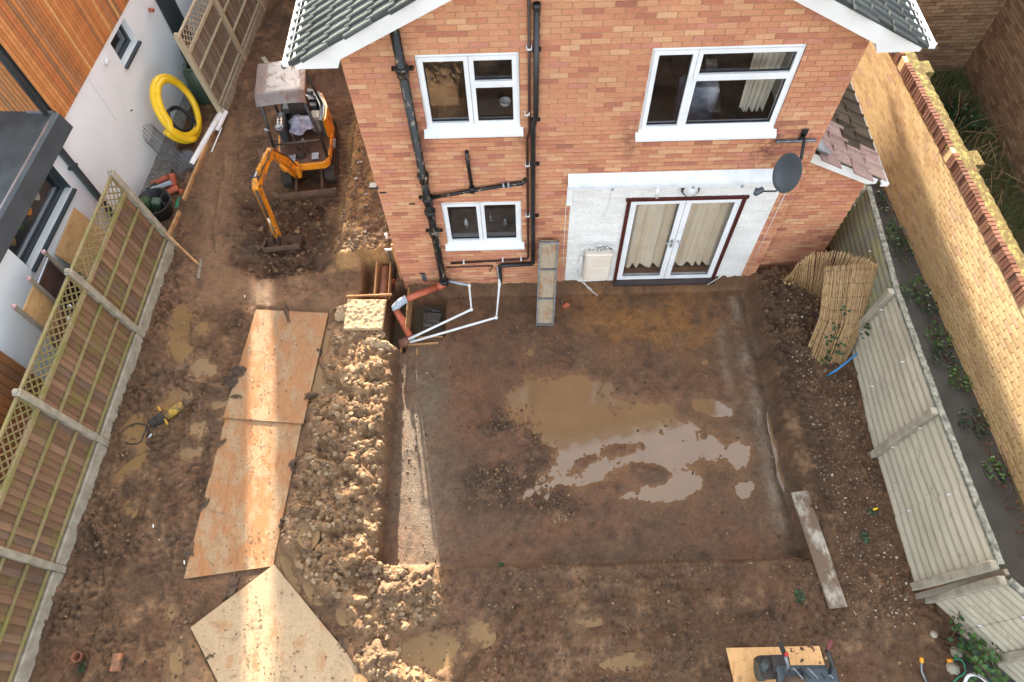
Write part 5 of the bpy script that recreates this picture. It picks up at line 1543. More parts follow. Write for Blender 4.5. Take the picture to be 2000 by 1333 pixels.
# twig of a tree reaching in at the top edge
o = empty('overhanging_branch', (9.4,5.6,4.2), 'leafy twig with orange leaves hanging in at the top edge', 'branch')
b = MB(); b.tube([(1.2,1.2,.2),(.6,.4,.1),(.1,-.35,-.1),(-.05,-.7,-.3)],[.03,.02,.012,.005],6); b.tube([(.5,.3,.08),(.8,-.1,0),(1.0,-.3,-.1)],[.012,.008,.004],5); b.build('twig', M['twig'], o)
b = leaf_clump(120,.35,.4,.06,88,1.2); b.v=[(x*.8,y-.4,z-.35) for x,y,z in b.v]; b.build('foliage', M['leaf_dark'], o)
b = leaf_clump(60,.35,.3,.06,89,1.2); b.v=[(x+.7,y-.1,z-.25) for x,y,z in b.v]; b.build('foliage', simple('orange_leaf',(190,130,50),(160,100,40),8,.6,60,0.0), o)

# ================================================================== CEMENT SHEET FENCE
sf = empty('cement_sheet_fence', (7.15,-1.5,0), 'pale corrugated cement sheet fence with concrete posts on the right', 'fence')
O_ = np.array([7.15,-1.5,0.0])
def corr(p0, p1, q0, q1, mat, name='sheet', waves=12, amp=0.012, jl=0.0):
    p0,p1,q0,q1 = [np.asarray(q,float)-O_ for q in (p0,p1,q0,q1)]
    nu, nv = 14, waves*8+1
    G = np.zeros((nu,nv,3)); d = p1-p0; nrm = np.cross(d/np.linalg.norm(d),(0,0,1)); nrm /= np.linalg.norm(nrm)
    for i in range(nu):
        u = i/(nu-1); a = p0+(p1-p0)*u; c = q0+(q1-q0)*u
        for j in range(nv):
            v = j/(nv-1)
            sag = 0.012*math.sin(u*3.1)*math.sin(v*2.5)
            G[i,j] = a+(c-a)*v + nrm*(amp*math.sin(2*math.pi*waves*v)+jl+sag)
    b = MB(); b.sheet(G, 0.008); return b.build(name, mat, sf)
def cpost(p, q, w=0.11):
    b = MB(); b.bar(np.asarray(p,float)-O_, np.asarray(q,float)-O_, w, w, up=(0,1,0), ch=.012); o = b.build('post', M['concrete'], sf); return o
P = [((7.36,0.72,.0),(7.46,0.60,1.48)), ((7.20,-1.42,.0),(7.36,-1.33,1.46)), ((7.12,-3.30,.0),(7.33,-3.22,1.55)), ((7.14,-5.12,.0),(7.36,-5.14,1.62)), ((7.30,-5.28,.0),(7.50,-5.28,1.45)), ((7.92,-6.02,.0),(8.05,-5.95,1.45)), ((8.75,-6.95,.0),(8.9,-6.9,1.45))]
for k in (0,1,2,3,4,5,6):
    p, q = [np.array(z,float) for z in P[k]]
    d = np.array([-.07,0,0]); cpost(p+d-np.array([0,0,.2]), q+d+np.array([0,0,.02]), .10)
mats = ['sheet_green','sheet','sheet','sheet','sheet','sheet']
for k in range(6):
    if k == 3: continue
    (p0,q0),(p1,q1) = P[k],P[k+1]
    p0,q0,p1,q1 = [np.array(z,float) for z in (p0,q0,p1,q1)]
    m = 0.5
    pm, qm = p0+(p1-p0)*m, q0+(q1-q0)*m
    corr(p0,pm+(p1-p0)*.02,q0,qm+(q1-q0)*.02,M[mats[k]],jl=0.0); corr(pm,p1,qm,q1,M[mats[k]],jl=0.012)
    b = MB(); a, c = q0-O_, q1-O_; n = 40; rgc = random.Random(k); pts=[]
    G = np.zeros((n,5,3)); d = c-a; s = np.cross(d/np.linalg.norm(d),(0,0,1))
    for i in range(n):
        for j,(w,z) in enumerate(((-.035,-.03),(-.038,.022),(0,.03),(.038,.022),(.035,-.03))):
            G[i,j] = a+d*i/(n-1)+s*(w+rgc.uniform(-.004,.004))+np.array([0,0,.01+z+rgc.uniform(-.004,.005)])
    b.grid(G, smooth=False, flip=False); b.build('capping', M['concrete_l'], sf)
    # bolts
    for (u,v) in ((.03,.35),(.03,.75),(.5,.3),(.52,.8)):
        c0 = p0+(p1-p0)*u; c1 = q0+(q1-q0)*u; cc = c0+(c1-c0)*v-O_-np.array([.03,0,0])
        b = MB(); b.tube([cc-np.array([.02,0,0]),cc+np.array([.03,0,0])],.012,8); b.build('bolt', M['white_pvc'], sf)
for v in (0.03,-.02):
    pass
plank('loose_post', (7.12,-5.24,.10), (7.55,-5.18,1.40), .07,.07, M['fence_grey'], 'weathered timber post leaning beside the double fence post', 'post')
b = MB(); b.tube([(0,0,0.0),(.02,-.01,.14),(.06,.0,.17),(.33,.16,.42)],.016,8); b.build('blue_pipe', M['blue_plastic'], None, (6.74,-1.98,0.10), label='bent blue water pipe leaning on the cement sheet fence', cat='pipe')
b = MB(); b.tube([(0,0,0),(.14,-.16,.01),(.26,-.22,.02),(.40,-.22,.05)],.014,7); b.build('grey_pipe', M['galv'], None, (6.28,-1.12,0.05), label='thin grey pipe end beside the reed screen', cat='pipe')

# ================================================================== REED SCREEN
o = empty('reed_screen', (6.85,-1.0,0.1), 'half unrolled tan reed screen leaning in the corner', 'reed screen')
rgr = np.random.default_rng(5)
O2 = np.array([6.85,-1.0,0.1])
# top line and bottom line of the bent screen, as curves on the ground plan
top_px = [(1535,548,.35),(1560,512,.85),(1590,494,1.15),(1640,490,1.32),(1690,505,1.35),(1716,517,1.30),(1700,516,1.30),(1668,516,1.28),(1636,520,1.22),(1612,522,1.15)]
bot_px = [(1520,552,.10),(1550,562,.10),(1580,580,.10),(1605,592,.12),(1622,602,.14),(1650,700,.05),(1640,722,.04),(1618,724,.03),(1595,720,.03),(1570,696,.03)]
T = np.array([U(a,b_,z=z) for a,b_,z in top_px]); Bq = np.array([U(a,b_,z=z) for a,b_,z in bot_px])
def interp(A, u):
    x = u*(len(A)-1); i = min(int(x), len(A)-2); f = x-i; return A[i]*(1-f)+A[i+1]*f
def reed(a, c, bulge, rgx, b, r=.0052):
    m = (a+c)/2+bulge
    b.tube([a, a*.25+m*.62+c*.13, c*.75+m*.2+a*.05+(c-a)*0.0, c], [r,r,r,r*.8], 5)
b1, b2 = MB(), MB()
N1 = 110
for k in range(N1):       # back leaf: from the left low end up to the fence
    u = k/(N1-1)*0.5
    a = interp(T,u); c = interp(Bq,u); j = rgr.normal(0,.008,3)
    reed(c-O2+j*.5, a-O2+np.array([0,0,rgr.uniform(-.03,.03)])+j, np.array([0,0,.05])*math.sin(u*6), rgr, b1)
N2 = 120
for k in range(N2):       # front leaf: fans out towards the bank
    u = 0.56+k/(N2-1)*0.44
    a = interp(T,u); c = interp(Bq,u); j = rgr.normal(0,.008,3)
    reed(c-O2+j*.8+np.array([0,rgr.uniform(-.04,.05),0]), a-O2+np.array([0,0,rgr.uniform(-.03,.03)])+j*.6, np.array([.14,-.02,.05]), rgr, b2)
def reed_mat():
    t = NT('dry_reed')
    c = t.ramp(t.noise(60, 3, .6, (1,.2,.2)), [(0.3, col((150,116,76))), (0.5, col((190,154,108))), (0.7, col((206,176,132)))])
    t.base(c); t.rough(.75); return t.m
M['reed'] = reed_mat()
b1.build('reeds', M['reed'], o, kind='stuff'); b2.build('reeds', M['reed'], o, kind='stuff')
for lv in np.linspace(.06,.95,8):
    b = MB(); pts = []
    for u in np.linspace(.56,1,24):
        a = interp(T,u); c = interp(Bq,u); m = (a+c)/2+np.array([.14,-.02,.05])
        p = (1-lv)**2*c+2*lv*(1-lv)*m+lv**2*a
        pts.append(p-O2+np.array([-.006,-.006,.012]))
    b.tube(pts,.0035,4); b.build('wire', M['steel'], o)
plank('rusty_bar', (6.62,-.52,.12), (6.80,-.92,.14), .045,.03, M['brown_pvc'], 'short brown bar under the reed screen', 'bar')
# ivy sprig growing over the screen
o = empty('ivy_sprig', (6.55,-1.35,.1), 'dark ivy sprig trailing over the reed screen', 'ivy')
rgi = np.random.default_rng(9); b = MB(); st = MB(); pts=[]
for k,(a,c,z) in enumerate([(1650,610,.95),(1637,640,.85),(1628,655,.8),(1622,668,.72),(1636,676,.7),(1640,690,.55),(1618,692,.42),(1612,705,.35),(1694,640,.75),(1690,655,.68)]):
    p = U(a,c,z=z)-np.array([6.55,-1.35,.1]); pts.append(p)
    for q in range(4):
        R = rot('z',rgi.random()*6.28)@rot('x',rgi.uniform(-.7,.7)); s = .07
        L = np.array([(0,-.5,0),(.3,-.3,.04),(.5,.05,.02),(.2,.15,.05),(0,.55,0),(-.2,.15,.05),(-.5,.05,.02),(-.3,-.3,.04)])*s
        b.add(L@R.T+p+rgi.normal(0,.03,3),[tuple(range(8))])
b.build('foliage', M['leaf_dark'], o); st.tube(pts[:8],.004,5); st.build('stem', M['twig'], o)

# ================================================================== RIGHT-HAND BANK
SB0 = (U(1541,961,z=.10)+U(1582,959,z=.10))/2; SB1 = (U(1616,1190,z=.12)+U(1660,1185,z=.12))/2
plank('scaffold_board', SB0-np.array([0,0,.02]), SB1-np.array([0,0,.02]), .245,.038, M['board_mud'], 'muddy pale scaffold board lying from slab to bank', 'board', ch=.006)
o = empty('bramble', (7.45,-5.75,.05), 'green bramble growing at the foot of the broken fence', 'bramble')
rgi = np.random.default_rng(19); b = MB(); b2 = MB(); st = MB()
for k in range(9):
    a = rgi.uniform(-2.8,1.6); L = rgi.uniform(.3,.8); q = np.array([math.cos(a),math.sin(a),0]); pts=[np.array([rgi.uniform(-.2,.2),rgi.uniform(-.3,.3),0])]
    for s_ in range(1,7): pts.append(pts[0]+q*L*s_/6+np.array([0,0,.5*math.sin(s_/6*2.6)*L])+rgi.normal(0,.02,3))
    st.tube(pts,.006,5)
    for p in pts[2:]:
        for w in range(5):
            R = rot('z',rgi.random()*6.28)@rot('x',rgi.uniform(-.8,.8)); s = rgi.uniform(.05,.085)
            Lf = np.array([(0,-.5,0),(.3,-.25,.04),(.38,.1,.03),(0,.55,0),(-.38,.1,.03),(-.3,-.25,.04)])*s
            (b if rgi.random()<.6 else b2).add(Lf@R.T+p+rgi.normal(0,.05,3),[(0,1,2,3),(0,3,4,5)])
b.build('foliage', M['leaf'], o); b2.build('foliage', M['leaf_dark'], o); st.build('stem', M['twig'], o)
PL = [((1700,1000),.03,.05,'bright leaf tuft below the muddy scaffold board end'),((1686,1052),.05,.06,'small green seedling on the bank'),((1560,1165),.06,.08,'low green seedling left of the scaffold board'),((1770,970),.12,.10,'green sprig at the cement fence foot'),((1765,1020),.08,.08,'ivy leaves on the bank near the fence foot'),((1750,800),.1,.05,'ivy tuft at the fence foot below the blue pipe'),((160,1305),.04,.05,'tiny green seedling beside the clay pot'),((978,1103),.05,.03,'single green leaf sprig at the slab edge'),((1530,560),.22,.10,'tufty dry grass clump by the reed screen end')]
for k,(pp,h,s,lb) in enumerate(PL):
    p = U(*pp, z=.06 if pp[0] > 1000 else 0.0); p[2] = ground_z(p[0],p[1])
    o = empty('small_plant', tuple(p), lb, 'plant', 'seedlings on the bank and mud')
    leaf_clump(10 if s<.06 else 30, s, h, .05 if s>.03 else .06, 200+k, .6).build('foliage', M['leaf_dark'] if k != 8 else M['straw'], o)
    if k in (3,8): stems(6,s,h,.003,210+k).build('stem', M['twig'], o)
rgi = np.random.default_rng(29)
TW = [((1610,985),(1640,1035)),((1655,945),(1670,1030)),((1575,940),(1600,915)),((1720,1180),(1790,1185)),((1725,1210),(1728,1200)),((1530,1092),(1580,1090)),((1590,900),(1600,870)),((1760,1000),(1745,960)),((1620,1150),(1640,1210)),((1650,1090),(1662,1100))]
TD = ['beside the upper scaffold board','long and straight in the middle of the bank','curled at the slab corner','lying below the double fence post','stub below the fence post','at the slab edge by the scaffold board','hooked by the slab edge','upright at the fence foot','below the scaffold board','short, right of the scaffold board']
for k,(a,c) in enumerate(TW):
    p = U(*a,z=.1); q = U(*c,z=.12); p[2]=ground_z(p[0],p[1])+.012; q[2]=ground_z(q[0],q[1])+.02
    m = (p+q)/2+np.array([.02,.02,.03]); b = MB(); b.tube([p*0,m-p,q-p],.006,5); b.build('dead_stem', M['twig'], None, tuple(p), label='thin dead stem '+TD[k], cat='stem', group='dead stems on the bank')
b = MB(); b.tube([(0,0,0),(.06,.02,.01)],.014,8); b.build('yellow_tube', M['yellow_hose'], None, tuple(U(1706,996,z=.13)), label='short yellow plastic tube lying on the bank', cat='tube')
# ================================================================== PLYWOOD WALKWAY
def ply(name, pxs, z, mat, label, t=0.018, warp=0.006, seed=1, group='plywood sheets laid as a walkway'):
    """sheet of plywood whose four corners are measured on the ground"""
    C4 = [U(a,b_,z=zz) for (a,b_),zz in zip(pxs, z)]
    n = 14; G = np.zeros((n,n,3)); o = (C4[0]+C4[2])/2; o[2] = min(z)
    for i in range(n):
        for j in range(n):
            u, v = i/(n-1), j/(n-1)
            p = C4[0]*(1-u)*(1-v)+C4[1]*u*(1-v)+C4[2]*u*v+C4[3]*(1-u)*v
            p = p + np.array([0,0,warp*float(fbm(np.array(u*1.3+seed*7),np.array(v*2.0),.6,2,.5,seed))])
            G[i,j] = p-o
    b = MB(); b.sheet(G, t)
    return b.build(name, mat, None, tuple(o), label=label, cat='plywood', group=group)
ply('plywood_sheet', [(500,605),(641,612),(592,828),(436,816)], [.03,.03,.035,.035], M['ply'], 'upper plywood sheet of the walkway, next to the smooth mud', seed=1)
ply('plywood_sheet', [(440,812),(592,815),(533,1106),(359,1131)], [.012,.012,.012,.012], M['ply'], 'middle plywood sheet of the walkway, half in sun', seed=2)
ply('plywood_sheet', [(535,1103),(725,1335),(470,1420),(372,1226)], [.045,.05,.05,.04], M['ply_mud'], 'lower plywood sheet of the walkway, laid askew', seed=3)
b = MB(); b.cbox((0,0,0),(.18,.16,.02),.004); b.build('plywood_offcut', M['ply_clean'], None, tuple(U(705,1330,z=.09)), label='small plywood offcut beside the lowest walkway sheet', cat='plywood')

def smp_b(rg):
    while True:
        a = rg.uniform(360,720); c = rg.uniform(610,1333)
        w = U(a,c,z=.04); i = int((w[0]-GX0)/GS); j = int((w[1]-GY0)/GS)
        if press[i,j] > .98 and rg.random() < (.25+vnoise(np.array(w[0]),np.array(w[1]),.5,31)**3*2): return w[0], w[1]
def bz(x, y):
    a, c = PX((x,y,.04)); return .064 if c > 1110 else (.032 if c > 815 else .052)
b = pebbles('board_crumbs', 1000, smp_b, .003, .018, None, zfun=bz, squash=.5)
b.build('board_crumbs', MCLOD.m, kind='stuff', label='crumbs of mud trodden onto the plywood walkway', cat='soil')
# mortar board heaped with wet mortar
C0 = U(713,615,z=.14); o = empty('mortar_board', tuple(C0), 'square board heaped with pale wet mortar by the drain', 'mortar board')
b = MB(); b.cbox((0,0,-.01),(.66,.60,.018),.003,rot('z',-.03)); b.build('board', M['ply'], o)
nn = 46; G = np.zeros((nn,nn,3)); g = np.linspace(-1,1,nn)
for i in range(nn):
    for j in range(nn):
        x, y = g[i]*.325, g[j]*.295; e = max(abs(g[i]),abs(g[j]))
        hgt = .022+.020*float(fbm(np.array(x+5),np.array(y+3),.16,4,.6,17))+.016*float(fbm(np.array(x),np.array(y),.05,2,.6,18))
        G[i,j] = (x, y, max(hgt,.004)*(1 if e<.97 else 0.05)+.001)
b = MB(); b.grid(G, flip=True); b.v=[tuple(rot('z',-.03)@np.array(q)) for q in b.v]; b.build('mortar_heap', M['mortar_mix'], o)
def blob(name, pxc, z, rx, ry, hz, mat, label, cat, seed=1, rz=0.0, nse=.45, group=None, n=44):
    """lumpy heap of soil or mortar"""
    rr = np.linspace(0,1,n//2); tt = np.linspace(0,2*math.pi,n,endpoint=False)
    G = np.zeros((len(rr),n+1,3))
    for i,r in enumerate(rr):
        for j in range(n+1):
            t = tt[j%n]; k = 1+nse*float(fbm(np.array(math.cos(t)*1.3+seed),np.array(math.sin(t)*1.3),.7,3,.6,seed))
            x, y = r*rx*k*math.cos(t), r*ry*k*math.sin(t)
            z_ = hz*(1-r**2)*(1+1.2*float(fbm(np.array(x+seed),np.array(y),max(rx,ry)*.5,5,.7,seed+3)))+.012*float(fbm(np.array(x),np.array(y),.035,2,.6,seed+9))-.012*(r>.98)
            G[i,j] = (x,y,z_)
    b = MB(); b.grid(G, flip=False); b.v=[tuple(rot('z',rz)@np.array(q)) for q in b.v]
    p = U(*pxc, z=z); p[2] = z
    return b.build(name, mat, None, tuple(p), label=label, cat=cat, group=group)
MD = M['mortar_mix']
blob('mortar_spill',(676,610),.05,.22,.17,.09,MD,'spilled mortar at the left edge of the mortar board','mortar',3)
blob('mortar_spill',(735,672),.05,.26,.13,.10,MD,'spilled mortar below the mortar board','mortar',7,-.2)
blob('mortar_spill',(690,655),.05,.20,.05,.05,MD,'streak of mortar left of the mortar board','mortar',9,.8)
blob('mortar_spill',(742,655),.06,.08,.08,.07,MD,'small dollop of mortar at the board corner','mortar',11)
SO = simple('dry_clod',(142,112,82),(106,82,60),16,.92,50,.03,k=.85)
for k,(p,rx,ry,h,sd,lb) in enumerate([((720,1105),.14,.11,.20,21,'tall clod standing at the slab corner'),((600,1000),.12,.1,.10,22,'round clod beside the walkway'),((695,985),.09,.07,.09,23,'pale clod on top of the spoil mound'),((815,1150),.3,.22,.16,24,'heap of crumbly soil below the slab corner'),((760,1165),.24,.2,.12,25,'low heap of soil between walkway and slab corner'),((840,1190),.18,.15,.10,26,'soil lump right of the crumbly heap'),((640,1125),.2,.12,.10,27,'soil ridge above the lowest walkway sheet'),((740,1290),.22,.2,.10,28,'soil heap at the right edge of the lowest walkway sheet'),((660,880),.26,.16,.12,29,'soil ridge on the middle of the mound'),((700,800),.22,.15,.10,30,'soil ridge on the upper mound'),((465,725),.16,.12,.09,31,'dark clod on the left edge of the walkway'),((450,745),.1,.12,.07,32,'dark crumb heap touching the upper plywood sheet'),((622,690),.1,.08,.07,33,'small clod at the right edge of the upper plywood sheet')]):
    w = U(*p,z=0.0); blob('soil_clod', p, ground_z(w[0],w[1])-.02, rx,ry,h, SO if k < 10 else simple('dark_clod',(104,82,64),(76,60,48),12,.8,50,.02,k=.8), lb, 'soil clod', sd, .3*k, .5, 'clods on the spoil mound')

EDG = simple('edge_mud',(112,86,62),(84,65,48),12,.75,50,.02,k=.85)
for k,(p,rx,ry,lb) in enumerate([((462,775),.10,.05,'smear of mud over the left edge of the upper plywood sheet'),((428,868),.12,.05,'smear of mud on the upper left edge of the middle sheet'),((398,985),.09,.07,'blob of mud at the left edge of the middle sheet'),((372,1075),.12,.06,'blob of mud at the lower left of the middle sheet'),((602,775),.07,.10,'smear of mud at the right edge of the upper sheet'),((575,905),.06,.11,'smear of mud at the right edge of the middle sheet'),((552,1020),.06,.09,'blob of mud at the lower right of the middle sheet'),((415,1282),.12,.07,'blob of mud at the left edge of the askew sheet'),((620,1212),.13,.06,'smear of mud over the right edge of the askew sheet'),((450,1150),.16,.07,'mud piled between the middle and askew sheets'),((560,612),.2,.04,'mud over the top edge of the upper sheet'),((665,1262),.12,.07,'mud over the lower right edge of the askew sheet')]):
    blob('mud_smear', p, .028 if p[1] < 830 else .012, rx, ry, .035, EDG, lb, 'mud', 41+k, .5*k, .9, 'mud trodden over the plywood edges')
# drain pit: shuttering boards, pipes, drain block
def wb(name, a, c, h, t, mat, label):
    a = np.asarray(a,float); c = np.asarray(c,float); o = a.copy(); b = MB(); b.bar(a-o, c-o, t, h, ch=.003); b.build(name, mat, None, tuple(o), label=label, cat='board', group='shuttering boards round the drain')
wb('shuttering_board', (0.07,-.06,-.22),(0.07,-.88,-.22),.42,.022,M['timber'],'upright timber shutter between drain trench and manhole')
wb('shuttering_board', (0.07,-.90,-.38),(0.66,-.90,-.38),.20,.022,M['timber'],'low timber shutter in front of the manhole')
wb('shuttering_board', (0.03,-1.06,-.33),(0.60,-1.03,-.33),.16,.022,M['timber'],'timber edge across the top of the slab strip')
wb('shuttering_board', (-.03,-1.10,-.34),(-.05,-2.2,-.34),.16,.02,M['timber'],'long thin timber edge along the slab side')
wb('shuttering_board', (-.95,-.30,.10),(-.18,-.28,.10),.05,.022,M['timber'],'timber edge behind the mortar board')
wb('shuttering_board', (-.50,-.24,-.05),(-.50,.42,.02),.16,.03,M['timber'],'left timber side of the pipe trench')
wb('shuttering_board', (-.26,-.24,-.05),(-.26,.42,.02),.16,.02,M['timber'],'right timber side of the pipe trench')
b = MB(); b.tube([(0,0,0),(0,.62,.06)],.085,18,cap=False); b.tube([(0,0,0),(0,.62,.06)],.07,18); b.tube([(0,-.02,0),(0,.10,.01)],.105,18); b.build('clay_drain', simple('muddy_clay',(150,92,62),(112,74,54),8,.6), None, (-.38,-.22,-.14), label='muddy clay drain pipe between two timbers', cat='pipe')
o = empty('spade', (-.17,.13,-.30), 'spade standing upright in the drain trench at the house corner', 'spade')
b = MB(); b.tube([(0,0,.25),(.03,.0,1.10)],.016,8); b.build('shaft', M['black'], o)
b = MB(); b.cbox((0,.0,.13),(.17,.012,.27),.005); b.build('blade', M['clay_pipe'], o)
b = MB(); b.tube([(-.03,0,1.11),(.09,0,1.11)],.017,8); b.build('handle', M['white_pvc'], o)
plank('timber_batten', (-.055,.10,-.28), (-.05,.10,.98), .045,.03, M['timber'], 'upright timber batten against the house corner', 'batten', up=(0,1,0))
b = MB(); b.cbox((0,0,.05),(.05,.05,.12),.012); b.build('white_tap', M['white_pvc'], None, (-.26,.62,.5), label='small white fitting on top of a post by the house corner', cat='fitting')
plank('pipe_post', (-.25,.62,-.05), (-.25,.62,.5), .02,.02, M['steel'], 'thin metal post behind the clay drain', 'post')
b = MB(); pts=[]; 
for k in range(120): a=k*.62; pts.append((.02*math.cos(a)+.0003*k,.02*math.sin(a),.55-.0045*k))
b.tube(pts,.004,5); b.build('coiled_lead', M['black'], None, (-.07,.10,.0), label='coiled black lead hanging at the house corner', cat='cable')
# orange soil pipe leading to the gully, with grey bend
o = empty('orange_drain_pipe', (0.70,-.10,.1), 'orange drain pipe with grey bend from the soil pipe foot', 'pipe')
A0 = np.array([.02,.0,.02]); A1 = np.array([-.66,-.34,.06]); A2 = np.array([-.80,-.46,.02]); A3 = np.array([-.56,-.86,-.36])
b = MB(); b.tube([A0, A0*.8+A1*.2],.064,16); b.tube([A0*.8+A1*.2, A1],.057,16); b.build('upper_length', M['clay_pipe'], o)
b = MB(); b.tube([A1*.94+A0*.06, A1, A2+np.array([.06,.06,.035]), A2, A2*.95+A3*.05],.068,16); b.tube([A1*.94+A0*.06,A1*.97+A0*.03],.074,16); b.build('bend', M['grey_pvc'], o)
b = MB(); b.tube([A2*.95+A3*.05, A3],.057,16); b.build('lower_length', M['clay_pipe'], o)
b = MB(); b.tube([A3*.9+A2*.1, A3+(A3-A2)*.08],.070,16); b.build('socket', M['grey_pvc'], o)
b = MB(); b.tube([(0,0,0),(.2,.05,.02)],.075,14); b.build('clay_gully', simple('muddy_gully',(140,92,72),(112,80,64),8,.7), None, (-.06,-1.03,-.28), label='muddy clay gully end at the white waste pipes', cat='pipe')
def waste(pts, label, gp):
    o = np.asarray(pts[0],float); b = MB(); b.tube([np.asarray(q,float)-o for q in pts[1:]],.021,10)
    e = empty('white_waste_pipe', tuple(o), label, 'pipe', 'white waste pipes lying to the gully'); b.build('pipe', M['white_pvc'], e)
    b = MB(); b.tube([np.asarray(q,float)-o for q in gp],.0235,10); b.build('grey_end', M['grey_pvc'], e)
    for q in pts[2:-1]:
        b = MB(); b.lathe([(.0001,-.028),(.027,-.025),(.028,.025),(.0001,.028)],np.asarray(q,float)-o,10); b.build('elbow', M['white_pvc'], e)
waste([(.75,-.05,.12),(.95,-.10,.12),(1.13,-.14,.11),(1.16,-.52,-.05),(0.10,-1.00,-.18)],'inner white waste pipe running from the soil pipe foot to the gully',[(.75,-.05,.14),(1.10,-.13,.115)])
waste([(1.64,-.06,.42),(1.645,-.07,.20),(1.64,-.10,.05),(1.58,-.66,-.10),(0.13,-1.05,-.20)],'outer white waste pipe dropping from the wall and running to the gully',[(1.64,-.05,.52),(1.64,-.07,.22)])
b = MB(); b.cbox((0,0,.06),(.30,.30,.14),.03); b.build('drain_block', simple('grey_block',(128,122,110),(96,90,80),14,.9,40,.01), None, (.42,-.45,-.56), label='square grey concrete block in the manhole pit', cat='block')
o = empty('drain_grate', (.47,-.42,-.42), 'grey cast drain grate lying in the manhole pit', 'grate')
b = MB(); b.cbox((0,-.04,.03),(.26,.20,.06),.015,rot('z',-.12)); b.cbox((0,.11,.03),(.25,.05,.06),.012,rot('z',-.12)); b.build('plate', simple('wet_iron',(92,88,80),(66,62,58),14,.45,40,.01), o)
for k in (-1,1):
    b = MB(); b.cbox((k*.065,.10,.058),(.09,.03,.012),.003,rot('z',-.12)); b.build('slot', M['black'], o)
# shallow trough / formwork leaning on the wall
o = empty('leaning_trough', (2.40,-.70,-.28), 'long muddy metal-edged trough leaning on the house wall', 'trough')
a = np.array([0.0,0,0.0]); c = np.array([.06,.62,1.50]); d = (c-a)/np.linalg.norm(c-a); L = np.linalg.norm(c-a)
s = np.array([1.,0,0]); s = s-d*(s@d); s/=np.linalg.norm(s); t = np.cross(s,d); R = np.stack([s,d,t],1)
b = MB(); b.box(R@np.array([0,L/2,0]),(.27,L,.015),R); b.build('tray', ply_mat('muddy_tray',(150,132,110),(166,148,124),(158,112,72),.52), o)
for sx in (-1,1):
    b = MB(); b.box(R@np.array([sx*.142,L/2,.018]),(.018,L,.06),R); b.build('side_rail', M['galv'], o)
for u in (.005,.33,.68,.985):
    b = MB(); b.box(R@np.array([0,L*u,.018]),(.268,.022,.05),R); b.build('cross_bar', M['galv'], o)
# bits lying in the pit
for k,(p,r) in enumerate((((1105,597),.06),((1098,590),.045))):
    w = U(*p,z=-.28); b = MB(); b.cbox((0,0,r*.4),(r*2.2,r*1.3,r),r*.3,rot('z',.6+k)); b.build('brick_fragment', M['clay_pipe'] if k==0 else M['stone'], None, (w[0],w[1],-.30), label=('larger' if k==0 else 'smaller')+' brick fragment beside the leaning trough', cat='brick fragment')
plank('timber_peg', (0.25,-1.26,-.26), (.262,-1.20,-.14), .02,.02, M['timber'], 'small timber peg at the head of the slab strip', 'peg')

# ================================================================== HAMMER DRILL AND HOSE (left)
o = empty('breaker', (-3.45,-2.35,0.0), 'muddy yellow breaker lying in the mud', 'breaker')
d = np.array([.80,.60,0]); s = np.array([-.6,.8,0]); z = .09
b = MB(); b.tube([-.12*d+[0,0,z], .16*d+[0,0,z], .19*d+[0,0,z]],[.085,.075,.05],12); b.build('barrel', M['muddy_yellow'], o)
b = MB(); b.tube([.19*d+[0,0,z], .30*d+[0,0,z-.02], .36*d+[0,0,z-.03]],[.05,.04,.02],10); b.build('nose', M['mud_steel'], o)
b = MB(); b.tube([-.34*d+[0,0,z-.01], -.12*d+[0,0,z]],[.06,.10],10); b.cbox(-.26*d+np.array([0,0,z]),(.2,.13,.13),.02,rot('z',.64)); b.build('motor', M['rubber'], o)
b = MB(); b.tube([-.14*d-.18*s+[0,0,z+.03], -.14*d+.18*s+[0,0,z+.03]],.018,8); b.build('handle', simple('handle_yellow',(212,160,40),(150,110,50),9,.6), o)
b = MB()
pts = [(-.36*d+[0,0,.04])]+[np.array([-.52+.20*math.cos(a), -.34+.17*math.sin(a), .03]) for a in np.linspace(-.4,5.4,26)]+[np.array([-.36,-.2,.03]),np.array([-.40,.05,.03]),np.array([-.46,.25,.03]),np.array([-.47,.42,.03])]
b.tube(pts,.012,7); b.build('breaker_hose', M['rubber'], o)
b = MB(); b.tube([(-.30,-.42,.04),(-.24,-.36,.05)],.02,8); b.build('coupling', M['alu'], o)
b = MB(); b.lathe([(.0001,0),(.045,0),(.065,.13),(.07,.14),(.058,.14),(.04,.02),(.0001,.02)],(0,0,0),18); p = U(158,1285,z=.02); b.build('clay_pot', dirty('muddy_pot',(150,90,62),(104,80,60),.48,.8), None, (p[0],p[1],ground_z(p[0],p[1])+.01), label='small clay pot near the left fence at the bottom', cat='pot')
p = U(233,1295,z=.04); b = MB(); b.cbox((0,0,.03),(.11,.21,.075),.008,rot('z',.05)); b.rnd=[.45]*len(b.f); b.build('loose_brick', dirty('muddy_brick',(176,112,80),(112,86,64),.46,.8), None, (p[0],p[1],ground_z(p[0],p[1])), label='loose muddy red brick lying at the bottom left', cat='brick')
for k,(a,c) in enumerate(((359,1095),(300,1025),(478,578))):
    p = U(a,c,z=.02); b = MB(); b.tube([(0,0,0),(.02,-.05,.01)],.009,6); b.build('white_scrap', M['white_pvc'], None, (p[0],p[1],ground_z(p[0],p[1])+.02), label='small white scrap '+['beside the middle plywood sheet','on the mud near the left fence','on the smooth mud path'][k], cat='scrap')

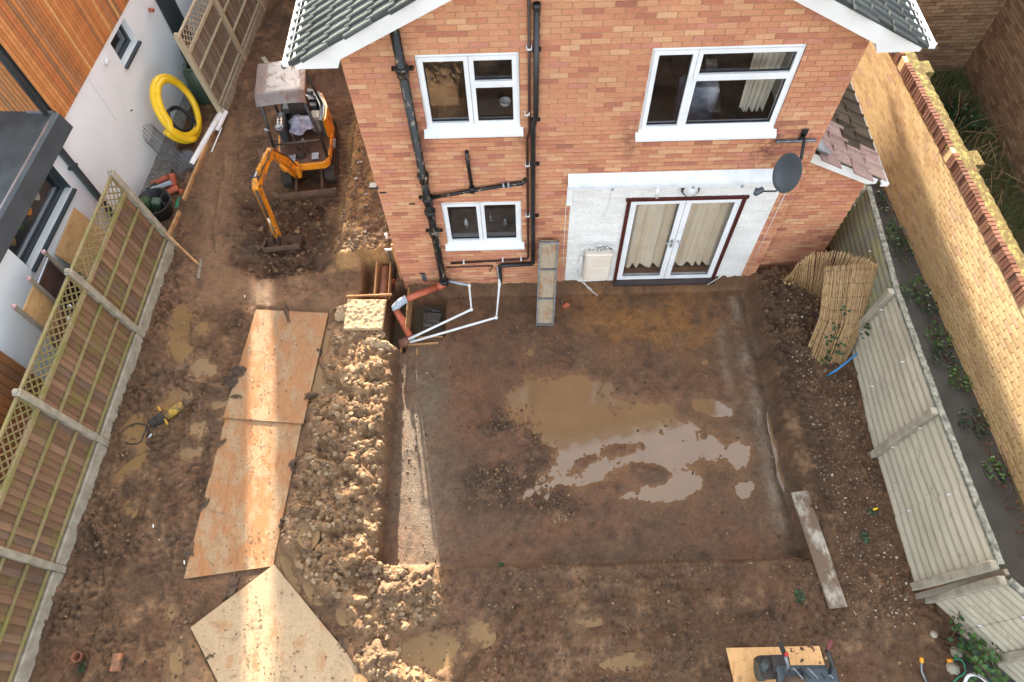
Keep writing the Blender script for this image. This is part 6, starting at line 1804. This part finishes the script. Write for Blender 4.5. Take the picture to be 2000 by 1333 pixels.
# ================================================================== MACHINE ON PLYWOOD (bottom right)
ply('plywood_sheet', [(1418,1266),(1600,1262),(1640,1400),(1452,1410)], [.075,.075,.075,.075], M['ply_clean'], 'clean orange plywood sheet under the machine at the bottom edge', seed=6, group=None)
o = empty('power_pack', (5.20,-6.12,.095), 'black and grey power barrow standing on the clean plywood', 'machine')
b = MB(); b.cbox((.12,-.05,.33),(.62,.22,.14),.02); b.cbox((.30,-.06,.44),(.40,.16,.06),.015); b.build('body', M['anthracite'], o)
b = MB(); b.bbox((.235,-.165,.30),(.275,-.161,.36)); b.build('warning_label', M['yellow_hose'], o)
b = MB(); b.bbox((-.06,-.12,.402),(.06,-.09,.405)); b.build('maker_label', M['white_pvc'], o)
b = MB(); b.cbox((-.22,.05,.22),(.30,.26,.26),.03); b.cbox((-.12,.08,.36),(.22,.2,.04),.01); b.build('engine', M['rubber'], o)
b = MB(); b.tube([(-.38,.02,.2),(-.30,.02,.2)],.12,16); b.tube([(-.34,.02,.32),(-.30,.10,.4)],.05,10); b.build('flywheel_cover', simple('dark_green_grey',(74,80,76),(60,66,62),6,.5), o)
b = MB(); b.cbox((.0,-.12,.42),(.26,.12,.1),.03); b.build('muddy_tank', M['mud_steel'], o)
for k,(x,y) in enumerate(((-.40,-.16),(.36,-.16))):
    b = MB(); b.lathe([(.0001,-.04),(.09,-.04),(.11,-.03),(.11,.03),(.09,.04),(.0001,.04)],(x,y,.11),18,rot('x',math.pi/2)); b.build('wheel', M['rubber'], o)
b = MB(); b.tube([(.40,-.05,.45),(.43,.06,.55),(.38,.15,.62),(.36,.20,.66)],.022,8); b.build('handlebar', M['black'], o)
b = MB(); b.tube([(.36,.20,.66),(.42,.30,.70)],.026,8); b.build('grip', simple('dull_red_grip',(120,60,54),(100,50,46),6,.7), o)
b = MB(); b.tube([(-.10,-.02,.42),(-.09,.05,.52),(-.12,.12,.58),(-.13,.15,.60)],.022,8); b.build('handlebar', M['galv'], o)
b = MB(); b.tube([(-.13,.15,.60),(-.17,.30,.62)],.03,8); b.build('grip', M['rubber'], o)
b = MB(); b.lathe([(.0001,0),(.025,0),(.025,.03),(.0001,.03)],(-.125,.16,.62),10); b.build('stop_button', M['red'], o)
for k in range(5):
    b = MB(); x = -.02+.09*k; b.tube([(x-.05,-.02,.38),(x,.02,.50-.02*k),(x+.08,-.08,.48),(x+.14,-.18,.36)],.011,6); b.build('hydraulic_hose', M['black'] if k%2 else M['galv'], o)
plank('timber_block', (5.33,-6.33,.13), (5.55,-6.33,.13), .12,.07, M['timber'], 'pale timber block on the clean plywood beside the machine', 'timber block')
plank('green_cane', (5.82,-5.80,.05), (5.86,-6.5,.05), .008,.008, M['leaf'], 'thin green cane lying right of the plywood', 'cane')
# hose pipes in the bottom right corner
def gh(pts, r, mat, label, conn=None):
    P = [U(a,c,z=zz) for a,c,zz in pts]; o = P[0].copy(); e = empty('hose_pipe', tuple(o), label, 'hose', 'hose pipes in the bottom right corner')
    Q = []
    for i in range(len(P)-1):
        for f in np.linspace(0,1,6,endpoint=False):
            p0,p1,p2,p3 = P[max(i-1,0)],P[i],P[i+1],P[min(i+2,len(P)-1)]
            Q.append(.5*((2*p1)+(-p0+p2)*f+(2*p0-5*p1+4*p2-p3)*f*f+(-p0+3*p1-3*p2+p3)*f**3)-o)
    Q.append(P[-1]-o); b = MB(); b.tube(Q,r,8); b.build('tube', mat, e)
    b = MB(); d = Q[0]-Q[1]; d/=np.linalg.norm(d); b.tube([Q[0]-d*.01,Q[0]+d*.05],r*1.9,10); b.build('connector', M['hose_orange'], e)
gh([(1800,1293,.12),(1800,1310,.08),(1806,1325,.06),(1815,1345,.05)],.013,M['galv'],'grey garden hose end with an orange connector')
gh([(1858,1290,.12),(1875,1288,.12),(1884,1300,.1),(1884,1315,.1),(1870,1325,.08),(1852,1345,.05)],.012,M['hose_green'],'green garden hose loop with an orange connector')
gh([(1920,1287,.12),(1928,1300,.1),(1934,1320,.08),(1936,1350,.05)],.012,M['hose_green'],'dark green garden hose at the cement fence foot')
gh([(1880,1345,.1),(1890,1322,.16),(1905,1318,.18),(1920,1326,.14),(1940,1345,.08)],.020,M['white_pvc'],'white plastic hose bundle at the bottom edge')
for k,(p,r) in enumerate((((1865,1275),.08),((1862,1305),.09),((1820,1240),.05),((1420,1300),.0))):
    if r == 0: continue
    w = U(*p,z=.05); b = MB(); b.lathe([(.0001,-.2*r),(r*.8,0),(r,.3*r),(r*.7,.7*r),(.0001,.8*r)],(0,0,0),9); b.build('grey_stone', M['concrete'], None, (w[0],w[1],ground_z(w[0],w[1])+.01), label=['grey stone above the hose ends','pale round stone among the hoses','small stone below the broken fence'][k], cat='stone')
# ================================================================== MINI EXCAVATOR
DO = np.array([-1.98,2.95,0.0]); DA = 0.108
ex = empty('mini_excavator', tuple(DO), 'small orange excavator with a metal canopy beside the house', 'excavator', rotz=DA)
Ri = rot('z', -DA)
def loc(P): return Ri @ (np.asarray(P,float)-DO)
# tracks
for sx in (-1,1):
    tk = MB(); n = 40; cx = sx*.40; r = .17; L = .55; pts=[]
    def tp(s):
        per = 4*L+2*math.pi*r; s = (s%1)*per
        if s < 2*L: return np.array([-L+s, r]), 0.0
        s -= 2*L
        if s < math.pi*r: a = s/r; return np.array([L+r*math.sin(a), r*math.cos(a)]), -a
        s -= math.pi*r
        if s < 2*L: return np.array([L-s, -r]), math.pi
        s -= 2*L; a = s/r; return np.array([-L-r*math.sin(a), -r*math.cos(a)]), math.pi-a
    ring = [tp(k/n)[0] for k in range(n)]
    G = np.array([[(cx-.09,q[0],q[1]+.18),(cx+.09,q[0],q[1]+.18)] for q in ring+[ring[0]]]); tk.sheet(G, 0.018)
    tr = tk.build('track', M['rubber'], ex)
    lg = MB()
    for k in range(36):
        q, a = tp(k/36); lg.box((cx,q[0],q[1]+.18),(.19,.028,.03),rot('x',a))
    lg.build('tread_bar', M['rubber'], tr, kind='stuff')
    rl = MB(); rl.bbox((cx-.06,-.5,.13),(cx+.06,.5,.23)); tf = rl.build('track_frame', M['mud_steel'], tr)
    for y in (-.55,-.25,.05,.3,.55):
        rl = MB(); rl.tube([(cx-.075,y,.18),(cx+.075,y,.18)],.12 if abs(y)>.5 else .06,14); rl.build('roller', M['mud_steel'], tr)
b = MB(); b.cbox((0,0,.27),(.66,.6,.14),.02); b.tube([(0,0,.30),(0,0,.42)],.24,20); b.build('undercarriage', M['mud_steel'], ex)
# dozer blade
b = MB(); G = []
for x in np.linspace(-.52,.52,3): G.append([(x,-.98-.05*math.sin(t*2.6),.02+.24*t) for t in np.linspace(0,1,7)])
b.sheet(np.array(G), .02); b.build('dozer_blade', M['mud_steel'], ex)
for sx in (-1,1):
    b = MB(); b.bar((sx*.24,-.95,.14),(sx*.24,-.35,.26),.05,.07); b.build('blade_arm', M['mud_steel'], ex)
# deck and body
deck = [(-.44,-.62),(-.38,-.68),(.38,-.68),(.46,-.60),(.50,-.2),(.52,.35),(.40,.72),(.18,.86),(-.18,.86),(-.40,.72),(-.50,.35),(-.48,-.2)]
b = MB(); b.prism([(x,y,.44) for x,y in deck],(0,0,.13)); b.build('deck', M['orange'], ex)
b = MB(); b.prism([(x*.93,y*.93,.572) for x,y in deck],(0,0,.012)); b.build('floor_mat', M['mud_steel'], ex)
side = [(.46,-.05),(.50,.05),(.52,.35),(.42,.70),(.20,.86),(.16,.80),(.34,.62),(.43,.32),(.42,-.02)]
b = MB(); b.prism([(x,y,.57) for x,y in side],(0,0,.40)); b.build('side_cowl', M['orange'], ex)
b = MB(); b.prism([(x*.985-.03,y-.01,.58) for x,y in side],(0,0,.42)); b.build('cowl_lining', M['anthracite'], ex)
b = MB(); b.cbox((-.02,.62,.72),(.74,.40,.34),.06); b.build('engine_cover', M['black'], ex)
b = MB(); b.cbox((.18,.70,.91),(.34,.16,.05),.02,rot('x',-.2)); b.build('cover_panel', simple('white_panel',(222,222,220),(190,190,186),6,.3), ex)
for k in range(5):
    b = MB(); b.bbox((.515,-.05+.05*k-.2,.50),(.56,-.03+.05*k-.2,.512)); b.build('cooling_fin', M['galv'], ex)
# seat under a crumpled plastic bag
b = MB(); b.cbox((0,.22,.78),(.42,.42,.12),.04); b.cbox((0,.42,.98),(.40,.10,.40),.04,rot('x',-.15)); b.build('seat', M['rubber'], ex)
b = MB(); n=26; G=np.zeros((n//2,n+1,3)); 
for i,r in enumerate(np.linspace(0,1,n//2)):
    for j in range(n+1):
        t = 2*math.pi*(j%n)/n; k = 1+.18*math.sin(3*t+1)+.08*math.sin(7*t)
        x,y = r*.27*k*math.cos(t), r*.24*k*math.sin(t)
        G[i,j] = (x, y, .13*(1-r**2.2)+.05*float(fbm(np.array(x*1.0+3),np.array(y+1),.09,3,.6,13))*(1-r*.5))
b.grid(G, flip=False); b.build('plastic_bag', M['clear_bag'], None, tuple(DO+rot('z',DA)@np.array([.03,.08,.84])), label='crumpled grey plastic bag on the excavator seat', cat='bag')
# consoles and levers
def cons(x, tilt, pale):
    b = MB(); b.cbox((x,.10,.80),(.15,.42,.40),.04); c = b.build('console', M['anthracite'], ex)
    b = MB(); b.cbox((x,.02,1.008),(.09,.20,.012),.004); b.build('switch_plate', pale, c)
    for k in range(3):
        b = MB(); b.lathe([(.0001,0),(.022,0),(.018,.02),(.0001,.022)],(x,-.05+.07*k,1.012),10); b.build('switch', M['black'], c)
cons(-.33, 0, M['cream'])
b = MB(); b.tube([(-.33,-.12,.95),(-.33,-.12,1.02)],.07,16); b.tube([(-.33,-.12,1.02),(-.33,-.12,1.035)],.05,16); b.build('gauge_ring', M['galv'], ex)
b = MB(); b.cbox((.30,.10,.86),(.18,.24,.34),.03,rot('y',.12)); b.build('control_box', simple('khaki_box',(120,116,104),(98,94,84),8,.6), ex)
for (x,y,z,h,m) in ((.24,-.02,1.0,.26,'black'),(-.05,-.42,.58,.52,'steel'),(.33,.42,1.0,.22,'black'),(.10,-.40,.58,.3,'steel')):
    b = MB(); b.tube([(x,y,z),(x-.03,y+.03,z+h)],.012,8); lv = b.build('lever', M[m], ex)
    b = MB(); b.lathe([(.0001,-.03),(.022,-.02),(.026,.02),(.0001,.035)],(x-.03,y+.03,z+h),10); b.build('knob', M['black'] if m=='black' else M['galv'], lv)
b = MB(); b.lathe([(.0001,0),(.09,0),(.07,.05),(.05,.09),(.0001,.1)],(-.05,-.45,.585),16); b.build('lever_boot', M['rubber'], ex)
for x in (-.20,.22):
    b = MB(); b.cbox((x,-.52,.61),(.14,.16,.03),.01); b.build('pedal', M['galv'], ex)
b = MB(); b.lathe([(.0001,-.01),(.05,-.005),(.055,.01),(.0001,.02)],(.05,.40,1.22),14,rot('x',1.2)); b.build('mirror', M['galv'], ex)
# canopy on posts
FT = [(-.43,-.52),(.43,-.52),(-.40,.36),(.42,.40)]
for (x,y) in FT:
    top = (x*.78, y*.80-.02, 1.98)
    b = MB(); b.tube([(x,y,.57),(x,y,1.0),top],.026,8); b.build('canopy_post', M['black'], ex)
b = MB(); b.tube([(-.42,-.53,.98),(.42,-.53,.98)],.016,8); b.build('grab_rail', M['steel'], ex)
b = MB(); b.cbox((-.43,-.50,1.30),(.10,.06,.06),.02); b.build('work_light', M['galv'], ex)
G = []
for y in np.linspace(-.58,.46,22):
    e = max(0,(abs((y+.06)/.52)-.72)/.28); dz = -.13*e**1.7
    G.append([(x, y, 2.0+dz+.02*(1-(x/.42)**2)-(.05 if abs(x)>.40 else 0)) for x in (-.415,-.40,-.2,0,.2,.40,.415)])
b = MB(); b.sheet(np.array(G), .006); b.build('canopy_roof', dirty('canopy_metal',(126,114,108),(112,84,66),.54,.22), ex)
# boom, dipper, bucket
A = loc((-2.07,2.24,.42)); Bp = loc((-2.10,2.08,.88)); Cp = loc((-2.17,1.80,1.36)); Dp = loc((-2.22,1.60,1.38)); Ep = loc((-2.34,1.17,1.24)); Fp = loc((-2.36,1.08,.02))
b = MB(); b.cbox(A+np.array([0,.02,.05]),(.16,.18,.30),.03); b.build('swing_bracket', M['orange'], ex)
def beam(pts, hs, w, name, mat, par):
    P = [np.asarray(q,float) for q in pts]; pl = P[-1]-P[0]; side = np.cross(pl,(0,0,1)); side/=np.linalg.norm(side)
    L=[];Rr=[]
    for i,q in enumerate(P):
        d = P[min(i+1,len(P)-1)]-P[max(i-1,0)]; d/=np.linalg.norm(d); nn = np.cross(side,d)
        L.append(q+nn*hs[i]); Rr.append(q-nn*hs[i])
    poly = L+Rr[::-1]; b = MB(); b.prism([q-side*w/2 for q in poly], side*w); return b.build(name, mat, par)
boom = beam([A+[0,0,.05],Bp,Cp,Dp,Ep],[.055,.075,.085,.075,.055],.11,'boom',M['orange'],ex)
dip = beam([Ep+np.array([0,.10,.10]),Ep,Ep*.5+Fp*.5,Fp],[.05,.065,.055,.04],.10,'dipper_arm',M['orange'],ex)
b = MB(); b.tube([Cp+[0,-.05,.10],Dp*.4+Ep*.6+[0,0,.12]],.035,10); cy = b.build('cylinder', M['orange'], boom)
b = MB(); b.tube([Dp*.4+Ep*.6+[0,0,.12],Ep+np.array([0,.08,.12])],.018,10); b.build('piston_rod', M['alu'], cy)
b = MB(); b.tube([A+np.array([0,-.12,.0]),Bp*.6+Cp*.4+[0,-.10,-.06]],.032,10); b.build('cylinder', M['orange'], boom)
b = MB(); b.tube([Ep+[0,-.09,-.02],Ep*.5+Fp*.5+[0,-.10,0]],.03,10); cy2 = b.build('cylinder', M['mud_steel'], dip)
b = MB(); b.tube([Ep*.5+Fp*.5+[0,-.10,0],Ep*.12+Fp*.88+[0,-.09,0]],.016,8); b.build('piston_rod', M['alu'], cy2)
for q in (A+[0,0,.05],Ep,Fp,Ep+np.array([0,.08,.12])):
    b = MB(); b.tube([q-np.array([.075,0,0]),q+np.array([.075,0,0])],.022,10); b.build('pin', M['steel'], boom)
for k in range(2):
    b = MB(); s = (-1 if k else 1)*.065; b.tube([A+[s,0,.15],Bp+[s,-.02,.12],Cp+[s,-.05,.13],Ep+[s,0,.12]],.011,6); b.build('hydraulic_hose', M['black'], boom)
bk0 = loc((-2.27,.93,-.06))
b = MB(); n=9; prof=[(math.cos(t)*.19, math.sin(t)*.19) for t in np.linspace(-.5,2.7,n)]
G = np.array([[(bk0[0]+x, bk0[1]-.02-u*1.0+.08, bk0[2]-v*.8+.06) for u,v in prof] for x in (-.32,.32)]); b.sheet(G,.014)
for x in (-.32,.32): b.prism([(bk0[0]+x-.008,bk0[1]-.02-u+.08,bk0[2]-v*.8+.06) for u,v in prof],(.016,0,0))
bu = b.build('bucket', M['mud_steel'], ex)
for s in (-.05,.05):
    b = MB(); b.cbox(bk0+np.array([-.08+s,.05,.14]),(.022,.12,.16),.01); b.build('bucket_ear', M['steel'], bu)
# ================================================================== BEYOND THE GAP (unseen hedge and conifer, added to shade digger and walkway)
rgh = np.random.default_rng(61)
o = empty('shade_hedge', (-2.4,9.9,-.1), 'unseen tall hedge added to shade the gap between the two houses', 'hedge')  # added out of view so the ground round the digger stays shaded
b = MB(); b.cbox((0,0,1.45),(4.3,.5,2.75),.12); b.build('hedge_core', M['leaf_dark'], o)
b = MB()
for k in range(5200):
    f = rgh.integers(3)
    if f == 0: p = np.array([rgh.uniform(-2.2,2.2), rgh.uniform(-.4,.4), 2.82+.12*rgh.normal()+.10*math.sin(k)])
    else: p = np.array([rgh.uniform(-2.2,2.2), (-.38 if f==1 else .38)+rgh.normal()*.05, rgh.uniform(.1,2.9)])
    R = rot('z',rgh.random()*6.28)@rot('x',rgh.uniform(-1.3,1.3)); s = .08
    b.add(np.array([(0,-.5,0),(.3,0,.05),(0,.55,0),(-.3,0,.05)])*s@R.T+p,[(0,1,2,3)])
b.build('foliage', M['leaf_dark'], o)
o = empty('shade_conifer', (-3.56,11.3,-.1), 'unseen slender conifer added to shade the plywood walkway', 'tree')  # added out of view, placed to keep sun off the walkway's right side
b = MB(); b.tube([(0,0,0),(.02,0,3),(0,0,6.2)],[.13,.09,.02],10); b.build('trunk', M['twig'], o)
b = MB()
for k in range(14000):
    z = .4+6.6*rgh.random(); rr = (.60 if z < 5.2 else .60*(7.2-z)/2.0)*(.85+.18*math.sin(z*5+k%7)); a = rgh.random()*6.28; r = rr*math.sqrt(rgh.random())
    R = rot('z',rgh.random()*6.28)@rot('x',rgh.uniform(.6,1.5)); s = .13
    b.add(np.array([(0,-.5,0),(.28,0,.05),(0,.6,0),(-.28,0,.05)])*s@R.T+np.array([r*math.cos(a),r*math.sin(a),z]),[(0,1,2,3)])
b.build('crown', M['leaf_dark'], o)
